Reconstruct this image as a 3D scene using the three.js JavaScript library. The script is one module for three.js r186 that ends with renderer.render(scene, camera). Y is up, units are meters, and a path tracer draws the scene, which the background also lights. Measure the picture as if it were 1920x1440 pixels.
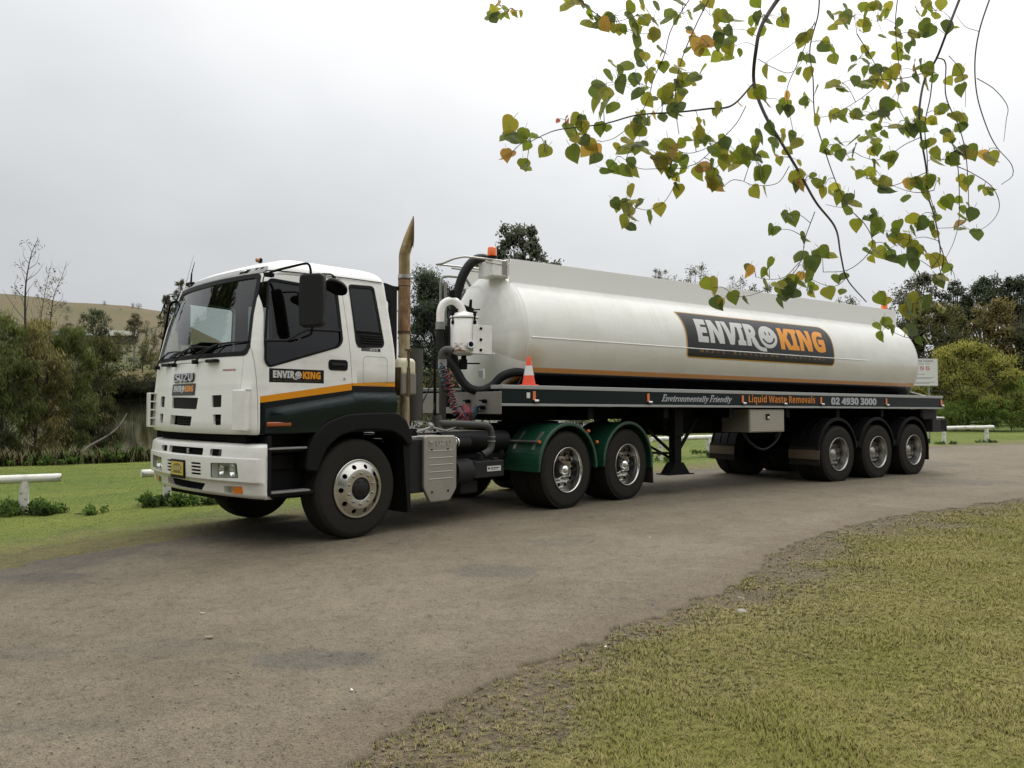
import * as THREE from 'three';
import { mergeGeometries, mergeVertices, toCreasedNormals } from 'three/addons/utils/BufferGeometryUtils.js';
import { RoundedBoxGeometry } from 'three/addons/geometries/RoundedBoxGeometry.js';
import { TextGeometry } from 'three/addons/geometries/TextGeometry.js';
import { FontLoader } from 'three/addons/loaders/FontLoader.js';
import { TessellateModifier } from 'three/addons/modifiers/TessellateModifier.js';
import { ImprovedNoise } from 'three/addons/math/ImprovedNoise.js';
import { Brush, Evaluator, SUBTRACTION, INTERSECTION } from 'three-bvh-csg';

const scene = new THREE.Scene();
const V3 = (x, y, z) => new THREE.Vector3(x, y, z), PI = Math.PI;
const lerp = (a, b, t) => a + (b - a) * t, clamp = (x, a = 0, b = 1) => Math.min(b, Math.max(a, x)), sstep = (a, b, x) => { const t = clamp((x - a) / (b - a)); return t * t * (3 - 2 * t); };
function rngOf(seed) { let s = seed >>> 0; return () => { s = (s + 0x6D2B79F5) | 0; let t = Math.imul(s ^ (s >>> 15), 1 | s); t = (t + Math.imul(t ^ (t >>> 7), 61 | t)) ^ t; return ((t ^ (t >>> 14)) >>> 0) / 4294967296; }; }
const noiser = new ImprovedNoise();
const noise = (x, y, z = 0) => noiser.noise(x + 37.3, y + 11.7, z + 5.1);
const fbm = (x, y, o = 4, z = 0) => { let a = 0, w = 1, t = 0; for (let i = 0; i < o; i++) { a += w * noise(x, y, z + i * 7); t += w; x *= 2.03; y *= 2.03; w *= 0.5; } return a / t; };

// ------------------------------------------------------------------ camera
const FPX = 1449.3, PITCH = 0.030085, EYE = 1.372;       // the photograph is 1920 pixels wide
const camera = new THREE.PerspectiveCamera(2 * Math.atan(720 / FPX) * 180 / PI, 4 / 3, 0.1, 3000);
camera.position.set(0, EYE, 0);
camera.rotation.x = PITCH;
function at(px, py, depth) {                              // the place at that depth seen at a pixel of the photograph
  const X = (px - 960) / FPX, Y = (720 - py) / FPX, up = Y * Math.cos(PITCH) + Math.sin(PITCH), fw = Math.cos(PITCH) - Y * Math.sin(PITCH), t = depth / fw;
  return V3(X * t, EYE + up * t, -depth);
}

// ------------------------------------------------------------------ sky, sun, exposure
const SUN_AZ = 0.42, SUN_EL = 0.80;                       // behind the trailer, to the right
const sunDir = V3(Math.sin(SUN_AZ) * Math.cos(SUN_EL), Math.sin(SUN_EL), -Math.cos(SUN_AZ) * Math.cos(SUN_EL));
{
  const W = 1024, H = 512, d = new Float32Array(W * H * 4);
  for (let j = 0; j < H; j++) for (let i = 0; i < W; i++) {
    const el = ((j + 0.5) / H - 0.5) * PI, az = ((i + 0.5) / W - 0.5) * 2 * PI, c = Math.cos(el);
    const x = c * Math.cos(az), y = Math.sin(el), z = c * Math.sin(az);
    const ca = clamp(x * sunDir.x + y * sunDir.y + z * sunDir.z, -1, 1), ang = Math.acos(ca);
    const yy = Math.max(y, 0.0), k = 1.6 / (yy + 0.35);
    const cl = fbm(x * k * 1.4 + 3, z * k * 1.4, 5) * 0.13 + fbm(x * k * 4.1, z * k * 2.2 + 9, 4) * 0.035;
    let L = 0.545 + 1.95 * Math.pow(yy, 2.5) + 0.58 * Math.exp(-Math.pow(ang / 0.50, 2)) + 0.10 * Math.exp(-Math.pow(ang / 0.95, 2));
    L *= 1 + cl * (1 - 0.25 * sstep(0, 0.2, 0.1 - yy));
    const warm = sstep(0.6, 1.3, L), o = (j * W + i) * 4;
    d[o] = L * lerp(0.965, 1.0, warm); d[o + 1] = L * lerp(0.992, 1.0, warm); d[o + 2] = L * lerp(1.028, 0.995, warm); d[o + 3] = 1;
  }
  const sky = new THREE.DataTexture(d, W, H, THREE.RGBAFormat, THREE.FloatType);
  sky.mapping = THREE.EquirectangularReflectionMapping; sky.magFilter = sky.minFilter = THREE.LinearFilter; sky.needsUpdate = true;
  scene.background = sky; scene.environment = sky;
}
const sun = new THREE.DirectionalLight(new THREE.Color(1, 0.95, 0.88), 1.35);
sun.position.copy(sunDir).multiplyScalar(60); sun.target.position.set(0, 0, -10); sun.position.add(sun.target.position);
sun.castShadow = true; sun.shadow.radius = 34; sun.shadow.mapSize.set(2048, 2048);
Object.assign(sun.shadow.camera, { left: -25, right: 25, top: 25, bottom: -25, near: 1, far: 140 });
scene.add(sun, sun.target);
const EXPOSURE = 1.05;

// ------------------------------------------------------------------ helpers
const used = {};
function numbered(name) { const n = used[name] = (used[name] ?? -1) + 1; return n ? `${name}_${String(n).padStart(3, '0')}` : name; }
function tag(o, label, category, group, kind) { o.userData = {}; if (label) o.userData.label = label; if (category) o.userData.category = category; if (group) o.userData.group = group; if (kind) o.userData.kind = kind; return o; }
function thing(name, label, category, pos = [0, 0, 0], turn = 0, group) { const o = new THREE.Group(); o.name = numbered(name); o.position.set(...pos); o.rotation.y = turn; tag(o, label, category, group); scene.add(o); return o; }
function flat(g) {                                        // plain triangles with position, normal, uv (and colour)
  let h = g.index ? g.toNonIndexed() : g;
  if (!h.attributes.normal) h.computeVertexNormals();
  if (!h.attributes.uv) h.setAttribute('uv', new THREE.BufferAttribute(new Float32Array(h.attributes.position.count * 2), 2));
  for (const k of Object.keys(h.attributes)) if (!['position', 'normal', 'uv', 'color'].includes(k)) h.deleteAttribute(k);
  h.morphAttributes = {}; h.clearGroups(); return h;
}
const join = (gs) => gs.length === 1 ? flat(gs[0]) : mergeGeometries(gs.map(flat));
function part(parent, name, geos, mat, label) {
  const m = new THREE.Mesh(Array.isArray(geos) ? join(geos) : geos, mat); m.name = name; m.castShadow = m.receiveShadow = true;
  if (label) m.userData.label = label;
  parent.add(m); return m;
}
function box(w, h, d, x = 0, y = 0, z = 0, r = 0.008, rx = 0, ry = 0, rz = 0) {
  const g = r > 0 ? new RoundedBoxGeometry(w, h, d, 2, Math.min(r, w / 2.01, h / 2.01, d / 2.01)) : new THREE.BoxGeometry(w, h, d);
  if (rx) g.rotateX(rx); if (ry) g.rotateY(ry); if (rz) g.rotateZ(rz);
  return g.translate(x, y, z);
}
const span = (x0, x1, y0, y1, z0, z1, r = 0.008) => box(Math.abs(x1 - x0), Math.abs(y1 - y0), Math.abs(z1 - z0), (x0 + x1) / 2, (y0 + y1) / 2, (z0 + z1) / 2, r);
function rod(a, b, r, r2 = r, seg = 12) {
  const A = V3(...a), B = V3(...b), L = A.distanceTo(B), g = new THREE.CylinderGeometry(r2, r, L, seg);
  g.applyQuaternion(new THREE.Quaternion().setFromUnitVectors(V3(0, 1, 0), B.clone().sub(A).normalize()));
  return g.translate((A.x + B.x) / 2, (A.y + B.y) / 2, (A.z + B.z) / 2);
}
const curve = (pts, tension = 0.5) => new THREE.CatmullRomCurve3(pts.map((p) => p.isVector3 ? p : V3(...p)), false, 'catmullrom', tension);
const tube = (pts, r, n = 24, seg = 8, tension = 0.5) => new THREE.TubeGeometry(curve(pts, tension), n, r, seg, false);
function taper(pts, r0, r1, n = 16, seg = 6, pow = 1) {   // a tube that narrows along its way
  const c = curve(pts), g = new THREE.TubeGeometry(c, n, 1, seg, false), p = g.attributes.position;
  for (let i = 0; i <= n; i++) { const o = c.getPointAt(i / n), r = lerp(r0, r1, Math.pow(i / n, pow)); for (let j = 0; j <= seg; j++) { const k = i * (seg + 1) + j; p.setXYZ(k, o.x + (p.getX(k) - o.x) * r, o.y + (p.getY(k) - o.y) * r, o.z + (p.getZ(k) - o.z) * r); } }
  return g;
}
const lathe = (prof, seg = 64) => new THREE.LatheGeometry(prof.map(([r, z]) => new THREE.Vector2(r, z)), seg).rotateX(PI / 2);   // axis along z
const upright = (prof, seg = 48) => new THREE.LatheGeometry(prof.map(([r, y]) => new THREE.Vector2(r, y)), seg);
const shapeOf = (pts) => new THREE.Shape(pts.map(([x, y]) => new THREE.Vector2(x, y)));
function rounded(pts, r) {                                // a polygon with rounded corners; r one number or one per corner
  const out = [], n = pts.length;
  for (let i = 0; i < n; i++) {
    const p = new THREE.Vector2(...pts[i]), a = new THREE.Vector2(...pts[(i + n - 1) % n]).sub(p), b = new THREE.Vector2(...pts[(i + 1) % n]).sub(p), rr = Math.min(Array.isArray(r) ? r[i] : r, a.length() * 0.48, b.length() * 0.48);
    const A = p.clone().add(a.setLength(rr)), B = p.clone().add(b.setLength(rr));
    for (let k = 0; k <= 6; k++) { const t = k / 6; out.push([(1 - t) * (1 - t) * A.x + 2 * t * (1 - t) * p.x + t * t * B.x, (1 - t) * (1 - t) * A.y + 2 * t * (1 - t) * p.y + t * t * B.y]); }
  }
  return out;
}
const rect = (x0, x1, y0, y1) => [[x0, y0], [x1, y0], [x1, y1], [x0, y1]];
function ext(pts, depth, z = 0, bevel = 0, holes = []) {  // a profile in x, y given thickness along z
  const s = shapeOf(pts); for (const h of holes) s.holes.push(new THREE.Path(h.map(([x, y]) => new THREE.Vector2(x, y))));
  const g = new THREE.ExtrudeGeometry(s, { depth: depth - 2 * bevel, bevelEnabled: bevel > 0, bevelSize: bevel, bevelThickness: bevel, bevelOffset: -bevel, bevelSegments: 2, curveSegments: 8 });
  return g.translate(0, 0, z + bevel);
}
function drape(pts, fn, edge = 0.1, holes = []) {         // a flat outline laid onto a curved surface: fn(a, b) gives the place
  const s = shapeOf(pts); for (const h of holes) s.holes.push(new THREE.Path(h.map(([x, y]) => new THREE.Vector2(x, y))));
  let g = new THREE.ShapeGeometry(s).toNonIndexed(); g.deleteAttribute('normal');
  g = new TessellateModifier(edge, 8).modify(g);
  const p = g.attributes.position;
  let x0 = 1e9, x1 = -1e9, y0 = 1e9, y1 = -1e9; for (const [x, y] of pts) { x0 = Math.min(x0, x); x1 = Math.max(x1, x); y0 = Math.min(y0, y); y1 = Math.max(y1, y); }
  const uv = new Float32Array(p.count * 2);
  for (let i = 0; i < p.count; i++) { const a = p.getX(i), b = p.getY(i), q = fn(a, b); uv[2 * i] = (a - x0) / (x1 - x0); uv[2 * i + 1] = (b - y0) / (y1 - y0); p.setXYZ(i, q[0], q[1], q[2]); }
  g.setAttribute('uv', new THREE.BufferAttribute(uv, 2)); g.deleteAttribute('normal');
  const h = mergeVertices(g, 1e-5); h.computeVertexNormals(); return h;
}
const csg = new Evaluator(); csg.useGroups = false; csg.attributes = ['position', 'normal', 'uv'];
const brush = (g) => { const b = new Brush(flat(g)); b.updateMatrixWorld(); return b; };
const cut = (a, b, op = SUBTRACTION) => { const r = csg.evaluate(brush(a), brush(b), op).geometry; for (const k of Object.keys(r.attributes)) if (r.attributes[k].count && !['position', 'normal', 'uv'].includes(k)) r.deleteAttribute(k); return flat(r); };
const mirrorZ = (g) => { const h = flat(g.clone()), p = h.attributes.position, n = h.attributes.normal, u = h.attributes.uv; for (let i = 0; i < p.count; i++) { p.setZ(i, -p.getZ(i)); n.setZ(i, -n.getZ(i)); } for (const a of [p, n, u]) for (let i = 0; i < a.count; i += 3) for (let c = 0; c < a.itemSize; c++) { const t = a.getComponent(i + 1, c); a.setComponent(i + 1, c, a.getComponent(i + 2, c)); a.setComponent(i + 2, c, t); } return h; };
function canvasTex(w, h, draw, srgb = true) { const c = document.createElement('canvas'); c.width = w; c.height = h; draw(c.getContext('2d'), w, h); const t = new THREE.CanvasTexture(c); if (srgb) t.colorSpace = THREE.SRGBColorSpace; t.anisotropy = 8; return t; }
function dataTex(n, fn, srgb = false) {                   // a tile of n x n from fn(x, y) -> [r, g, b] in 0..1
  const d = new Uint8Array(n * n * 4);
  for (let j = 0; j < n; j++) for (let i = 0; i < n; i++) { const c = fn(i, j), o = (j * n + i) * 4; d[o] = clamp(c[0]) * 255; d[o + 1] = clamp(c[1]) * 255; d[o + 2] = clamp(c[2]) * 255; d[o + 3] = 255; }
  const t = new THREE.DataTexture(d, n, n, THREE.RGBAFormat); t.wrapS = t.wrapT = THREE.RepeatWrapping; t.magFilter = THREE.LinearFilter; t.minFilter = THREE.LinearMipmapLinearFilter; t.generateMipmaps = true; if (srgb) t.colorSpace = THREE.SRGBColorSpace; t.needsUpdate = true; return t;
}
function tileNoise(n, seed, cells) {                      // value noise that repeats after n pixels
  const r = rngOf(seed), layers = cells.map(([c, w]) => { const g = new Float32Array(c * c); for (let i = 0; i < c * c; i++) g[i] = r() * 2 - 1; return [c, w, g]; });
  const out = new Float32Array(n * n);
  for (const [c, w, g] of layers) for (let j = 0; j < n; j++) for (let i = 0; i < n; i++) {
    const x = i / n * c, y = j / n * c, x0 = x | 0, y0 = y | 0, fx = x - x0, fy = y - y0, sx = fx * fx * (3 - 2 * fx), sy = fy * fy * (3 - 2 * fy), x1 = (x0 + 1) % c, y1 = (y0 + 1) % c;
    out[j * n + i] += w * lerp(lerp(g[y0 * c + x0], g[y0 * c + x1], sx), lerp(g[y1 * c + x0], g[y1 * c + x1], sx), sy);
  }
  return out;
}
const rgb = (r, g, b) => new THREE.Color().setRGB(r, g, b);
const mat = (c, roughness = 0.6, metalness = 0, more = {}) => new THREE.MeshStandardMaterial({ color: Array.isArray(c) ? rgb(...c) : c, roughness, metalness, ...more });
const phys = (c, roughness, metalness, more) => new THREE.MeshPhysicalMaterial({ color: Array.isArray(c) ? rgb(...c) : c, roughness, metalness, ...more });

// wear: a soft noise used on most hard surfaces
const grime = tileNoise(512, 5, [[4, 0.5], [9, 0.4], [23, 0.3], [61, 0.25], [170, 0.2]]);
const grimeMap = dataTex(512, (i, j) => { const v = 0.90 + 0.10 * clamp(0.5 + grime[j * 512 + i] * 0.9); return [v, v * 0.995, v * 0.98]; });
const roughMap = dataTex(512, (i, j) => { const v = clamp(0.72 + grime[j * 512 + i] * 0.35); return [v, v, v]; });
const M = {
  white: phys([0.88, 0.875, 0.84], 0.34, 0, { clearcoat: 0.5, clearcoatRoughness: 0.18, map: grimeMap }),
  whiteClean: phys([0.84, 0.84, 0.81], 0.34, 0, { clearcoat: 0.4, clearcoatRoughness: 0.2 }),
  whitePlain: mat([0.74, 0.74, 0.70], 0.5, 0, { map: grimeMap }),
  greyPaint: mat([0.34, 0.345, 0.35], 0.55, 0, { map: grimeMap }),
  green: phys([0.006, 0.050, 0.026], 0.42, 0, { clearcoat: 0.25, clearcoatRoughness: 0.35, map: grimeMap }),
  darkGreen: phys([0.004, 0.012, 0.012], 0.4, 0, { specularIntensity: 0.45 }),
  plastic: phys([0.0075, 0.0078, 0.008], 0.55, 0, { map: grimeMap, specularIntensity: 0.35 }),
  plasticGrey: phys([0.020, 0.020, 0.0205], 0.6, 0, { map: grimeMap, specularIntensity: 0.45 }),
  chassis: phys([0.0055, 0.0055, 0.0055], 0.7, 0, { map: grimeMap, specularIntensity: 0.3 }),
  black: phys([0.0025, 0.0025, 0.003], 0.8, 0, { specularIntensity: 0.2 }),
  rubber: phys([0.027, 0.025, 0.0215], 0.85, 0, { map: grimeMap, specularIntensity: 0.3 }),
  seal: phys([0.0045, 0.0045, 0.005], 0.5, 0, { specularIntensity: 0.4 }),
  alloy: mat([0.60, 0.59, 0.56], 0.3, 1, { roughnessMap: roughMap, map: grimeMap }),
  alloyDull: mat([0.42, 0.41, 0.39], 0.5, 1, { roughnessMap: roughMap, map: grimeMap }),
  chrome: mat([0.82, 0.82, 0.82], 0.07, 1),
  steel: mat([0.46, 0.45, 0.43], 0.42, 1, { map: grimeMap }),
  galv: mat([0.30, 0.30, 0.29], 0.55, 0.6, { map: grimeMap }),
  rail: mat([0.40, 0.41, 0.40], 0.5, 0.35, { map: grimeMap }),
  orange: mat([0.80, 0.17, 0.01], 0.25),
  amber: phys([0.72, 0.15, 0.01], 0.12, 0, { clearcoat: 0.8 }),
  amberDark: phys([0.34, 0.075, 0.012], 0.15, 0, { clearcoat: 0.6, map: grimeMap }),
  red: phys([0.45, 0.02, 0.01], 0.15, 0, { clearcoat: 0.8 }),
  hose: phys([0.010, 0.010, 0.0105], 0.55, 0, { map: grimeMap, specularIntensity: 0.5 }),
  hoseGrey: mat([0.055, 0.055, 0.05], 0.7, 0, { map: grimeMap }),
  glass: phys([0.66, 0.72, 0.69], 0.0, 0, { transmission: 1, thickness: 0, ior: 1.55 }),
  darkGlass: phys([0.22, 0.25, 0.24], 0.0, 0, { transmission: 1, thickness: 0, ior: 1.5 }),
  lens: phys([0.92, 0.94, 0.93], 0.02, 0, { transmission: 1, thickness: 0, ior: 1.5 }),
};

// ------------------------------------------------------------------ the setting: ground, road, water, far bank
// plan coordinates: x to the right, d away from the camera (d = -z)
const NEAR_EDGE = [[-2.4, -6], [-1.5, -1], [-1.05, 1.8], [-0.65, 2.98], [-0.25, 3.62], [0.11, 4.18], [0.63, 4.82], [1.22, 5.4], [2.06, 6.54], [2.40, 7.25], [2.68, 7.66], [3.97, 9.03], [5.04, 9.92], [7.69, 11.65], [12, 14.4], [20, 18.6], [40, 27.5], [90, 46]];
const FAR_EDGE = [[-11, -6], [-7.4, 1.5], [-5.4, 4.6], [-4.3, 6.54], [-3.84, 7.38], [-3.14, 8.46], [-0.5, 12], [3.28, 16.44], [4.5, 17.2], [8.5, 20.9], [14.76, 26.8], [18.72, 28.6], [30, 35], [90, 64]];
const dense = (pts, step) => { const c = new THREE.CatmullRomCurve3(pts.map(([x, d]) => V3(x, 0, d)), false, 'catmullrom', 0.3), n = Math.ceil(c.getLength() / step); return c.getSpacedPoints(n).map((p) => [p.x, p.z]); };
const jag = (pts, amp, seed) => pts.map(([x, d], i) => { const w = amp * (0.6 * noise(x * 1.7 + seed, d * 1.7) + 0.5 * noise(x * 5.1, d * 5.1 + seed) + 0.35 * noise(x * 15, d * 15, seed)), a = pts[Math.max(0, i - 1)], b = pts[Math.min(pts.length - 1, i + 1)], l = Math.hypot(b[0] - a[0], b[1] - a[1]) || 1; return [x - (b[1] - a[1]) / l * w, d + (b[0] - a[0]) / l * w]; });
const nearLine = jag(dense(NEAR_EDGE, 0.07), 0.17, 3), farLine = jag(dense(FAR_EDGE, 0.12), 0.16, 8);
function sideOf(line, x, d) {                             // signed distance: positive to the left of the line's way
  let best = 1e9, sgn = 1;
  for (let i = 0; i < line.length - 1; i++) {
    const [ax, ay] = line[i], [bx, by] = line[i + 1], ex = bx - ax, ey = by - ay, l2 = ex * ex + ey * ey, t = clamp(((x - ax) * ex + (d - ay) * ey) / l2), qx = ax + ex * t - x, qy = ay + ey * t - d, q = qx * qx + qy * qy;
    if (q < best) { best = q; sgn = ex * (d - ay) - ey * (x - ax) >= 0 ? 1 : -1; }
  }
  return sgn * Math.sqrt(best);
}
const nearCoarse = dense(NEAR_EDGE, 0.5), farCoarse = dense(FAR_EDGE, 0.6);
const offRoad = (x, d) => Math.max(-sideOf(nearCoarse, x, d), sideOf(farCoarse, x, d));    // above 0 off the road
const acrossN = (x, d) => -x * 0.572 + d * 0.820;         // metres across the road towards the river
const waterY = (x, d) => -1.05 + 0.036 * d;
function groundY(x, d) {
  const n = acrossN(x, d), left = sstep(9, 3, x);
  let y = 0.02 * fbm(x * 0.6, d * 0.6, 3) * sstep(0.2, 1.2, offRoad(x, d));
  const drop = sstep(21.4, 25.5, n + 0.8 * noise(x * 0.5, d * 0.5)) * left;
  y += Math.max(0, 1 - left) * sstep(60, 96, d) * (EYE + d * 0.0125);
  return lerp(y, waterY(x, d) - 0.35, drop);
}
function axisSteps(a, b, near0, near1, fine, grow) { const s = []; let x = near0; while (x <= near1) { s.push(x); x += fine; } let st = fine; while (x < b) { s.push(x); st *= grow; x += st; } s.push(b); st = fine; x = near0 - fine; const l = []; while (x > a) { l.push(x); st *= grow; x -= st; } l.push(a); return l.reverse().concat(s); }
function grid(xs, ds, yOf, colorOf, uvScale) {
  const nx = xs.length, nd = ds.length, p = new Float32Array(nx * nd * 3), c = new Float32Array(nx * nd * 3), uv = new Float32Array(nx * nd * 2), idx = [];
  for (let j = 0; j < nd; j++) for (let i = 0; i < nx; i++) { const k = j * nx + i, x = xs[i], d = ds[j]; p.set([x, yOf(x, d), -d], 3 * k); c.set(colorOf(x, d), 3 * k); uv.set([x / uvScale, d / uvScale], 2 * k); if (i && j) idx.push(k - nx - 1, k - nx, k, k - nx - 1, k, k - 1); }
  const g = new THREE.BufferGeometry(); g.setAttribute('position', new THREE.BufferAttribute(p, 3)); g.setAttribute('color', new THREE.BufferAttribute(c, 3)); g.setAttribute('uv', new THREE.BufferAttribute(uv, 2)); g.setIndex(idx); g.computeVertexNormals(); return g;
}
const mix3 = (a, b, t) => [lerp(a[0], b[0], t), lerp(a[1], b[1], t), lerp(a[2], b[2], t)];
const LUSH = [0.110, 0.165, 0.010], LUSH2 = [0.170, 0.205, 0.022], DRY = [0.205, 0.165, 0.064], OLIVE = [0.150, 0.132, 0.034], DIRT = [0.175, 0.135, 0.085], MUD = [0.030, 0.028, 0.015];
function lawnColor(x, d) {
  const n = acrossN(x, d), o = offRoad(x, d), river = sideOf(farCoarse, x, d) > -1.5;
  const a = fbm(x * 0.55, d * 0.55, 4), b = fbm(x * 2.3, d * 2.3, 3, 4), f = fbm(x * 7, d * 7, 2, 9);
  let c;
  if (river) {
    const mow = noise(n * 1.1 + a, (x * 0.82 + d * 0.572) * 0.05, 8);
    c = mix3(LUSH, LUSH2, clamp(0.5 + a * 1.1 + b * 0.4 + mow * 1.1));
    const worn = sstep(1.9, 0.3, o + 0.9 * b + 0.6 * f);
    c = mix3(c, mix3(DRY, DIRT, clamp(0.35 + f)), 0.85 * worn);
    c = mix3(c, MUD, sstep(21.2, 22.6, n + 1.2 * a) * sstep(9, 3, x));
  } else {
    c = mix3(OLIVE, DRY, clamp(0.42 + a * 1.5 + f * 0.5));
    c = mix3(c, LUSH, clamp(-0.15 + b * 1.1 - a * 0.8) * 0.8);
    const bare = clamp(sstep(1.25, 0.12, o + 0.95 * a + 0.7 * b) * 0.95 + sstep(0.25, 0.6, f + b * 0.6 - 0.1) * 0.30);
    c = mix3(c, mix3(DIRT, [0.125, 0.094, 0.060], clamp(0.5 + f)), bare);
  }
  return c;
}
const turfTile = tileNoise(1024, 21, [[16, 0.25], [40, 0.3], [110, 0.35], [260, 0.45], [512, 0.45]]);
const turfMap = dataTex(1024, (i, j) => { const v = turfTile[j * 1024 + i], q = 0.80 + v * 0.42; return [q * (1 + v * 0.05), q, q * (0.95 - v * 0.06)]; });
const turfBump = dataTex(1024, (i, j) => { const v = 0.5 + turfTile[j * 1024 + i] * 0.5; return [v, v, v]; });
{
  const g = grid(axisSteps(-160, 260, -6, 9, 0.16, 1.12), axisSteps(-60, 96, 1.6, 13, 0.16, 1.10), groundY, lawnColor, 2.3);
  const m = new THREE.Mesh(g, mat([1, 1, 1], 0.95, 0, { vertexColors: true, map: turfMap, bumpMap: turfBump, bumpScale: 0.025 }));
  m.name = 'ground'; m.userData.kind = 'structure'; scene.add(m);
}

// the road: old sealed gravel, a centimetre or two thick, with broken edges and darker mended patches
const gravel = tileNoise(2048, 31, [[30, 0.14], [64, 0.14], [140, 0.20], [300, 0.26], [700, 0.40], [1024, 0.50]]);
const gravelMap = dataTex(2048, (i, j) => { const v = gravel[j * 2048 + i]; let q = 0.74 + v * 0.36; if (v < -0.66) q *= 0.5; if (v > 0.72) q = Math.min(1, q * 1.25); return [q, q * 0.985, q * 0.955]; });
const gravelBump = dataTex(2048, (i, j) => { const v = clamp(0.5 + gravel[j * 2048 + i] * 0.45); return [v, v, v]; });
const PATCHES = [[...mapPatch(592, 1243), 0.36, 0.17, 1], [...mapPatch(925, 1074), 0.36, 0.26, 0.8], [...mapPatch(88, 1085), 0.34, 0.16, 0.9], [...mapPatch(330, 1215), 0.5, 0.14, 0.4], [...mapPatch(60, 1230), 0.3, 0.12, 0.5], [...mapPatch(1720, 870), 1.2, 1.0, 0.5], [...mapPatch(1800, 905), 0.9, 0.6, 0.5], [...mapPatch(1040, 1020), 0.35, 0.25, 0.4], [...mapPatch(120, 1370), 0.35, 0.10, 0.5]];
function mapPatch(px, py) { const p = at(px, py, 1).sub(V3(0, EYE, 0)), t = -EYE / p.y; return [p.x * t, -p.z * t]; }
function roadColor(x, d) {
  const a = fbm(x * 0.5 + 4, d * 0.5, 4), b = fbm(x * 2.1, d * 2.1, 3, 2), along = noise(acrossN(x, d) * 1.6, (x * 0.82 + d * 0.572) * 0.12);
  let c = mix3([0.168, 0.138, 0.094], [0.218, 0.183, 0.128], clamp(0.5 + a * 1.2 + b * 0.9 + along * 0.5));
  for (const [px, pd, rx, rd, w] of PATCHES) { const q = Math.hypot((x - px) / rx, (d - pd) / rd) + 0.35 * b + 0.2 * noise(x * 9, d * 9); c = mix3(c, [0.108, 0.101, 0.084], sstep(1.12, 0.85, q) * w * 0.8); }
  const ux = x * 0.82 + d * 0.572, un = acrossN(x, d), spot = fbm(ux * 3.2, un * 8.5, 3, 12); c = mix3(c, [0.085, 0.072, 0.058], sstep(0.26, 0.50, spot) * 0.7); const pale = fbm(ux * 2.0, un * 5.0, 3, 31); c = mix3(c, [0.25, 0.21, 0.145], sstep(0.2, 0.5, pale) * 0.5);
  const e = -offRoad(x, d); c = mix3(c, [0.165, 0.130, 0.085], sstep(0.5, 0.0, e + b * 0.3) * 0.8);
  const far = -sideOf(farCoarse, x, d); c = mix3(c, [0.105, 0.095, 0.08], sstep(0.8, 0.1, far + b * 0.7) * 0.6);
  return c;
}
{
  // a sheet between the two broken edges, cut across its way into strips
  const N = 900, M2 = 110, p = [], c = [], uv = [], idx = [];
  const nearC = new THREE.CatmullRomCurve3(nearLine.map(([x, d]) => V3(x, 0, d)), false, 'catmullrom', 0.5), farC = new THREE.CatmullRomCurve3(farLine.map(([x, d]) => V3(x, 0, d)), false, 'catmullrom', 0.5);
  nearC.arcLengthDivisions = 4000; farC.arcLengthDivisions = 4000;
  // finer along the near part of the road
  const tOf = (s) => { const L = nearC.getLength(); return clamp(s / L); };
  const S = []; { let s = 0, L = nearC.getLength(); while (s < L) { S.push(s); s += 0.05 + Math.max(0, s - 22) * 0.02; } S.push(L); }
  const pick = (curve, d0, u) => curve.getPointAt(clamp(u));
  // matching points on the far edge by the same share of way, warped so that strips run straight across
  const farS = (s) => { const a = nearC.getPointAt(tOf(s)); let lo = 0, hi = 1; for (let k = 0; k < 22; k++) { const m = (lo + hi) / 2, q = farC.getPointAt(m); ((q.x - a.x) * 0.70 + (q.z - a.z) * 0.714 < 0) ? lo = m : hi = m; } return (lo + hi) / 2; };
  S.forEach((s, j) => {
    const a = nearC.getPointAt(tOf(s)), b = farC.getPointAt(farS(s));
    for (let i = 0; i <= M2 + 2; i++) {
      const edge = i === 0 || i === M2 + 2, t = clamp((i - 1) / M2), x = lerp(a.x, b.x, t), d = lerp(a.z, b.z, t);
      const h = edge ? -0.012 : 0.016 + 0.007 * fbm(x * 0.8, d * 0.8, 2) + (i === 1 ? 0.006 * noise(x * 9, d * 9) : 0);
      p.push(edge ? (i ? x - 0.01 : x + 0.012) : x, h, -(edge ? (i ? d + 0.012 : d - 0.012) : d)); c.push(...(edge ? [0.09, 0.075, 0.055] : roadColor(x, d))); uv.push(x / 4.1, d / 4.1);
      const k = j * (M2 + 3) + i; if (j && i) idx.push(k - M2 - 4, k, k - M2 - 3, k - M2 - 4, k - 1, k);
    }
  });
  const g = new THREE.BufferGeometry(); g.setAttribute('position', new THREE.Float32BufferAttribute(p, 3)); g.setAttribute('color', new THREE.Float32BufferAttribute(c, 3)); g.setAttribute('uv', new THREE.Float32BufferAttribute(uv, 2)); g.setIndex(idx); g.computeVertexNormals();
  if (g.attributes.normal.getY(2 * (M2 + 3) + 20) < 0) { const ix = g.index.array; for (let i = 0; i < ix.length; i += 3) { const t = ix[i]; ix[i] = ix[i + 1]; ix[i + 1] = t; } g.computeVertexNormals(); }
  const m = new THREE.Mesh(g, mat([1, 1, 1], 0.9, 0, { vertexColors: true, map: gravelMap, bumpMap: gravelBump, bumpScale: 0.012 })); m.name = 'road'; m.userData.kind = 'structure'; scene.add(m);
}

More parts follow.
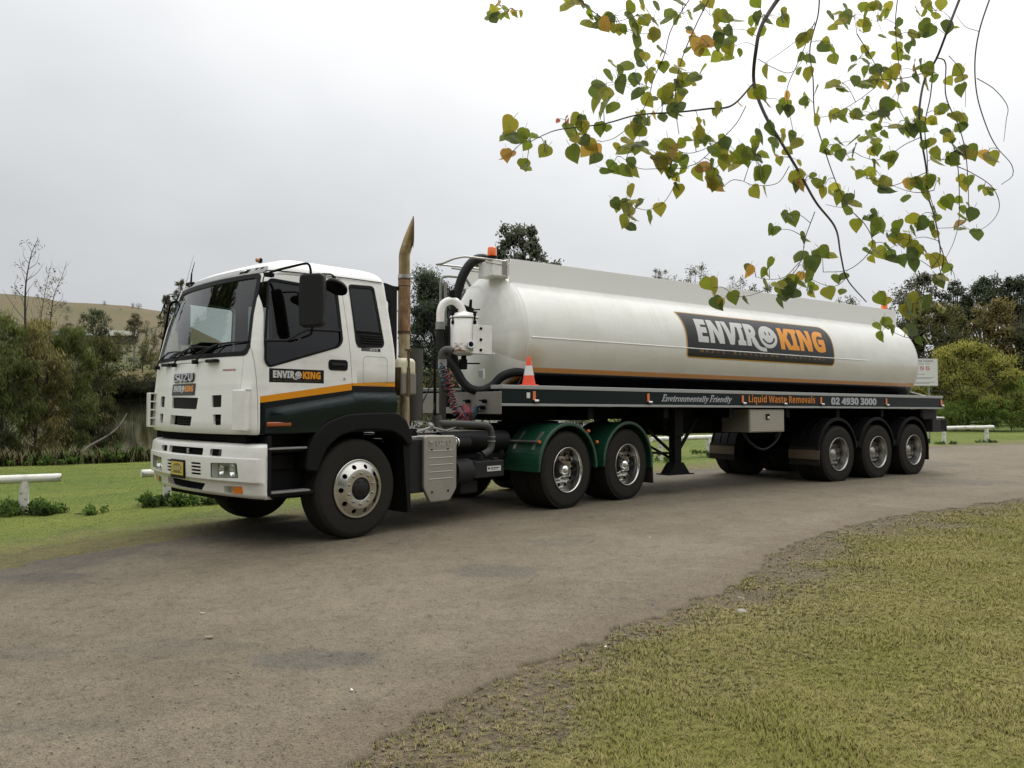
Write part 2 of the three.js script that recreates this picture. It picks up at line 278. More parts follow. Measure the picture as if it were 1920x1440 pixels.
// river
{
  const g = grid(axisSteps(-150, 4, -40, 0, 1.5, 1.15), axisSteps(17, 112, 20, 60, 1.5, 1.1), (x, d) => waterY(x, d), () => [1, 1, 1], 3);
  const wv = tileNoise(512, 77, [[8, 0.5], [20, 0.4], [48, 0.25]]);
  const m = new THREE.Mesh(g, phys([0.010, 0.010, 0.006], 0.03, 0, { specularIntensity: 0.6, bumpMap: dataTex(512, (i, j) => { const v = 0.5 + wv[j * 512 + i] * 0.4; return [v, v, v]; }), bumpScale: 0.0016 }));
  m.name = 'river'; m.userData.kind = 'structure'; scene.add(m);
}

// the far bank and the hill beyond it, a terrain of columns that fan out from the camera's place
const RIDGE = [[-900, 560], [-300, 540], [0, 551], [70, 557], [120, 567], [180, 570], [235, 573], [300, 584], [380, 625], [470, 668], [700, 690], [1000, 690], [1500, 690], [3000, 690]];
const interp = (tab, x) => { if (x <= tab[0][0]) return tab[0][1]; for (let i = 1; i < tab.length; i++) if (x <= tab[i][0]) return lerp(tab[i - 1][1], tab[i][1], (x - tab[i - 1][0]) / (tab[i][0] - tab[i - 1][0])); return tab[tab.length - 1][1]; };
const farY = (px, d) => {
  const rows = [[92, 752], [98, 748], [104, 728], [112, 718], [135, 690], [165, 672], [215, lerp(672, interp(RIDGE, px), 0.30)], [350, interp(RIDGE, px)], [430, interp(RIDGE, px) + 14], [900, interp(RIDGE, px) + 40]];
  const py = interp(rows, d); return at(px, py, d).y + 0.5 * fbm(px * 0.02, d * 0.05, 3) * sstep(104, 130, d) + 1.6 * fbm(px * 0.008, d * 0.012, 3, 5) * sstep(200, 300, d) * sstep(350, 330, d);
};
{
  const px = [], ds = [92, 95, 98, 99.5, 101, 103, 106, 110, 114, 119, 125, 132, 140, 150, 162, 176, 192, 210, 230, 252, 275, 300, 325, 350, 380, 430, 600, 900];
  for (let x = -1500; x <= 3200; x += x > -260 && x < 560 ? 6 : 34) px.push(x);
  const p = [], c = [], uv = [], idx = [];
  ds.forEach((d, j) => px.forEach((x, i) => {
    const y = farY(x, d), X = (x - 960) / FPX * d; p.push(X, y, -d); uv.push(X / 14, d / 14);
    const a = fbm(X * 0.02, d * 0.03, 4), b = fbm(X * 0.09, d * 0.09, 3, 4);
    let col = mix3([0.150, 0.106, 0.054], [0.118, 0.106, 0.044], clamp(0.5 + a * 2));
    col = mix3(col, [0.070, 0.092, 0.026], clamp(sstep(285, 205, d) * 0.75 + b * 0.8 + a * 0.7 - 0.05));
    if (d < 165) col = mix3(col, mix3([0.145, 0.118, 0.035], [0.085, 0.115, 0.022], clamp(0.5 + b * 3 + Math.sin(d * 0.55) * 0.4)), 0.95);
    if (d < 107) col = mix3(col, [0.030, 0.030, 0.014], sstep(108, 104, d));
    c.push(...col); const k = j * px.length + i; if (i && j) idx.push(k - px.length - 1, k - px.length, k, k - px.length - 1, k, k - 1);
  }));
  const g = new THREE.BufferGeometry(); g.setAttribute('position', new THREE.Float32BufferAttribute(p, 3)); g.setAttribute('color', new THREE.Float32BufferAttribute(c, 3)); g.setAttribute('uv', new THREE.Float32BufferAttribute(uv, 2)); g.setIndex(idx); g.computeVertexNormals();
  const m = new THREE.Mesh(g, mat([1, 1, 1], 1, 0, { vertexColors: true, map: turfMap })); m.name = 'hillside'; m.userData.kind = 'structure'; scene.add(m);
}

// ------------------------------------------------------------------ wheels
// a wheel's axis is z, its outside is towards +z, its centre is at its own origin
const TYRE_R = 0.515;
function tyreGeo(width, tread) {
  const w = width, o = [], R = TYRE_R;
  const prof = [[0.300, -0.012], [0.318, 0.000], [0.345, 0.004], [0.40, 0.006], [0.440, 0.002], [0.458, 0.004], [0.468, -0.002], [0.490, -0.012], [0.503, -0.022], [0.510, -0.034]];
  const groove = (z) => [[R, z + 0.006], [R - 0.012, z + 0.004], [R - 0.012, z - 0.004], [R, z - 0.006]];
  let outer = [...prof, ...groove(-w * 0.24), ...groove(-w * 0.41), ...groove(-w * 0.59), ...groove(-w * 0.76)];
  outer = [...outer, ...prof.map(([r, z]) => [r, -w - z]).reverse()];
  o.push(lathe(outer.reverse(), 72));
  if (tread) for (let k = 0; k < 66; k++) for (const [z, sh] of [[-w * 0.13, 0], [-w * 0.32, 0.3], [-w * 0.5, 0.6], [-w * 0.68, 0.1], [-w * 0.87, 0.5]]) { const a = (k + sh) / 66 * 2 * PI, b = new THREE.BoxGeometry(0.036, 0.012, w * 0.15); b.rotateY(0.22); b.translate(0, R - 0.003, z); b.rotateZ(a); o.push(b); }
  return o;
}
const ring = (n, r, fn, a0 = 0) => { const o = []; for (let k = 0; k < n; k++) { const a = a0 + k / n * 2 * PI; o.push(fn(r * Math.cos(a), r * Math.sin(a), a)); } return o; };
const steerDisc = (() => {                                // convex pierced alloy disc
  const solid = lathe([[0.306, -0.012], [0.306, 0.012], [0.296, 0.020], [0.285, 0.012], [0.268, 0.020], [0.205, 0.058], [0.196, 0.063], [0.120, 0.063], [0.114, 0.056], [0.114, 0.03], [0.19, 0.03], [0.262, -0.006], [0.280, -0.022], [0.306, -0.012]].reverse(), 72);
  const holes = ring(10, 0.237, (x, y) => rod([x * 0.86, y * 0.86, -0.1], [x * 1.07, y * 1.07, 0.12], 0.026, 0.026, 16));
  return cut(solid, mergeGeometries(holes.map(flat)));
})();
const dishDisc = (() => {                                 // deep-dished alloy rim of the outer dual
  const solid = lathe([[0.306, -0.010], [0.306, 0.010], [0.298, 0.014], [0.288, 0.006], [0.280, -0.020], [0.280, -0.050], [0.268, -0.068], [0.262, -0.150], [0.250, -0.168], [0.150, -0.176], [0.118, -0.176], [0.118, -0.20], [0.262, -0.20], [0.300, -0.06], [0.306, -0.010]].reverse(), 72);
  const holes = ring(10, 0.212, (x, y) => rod([x, y, -0.26], [x, y, -0.1], 0.026, 0.026, 16));
  return cut(solid, mergeGeometries(holes.map(flat)));
})();
const tyreFront = join(tyreGeo(0.30, false)), tyreDual = join(tyreGeo(0.275, true));
const steerHub = join([lathe([[0.0, 0.085], [0.035, 0.085], [0.04, 0.078], [0.078, 0.074], [0.100, 0.060], [0.112, 0.050], [0.113, 0.02]].reverse(), 40), ...ring(6, 0.088, (x, y) => rod([x, y, 0.05], [x, y, 0.078], 0.009, 0.009, 6))]);
const steerNuts = join(ring(10, 0.158, (x, y) => rod([x, y, 0.055], [x, y, 0.088], 0.0145, 0.011, 6), 0.3));
const wellGeo = lathe([[0.005, -0.10], [0.304, -0.10], [0.304, -0.28], [0.005, -0.28]].reverse(), 40);
const deepWell = lathe([[0.005, -0.215], [0.275, -0.215], [0.275, -0.27], [0.005, -0.27]].reverse(), 40);
const dishHub = join([lathe([[0.0, -0.075], [0.03, -0.076], [0.085, -0.095], [0.098, -0.12], [0.118, -0.165], [0.12, -0.19]].reverse(), 40)]);
const dishNuts = join(ring(10, 0.150, (x, y) => rod([x, y, -0.18], [x, y, -0.135], 0.015, 0.012, 6), 0.3));
const domeGeo = lathe([[0.0, 0.0], [0.025, -0.004], [0.05, -0.018], [0.066, -0.042], [0.070, -0.065], [0.070, -0.10]].reverse(), 40);
function wheel(parent, kind, x, y, z, out, turn = 0) {
  const w = new THREE.Group(); w.name = 'wheel'; w.position.set(x, y, z); w.rotation.y = out > 0 ? turn : PI + turn; parent.add(w);
  if (kind === 'front') { part(w, 'tyre', tyreFront, M.rubber); part(w, 'rim', steerDisc, M.alloy); part(w, 'hub_cap', steerHub, M.plasticGrey); part(w, 'wheel_nuts', steerNuts, M.steel).userData.kind = 'stuff'; part(w, 'brake_drum', wellGeo, M.black); }
  else if (kind === 'inner') { part(w, 'tyre', tyreDual, M.rubber); part(w, 'brake_drum', wellGeo, M.black); }
  else { part(w, 'tyre', tyreDual, M.rubber); part(w, 'rim', dishDisc, kind === 'drive' ? M.alloy : M.alloyDull); part(w, 'hub', dishHub, kind === 'drive' ? M.plasticGrey : M.alloyDull); part(w, 'wheel_nuts', dishNuts, M.steel).userData.kind = 'stuff'; part(w, 'brake_drum', deepWell, M.black); if (kind === 'drive') part(w, 'hub_cap', domeGeo, M.chrome); }
  return w;
}

// ------------------------------------------------------------------ the prime mover: x to the rear from the front axle, z to the near side
const TA = 0.8042, TX = -2.4593, TD = 8.8648;
const truck = thing('prime_mover', 'white and dark green cab-over prime mover with an orange stripe, hitched to the tanker', 'truck', [TX, 0.016, -TD], TA);

// --- the cab's skin: rounded rings stacked from sill to roof
const tabF = [[1.0, -1.285], [1.08, -1.296], [1.16, -1.315], [1.45, -1.306], [1.88, -1.262], [2.25, -1.176], [2.67, -1.040], [2.74, -1.005], [3.0, -0.93]];
const cabF = (y) => interp(tabF, y) , cabW = (y) => 1.215 - 0.105 * Math.pow(clamp((y - 1.92) / 0.74, 0, 1.3), 1.15), cabR = (y) => 0.490 - 0.07 * clamp((y - 1.9) / 0.75);
function cabRing(y, ins) {
  const w = cabW(y) - ins, uF = cabF(y) + ins * 1.35, uR = cabR(y) - ins * 0.7, v0 = w - 0.10, half = [], K = 0.11;
  const u0 = uF + K * v0 * v0, sl = 2 * K * v0;
  for (let i = 0; i <= 12; i++) { const v = v0 * i / 12; half.push([uF + K * v * v, v]); }
  const P0 = [u0, v0], P1 = [u0 + 0.055 * sl, v0 + 0.055], P2 = [u0 + 0.045, w], P3 = [u0 + 0.125, w];
  for (let i = 1; i <= 8; i++) { const t = i / 8, m = 1 - t; half.push([m * m * m * P0[0] + 3 * m * m * t * P1[0] + 3 * m * t * t * P2[0] + t * t * t * P3[0], m * m * m * P0[1] + 3 * m * m * t * P1[1] + 3 * m * t * t * P2[1] + t * t * t * P3[1]]); }
  const us = u0 + 0.125; for (let i = 1; i <= 12; i++) half.push([lerp(us, uR - 0.06, i / 12), w]);
  for (let i = 1; i <= 6; i++) { const a = i / 6 * PI / 2; half.push([uR - 0.06 + 0.06 * Math.sin(a), w - 0.06 + 0.06 * Math.cos(a)]); }
  for (let i = 1; i <= 6; i++) half.push([uR, (w - 0.06) * (1 - i / 6)]);
  const full = half.slice(0, -1); full.push(half[half.length - 1]); for (let i = half.length - 2; i > 0; i--) full.push([half[i][0], -half[i][1]]);
  return full;
}
function loft(levels, ringFn) {                            // levels: [y, inset]; closed top and bottom
  const pos = [], nor = [], idx = [], rings = levels.map(([y, ins]) => ringFn(y, ins)), n = rings[0].length;
  rings.forEach((r, j) => { for (const [u, v] of r) pos.push(u, levels[j][0], v); });
  for (let j = 1; j < rings.length; j++) for (let i = 0; i < n; i++) { const a = (j - 1) * n + i, b = (j - 1) * n + (i + 1) % n, c = a + n, d = b + n; idx.push(a, b, c, b, d, c); }
  const wallG = new THREE.BufferGeometry(); wallG.setAttribute('position', new THREE.Float32BufferAttribute(pos, 3)); wallG.setIndex(idx); wallG.computeVertexNormals();
  const caps = [];
  for (const [j, up] of [[0, 0], [rings.length - 1, 1]]) { const P = [], y = levels[j][0], cx = rings[j].reduce((s, q) => s + q[0], 0) / n; for (let i = 0; i < n; i++) { const a = rings[j][i], b = rings[j][(i + 1) % n]; up ? P.push(cx, y, 0, a[0], y, a[1], b[0], y, b[1]) : P.push(cx, y, 0, b[0], y, b[1], a[0], y, a[1]); } const g = new THREE.BufferGeometry(); g.setAttribute('position', new THREE.Float32BufferAttribute(P, 3)); g.computeVertexNormals(); caps.push(g); }
  let g = join([wallG, ...caps]);
  // outward check
  const A = g.attributes.position; let vol = 0; for (let i = 0; i < A.count; i += 3) { const a = V3().fromBufferAttribute(A, i), b = V3().fromBufferAttribute(A, i + 1), c = V3().fromBufferAttribute(A, i + 2); vol += a.dot(b.cross(c)); }
  if (vol < 0) { for (const k of ['position', 'normal']) { const at_ = g.attributes[k]; for (let i = 0; i < at_.count; i += 3) for (let c = 0; c < 3; c++) { const t = at_.getComponent(i + 1, c); at_.setComponent(i + 1, c, at_.getComponent(i + 2, c)); at_.setComponent(i + 2, c, t); } } const nn = g.attributes.normal; for (let i = 0; i < nn.count; i++) nn.setXYZ(i, -nn.getX(i), -nn.getY(i), -nn.getZ(i)); }
  return g;
}
const CU0 = -1.45, CY0 = 0.95, CS = 2.05;                  // the side print covers this square, u and y
const sideUV = (g) => { const p = g.attributes.position, u = g.attributes.uv; for (let i = 0; i < p.count; i++) u.setXY(i, (p.getX(i) - CU0) / CS, (p.getY(i) - CY0) / CS); return g; };
const outerLv = [[1.095, 0.022], [1.102, 0.008], [1.115, 0], [1.16, 0], [1.22, 0], [1.32, 0], [1.45, 0], [1.6, 0], [1.75, 0], [1.88, 0], [2.0, 0], [2.12, 0], [2.25, 0], [2.38, 0], [2.5, 0], [2.6, 0], [2.68, 0], [2.725, 0.010], [2.765, 0.032], [2.80, 0.070], [2.83, 0.125], [2.852, 0.20], [2.868, 0.32], [2.876, 0.46], [2.879, 0.6]];
const outer = loft(outerLv, cabRing);
const inner = loft([[1.15, 0.035], [1.45, 0.035], [1.88, 0.04], [2.0, 0.05], [2.25, 0.05], [2.5, 0.05], [2.68, 0.06], [2.76, 0.12], [2.80, 0.2]], cabRing);
// openings
const winDoor = rounded([[-1.066, 1.80], [-1.022, 1.735], [-0.255, 1.968], [-0.205, 2.03], [-0.225, 2.56], [-0.99, 2.59], [-1.062, 2.0]], [0.05, 0.06, 0.08, 0.06, 0.05, 0.07, 0.06]);
const winQuarter = rounded([[-0.075, 2.63], [0.245, 2.645], [0.315, 2.04], [0.29, 2.0], [-0.01, 1.985], [-0.035, 2.03]], 0.045);
const winFront = (y0, y1, g = 0) => rounded([[-1.065 + g, y0 + g], [1.065 - g, y0 + g], [0.925 - g, y1 - g], [-0.925 + g, y1 - g]], [0.10, 0.10, 0.07, 0.07]);
const wsOpen = winFront(1.872, 2.655);
const onX = (pts, u0, u1) => { const g = ext(pts.map(([v, y]) => [-v, y]), u1 - u0); return g.rotateY(-PI / 2).translate(u1, 0, 0); };   // an outline in v, y given thickness along u
const toFront = (pts) => onX(pts, -1.6, -0.72);
const sideCut = (pts, z0 = 0.9) => { const g = ext(pts, 0.6, z0); return [g, mirrorZ(g)]; };
const grille = [rounded([[-0.285, 1.335], [0.305, 1.345], [0.303, 1.462], [-0.315, 1.450]], 0.012), rounded([[-0.175, 1.165], [0.350, 1.175], [0.328, 1.276], [-0.20, 1.264]], 0.012), rounded([[0.566, 1.355], [0.722, 1.358], [0.720, 1.476], [0.556, 1.472]], 0.012), rounded([[0.606, 1.182], [0.728, 1.184], [0.726, 1.288], [0.590, 1.286]], 0.012)];
const flip = (pts) => pts.map(([v, y]) => [-v, y]).reverse();
const grilleAll = [...grille, flip(grille[2]), flip(grille[3])];
const grooves = [span(-1.5, -1.10, 1.13, 1.81, 0.985, 0.991, 0), span(-1.5, -1.10, 1.13, 1.81, -0.991, -0.985, 0), span(-1.5, -1.235, 1.806, 1.813, -0.984, 0.984, 0)];
const openings = (g) => cut(cut(g, toFront(wsOpen)), mergeGeometries([...sideCut(winDoor), ...sideCut(winQuarter)].map(flat)));
let shell = cut(openings(cut(outer, inner)), mergeGeometries(grilleAll.map((p) => flat(onX(p, -1.5, -1.19)))));
shell = cut(shell, mergeGeometries(grooves.map((g) => flat(g.translate(0.012, 0, 0)))));
const doorLine = (o) => rounded([[-1.118 + o, 1.085 + o], [-0.60 - o, 1.085 + o], [-0.47 - o, 1.22 + o], [-0.088 - o, 1.30 + o], [-0.088 - o, 1.60], [-0.172 - o, 2.685 - o], [-0.96 + o, 2.648 - o], [-1.045 + o, 2.585 - o], [-1.132 + o, 1.95]], [0.01, 0.05, 0.08, 0.02, 0.02, 0.015, 0.06, 0.05, 0.1]);
const doors = cut(shell, ext(doorLine(0.004), 0.5, 1.0), INTERSECTION), doorsFar = cut(shell, mirrorZ(ext(doorLine(0.004), 0.5, 1.0)), INTERSECTION);
const dl = ext(doorLine(-0.002), 0.5, 1.0); shell = cut(shell, mergeGeometries([flat(dl), mirrorZ(dl)]));

// the print on the cab's sides
function logo(g, x, y, w, h, opts = {}) {                  // the company's panel
  g.save(); g.translate(x, y); g.scale(w / 600, h / 170);
  g.fillStyle = '#101211'; g.beginPath();
  if (opts.shaped) { g.moveTo(-14, 0); g.lineTo(560, 0); g.quadraticCurveTo(596, 2, 600, 60); g.lineTo(600, 150); g.quadraticCurveTo(600, 170, 584, 170); g.lineTo(10, 170); g.quadraticCurveTo(0, 170, 0, 158); g.lineTo(0, 90); g.quadraticCurveTo(0, 30, -14, 0); } else g.rect(0, 0, 600, 170);
  g.fill(); if (opts.border) { g.lineWidth = 4; g.strokeStyle = '#b98a2e'; g.stroke(); }
  const word = (s, x0, x1, y0, y1, col) => { g.save(); g.font = 'bold 100px sans-serif'; const m = g.measureText(s); g.translate(x0, y1); g.scale((x1 - x0) / m.width, (y1 - y0) / 73); g.fillStyle = col; g.strokeStyle = col; g.lineWidth = 7; g.lineJoin = 'miter'; g.fillText(s, 0, 0); g.strokeText(s, 0, 0); g.restore(); };
  const silver = '#c9c9c6', gold = '#e8961a';
  word('ENVIR', 36, 268, 26, 110, silver);
  // round emblem with a smile, the R's tail sweeping below it
  g.strokeStyle = silver; g.lineWidth = 15; g.beginPath(); g.moveTo(250, 92); g.quadraticCurveTo(262, 128, 300, 124); g.stroke();
  g.fillStyle = silver; g.beginPath(); g.ellipse(313, 72, 37, 46, 0, 0, 7); g.fill();
  g.strokeStyle = '#101211'; g.lineWidth = 7; g.beginPath(); g.ellipse(313, 68, 25, 32, 0, 0.25, 2.7); g.stroke();
  g.lineWidth = 5; g.beginPath(); g.moveTo(304, 52); g.lineTo(306, 66); g.moveTo(322, 52); g.lineTo(322, 66); g.stroke();
  word('KING', 356, 566, 30, 114, gold);
  g.fillStyle = '#a57a2c'; g.font = '19px sans-serif'; const s = 'WASTE RECYCLING SOLUTIONS', step = 522 / s.length; for (let i = 0; i < s.length; i++) g.fillText(s[i], 42 + i * step, 150);
  g.restore();
}
const cabPrint = canvasTex(2048, 2048, (g, W) => {
  const k = W / CS, X = (u) => (u - CU0) * k, Y = (y) => W - (y - CY0) * k, poly = (pts, c) => { g.fillStyle = c; g.beginPath(); pts.forEach(([u, y], i) => i ? g.lineTo(X(u), Y(y)) : g.moveTo(X(u), Y(y))); g.fill(); };
  g.fillStyle = '#efefeb'; g.fillRect(0, 0, W, W);
  const r = rngOf(3);
  for (let i = 0; i < 240; i++) { g.fillStyle = `rgba(90,80,60,${0.012 + 0.02 * r()})`; g.beginPath(); g.ellipse(r() * W, r() * W, 20 + r() * 150, 10 + r() * 60, 0, 0, 7); g.fill(); }
  poly([[-1.104, 1.0], [-1.104, 1.398], [-0.088, 1.534], [-0.088, 1.578], [0.6, 1.578], [0.6, 1.0]], '#080f10');
  poly([[-1.104, 1.398], [-0.088, 1.534], [-0.088, 1.604], [-1.104, 1.458]], '#e0920f');
  poly([[-0.088, 1.578], [0.6, 1.578], [0.6, 1.640], [-0.088, 1.604]], '#e0920f');
  // dust along the sills
  const d = g.createLinearGradient(0, Y(1.62), 0, Y(1.75)); d.addColorStop(0, 'rgba(120,112,92,0.38)'); d.addColorStop(1, 'rgba(120,112,92,0)'); g.fillStyle = d; g.fillRect(X(-0.03), Y(1.75), X(0.6) - X(-0.03), Y(1.61) - Y(1.75));
  logo(g, X(-1.020), Y(1.725), 0.595 * k, 0.132 * k);
  // fuel flap seam, door lock, model plate
  g.strokeStyle = '#77756c'; g.lineWidth = 5; g.beginPath(); g.roundRect(X(0.045), Y(1.888), 0.31 * k, 0.30 * k, 50); g.stroke();
  g.fillStyle = '#3b3b3b'; g.fillRect(X(0.024), Y(1.978), 0.245 * k, 0.036 * k); g.fillStyle = '#c8c8c8'; g.font = 'bold 40px sans-serif'; g.save(); g.translate(X(0.125), Y(1.948)); g.scale(1.75, 1); g.fillText('455', 0, 0); g.restore(); g.fillStyle = '#9a9a9a'; g.font = '16px sans-serif'; g.fillText('HIGH GRADE', X(0.03), Y(1.962)); g.fillRect(X(0.03), Y(1.955), 0.085 * k, 3);
});
cabPrint.wrapS = cabPrint.wrapT = THREE.ClampToEdgeWrapping;
M.cab = phys([1, 1, 0.99], 0.30, 0, { specularIntensity: 0.42, clearcoat: 0.10, clearcoatRoughness: 0.12, map: cabPrint });
part(truck, 'cab_body', sideUV(shell), M.cab);
const door = part(truck, 'door', sideUV(doors), M.cab, 'passenger door with the company panel'), doorFar = part(truck, 'door', sideUV(doorsFar), M.cab);
const lining = openings(cut(loft([[1.195, 0.063], [1.45, 0.063], [1.88, 0.063], [2.0, 0.063], [2.25, 0.063], [2.5, 0.063], [2.68, 0.073], [2.757, 0.123], [2.79, 0.203]], cabRing), loft([[1.21, 0.075], [1.45, 0.075], [1.88, 0.075], [2.0, 0.075], [2.25, 0.075], [2.5, 0.075], [2.68, 0.085], [2.74, 0.135], [2.775, 0.215]], cabRing)));
part(truck, 'cab_lining', lining, mat([0.16, 0.16, 0.155], 0.9));

M.skirt = phys([0.004, 0.012, 0.012], 0.16, 0, { specularIntensity: 0.75 });
// --- glass and its black surrounds
const frontAt = (o) => (v, y) => [cabF(y) + 0.11 * v * v - o, y, v];
const sideAt = (o, s = 1) => (u, y) => [u, y, s * (cabW(y) + o)];
part(truck, 'windscreen', drape(wsOpen, frontAt(-0.012), 0.12), M.glass);
part(truck, 'windscreen_seal', drape(winFront(1.846, 2.676), frontAt(0.003), 0.08, [winFront(1.846, 2.676, 0.045)]), M.seal);
const visor = rounded([[-1.00, 2.678], [1.00, 2.678], [0.93, 2.752], [-0.93, 2.752]], 0.03);
part(truck, 'visor_band', drape(visor, (v, y) => { const t = clamp((y - 2.678) / 0.075); return [cabF(y) + 0.11 * v * v - 0.004 + 0.030 * t * t, y, v]; }, 0.08), M.greyPaint);
for (const s of [1, -1]) for (const v of [0.62, 0.79, 0.87]) { const big = v < 0.7, g = part(truck, big ? 'roof_lamp' : 'lamp_socket', drape(rounded(rect(s * v - (big ? 0.075 : 0.02), s * v + (big ? 0.075 : 0.02), big ? 2.700 : 2.722, big ? 2.738 : 2.742), 0.012), (a, y) => [cabF(y) + 0.11 * a * a - 0.0075 + 0.030 * clamp((y - 2.678) / 0.075) ** 2, y, a], 0.04), M.black); if (big) part(g, 'lamp_lens', box(0.02, 0.022, 0.05, cabF(2.72) + 0.11 * v * v - 0.008, 2.72, s * v, 0.008, 0, s * 0.14), M.chrome); }
const beltTop = [[-1.062, 1.985], [-0.83, 2.0], [-0.68, 2.085], [-0.60, 2.125], [-0.21, 2.135]];
const grow = (pts, k) => { const cx = pts.reduce((s, p) => s + p[0], 0) / pts.length, cy = pts.reduce((s, p) => s + p[1], 0) / pts.length; return pts.map(([x, y]) => { const l = Math.hypot(x - cx, y - cy); return [x + (x - cx) / l * k, y + (y - cy) / l * k]; }); };
for (const [s, d] of [[1, door], [-1, doorFar]]) {
  part(d, 'window_seal', drape(grow(winDoor, 0.012), sideAt(0.003, s), 0.09, [grow(winDoor, -0.018)]), M.seal);
  part(d, 'window_pane', drape(winDoor, sideAt(-0.012, s), 0.12), s > 0 ? M.darkGlass : M.glass);
  const low = [...beltTop, [-0.205, 2.03], [-0.255, 1.968], [-1.022, 1.735], [-1.066, 1.80]];
  part(d, 'lower_panel', drape(low, sideAt(-0.022, s), 0.12), M.black);
  part(d, 'belt_rail', beltTop.slice(0, -1).map((p, i) => rod([p[0], p[1], s * (cabW(p[1]) - 0.006)], [beltTop[i + 1][0], beltTop[i + 1][1], s * (cabW(beltTop[i + 1][1]) - 0.006)], 0.013, 0.013, 8)), M.plasticGrey);
  const q = part(truck, 'quarter_window', drape(winQuarter, sideAt(-0.012, s), 0.1), M.darkGlass);
  part(q, 'window_seal', drape(grow(winQuarter, 0.012), sideAt(0.003, s), 0.08, [grow(winQuarter, -0.022)]), M.seal);
  part(q, 'vent_panel', drape(rounded([[-0.028, 2.135], [0.300, 2.145], [0.318, 2.04], [0.29, 2.0], [-0.01, 1.985], [-0.035, 2.03]], 0.02), sideAt(-0.004, s), 0.1), M.plastic);
  for (let k = 0; k < 4; k++) part(q, 'louvre', span(0.03, 0.295, 2.030 + k * 0.026, 2.038 + k * 0.026, s * 1.20, s * 1.215, 0.003), M.plasticGrey);
  part(q, 'glass_bar', span(-0.03, 0.305, 2.140, 2.158, s * 1.178, s * 1.196, 0.005), M.seal);
  // door handle and lock
  part(d, 'handle_recess', drape(rounded(rect(-0.375, -0.145, 1.728, 1.838), 0.04), sideAt(0.004, s), 0.1), M.plastic);
  part(d, 'handle', [span(-0.345, -0.175, 1.772, 1.800, s * 1.217, s * 1.236, 0.008)], M.plasticGrey);
  part(d, 'lock', rod([-0.185, 1.645, s * 1.21], [-0.185, 1.645, s * 1.220], 0.014), M.steel);
  part(truck, 'drip_rail', [tube([[-1.06, 2.50, s * (cabW(2.5) + 0.006)], [-1.03, 2.615, s * (cabW(2.6) + 0.006)], [-0.95, 2.672, s * (cabW(2.66) + 0.008)], [-0.2, 2.700, s * (cabW(2.69) + 0.008)], [0.36, 2.705, s * (cabW(2.7) + 0.006)]], 0.006, 40, 6)], M.seal);
  part(truck, 'pillar_vent', drape([[-1.150, 2.40], [-1.136, 2.40], [-1.09, 2.55], [-1.104, 2.55]].map(([u, y]) => [u + 0.035, y]), (u, y) => [u, y, s * (cabW(y) - 0.012)], 0.1), M.seal);
  part(truck, 'side_indicator', box(0.26, 0.046, 0.03, -0.92, 1.195, s * 1.228, 0.018), M.amberDark);
  { const top = (u) => u < -0.088 ? 1.345 + (u + 1.05) * 0.155 : 1.515, edge = []; for (let i = 0; i <= 20; i++) { const u = lerp(-1.06, 0.47, i / 20); edge.push([u, top(u)]); } part(truck, 'lower_skirt', drape([...edge, [0.47, 1.30], [-0.20, 1.285], [-0.42, 1.21], [-0.52, 1.11], [-1.06, 1.11]], (u, y) => { const k = top(u) - y; return [u, y, s * (cabW(y) + 0.0025 + 0.030 * sstep(0, 0.075, k) * sstep(-1.07, -0.85, u) * (1 - 0.5 * sstep(0.08, 0.3, k)))]; }, 0.035), M.skirt); }
}
// --- front furniture
const fl = await new FontLoader().loadAsync('fonts/droid/droid_sans_bold.typeface.json');
function letters(s, h, depth, w) { const g = new TextGeometry(s, { font: fl, size: h, depth, curveSegments: 4, bevelEnabled: true, bevelSize: h * 0.02, bevelThickness: 0.003, bevelSegments: 1 }); g.computeBoundingBox(); const b = g.boundingBox; g.translate(-b.min.x, -b.min.y, 0); g.scale(w / (b.max.x - b.min.x), h / (b.max.y - b.min.y), 1); return g; }
const faceFront = (g, v, y, o = 0.004) => g.rotateY(-PI / 2).translate(cabF(y) + 0.11 * v * v - o, y, v);
const badge = part(truck, 'name_badge', (() => { const out = []; let v = -0.275; const W = { I: 0.035, S: 0.105, U: 0.105, Z: 0.105 }; for (const c of 'ISUZU') { const g = letters(c, 0.082, 0.014, W[c] - 0.006); const p = g.attributes.position; for (let i = 0; i < p.count; i++) p.setX(i, p.getX(i) + p.getY(i) * 0.12); out.push(faceFront(g, v, 1.618)); v += W[c] + 0.004; } return out; })(), mat([0.50, 0.50, 0.50], 0.12, 1));
part(badge, 'badge_shadow_plate', (() => { const out = []; let v = -0.275; const W = { I: 0.035, S: 0.105, U: 0.105, Z: 0.105 }; for (const c of 'ISUZU') { const g = letters(c, 0.082, 0.004, W[c] + 0.004).scale(1, 1.10, 1); const p = g.attributes.position; for (let i = 0; i < p.count; i++) p.setX(i, p.getX(i) + p.getY(i) * 0.12 - 0.004); out.push(faceFront(g, v, 1.613, 0.001)); v += W[c] + 0.004; } return out; })(), M.plastic);  // larger dark letters set behind the badge, standing in for its shadowed edges
const panelTex = canvasTex(640, 200, (g, w, h) => { g.fillStyle = '#101211'; g.fillRect(0, 0, w, h); logo(g, 4, 0, 632, h); });
part(truck, 'company_plate', drape(rect(-0.318, 0.240, 1.478, 1.596), frontAt(0.006), 0.1), mat([1, 1, 1], 0.35, 0, { map: panelTex }));
const premiumTex = canvasTex(256, 40, (g, w, h) => { g.clearRect(0, 0, w, h); g.fillStyle = '#9c2433'; g.font = 'bold 40px sans-serif'; g.save(); g.transform(1.22, 0, -0.25, 1, 12, 35); g.fillText('PREMIUM', 0, 0); g.restore(); });
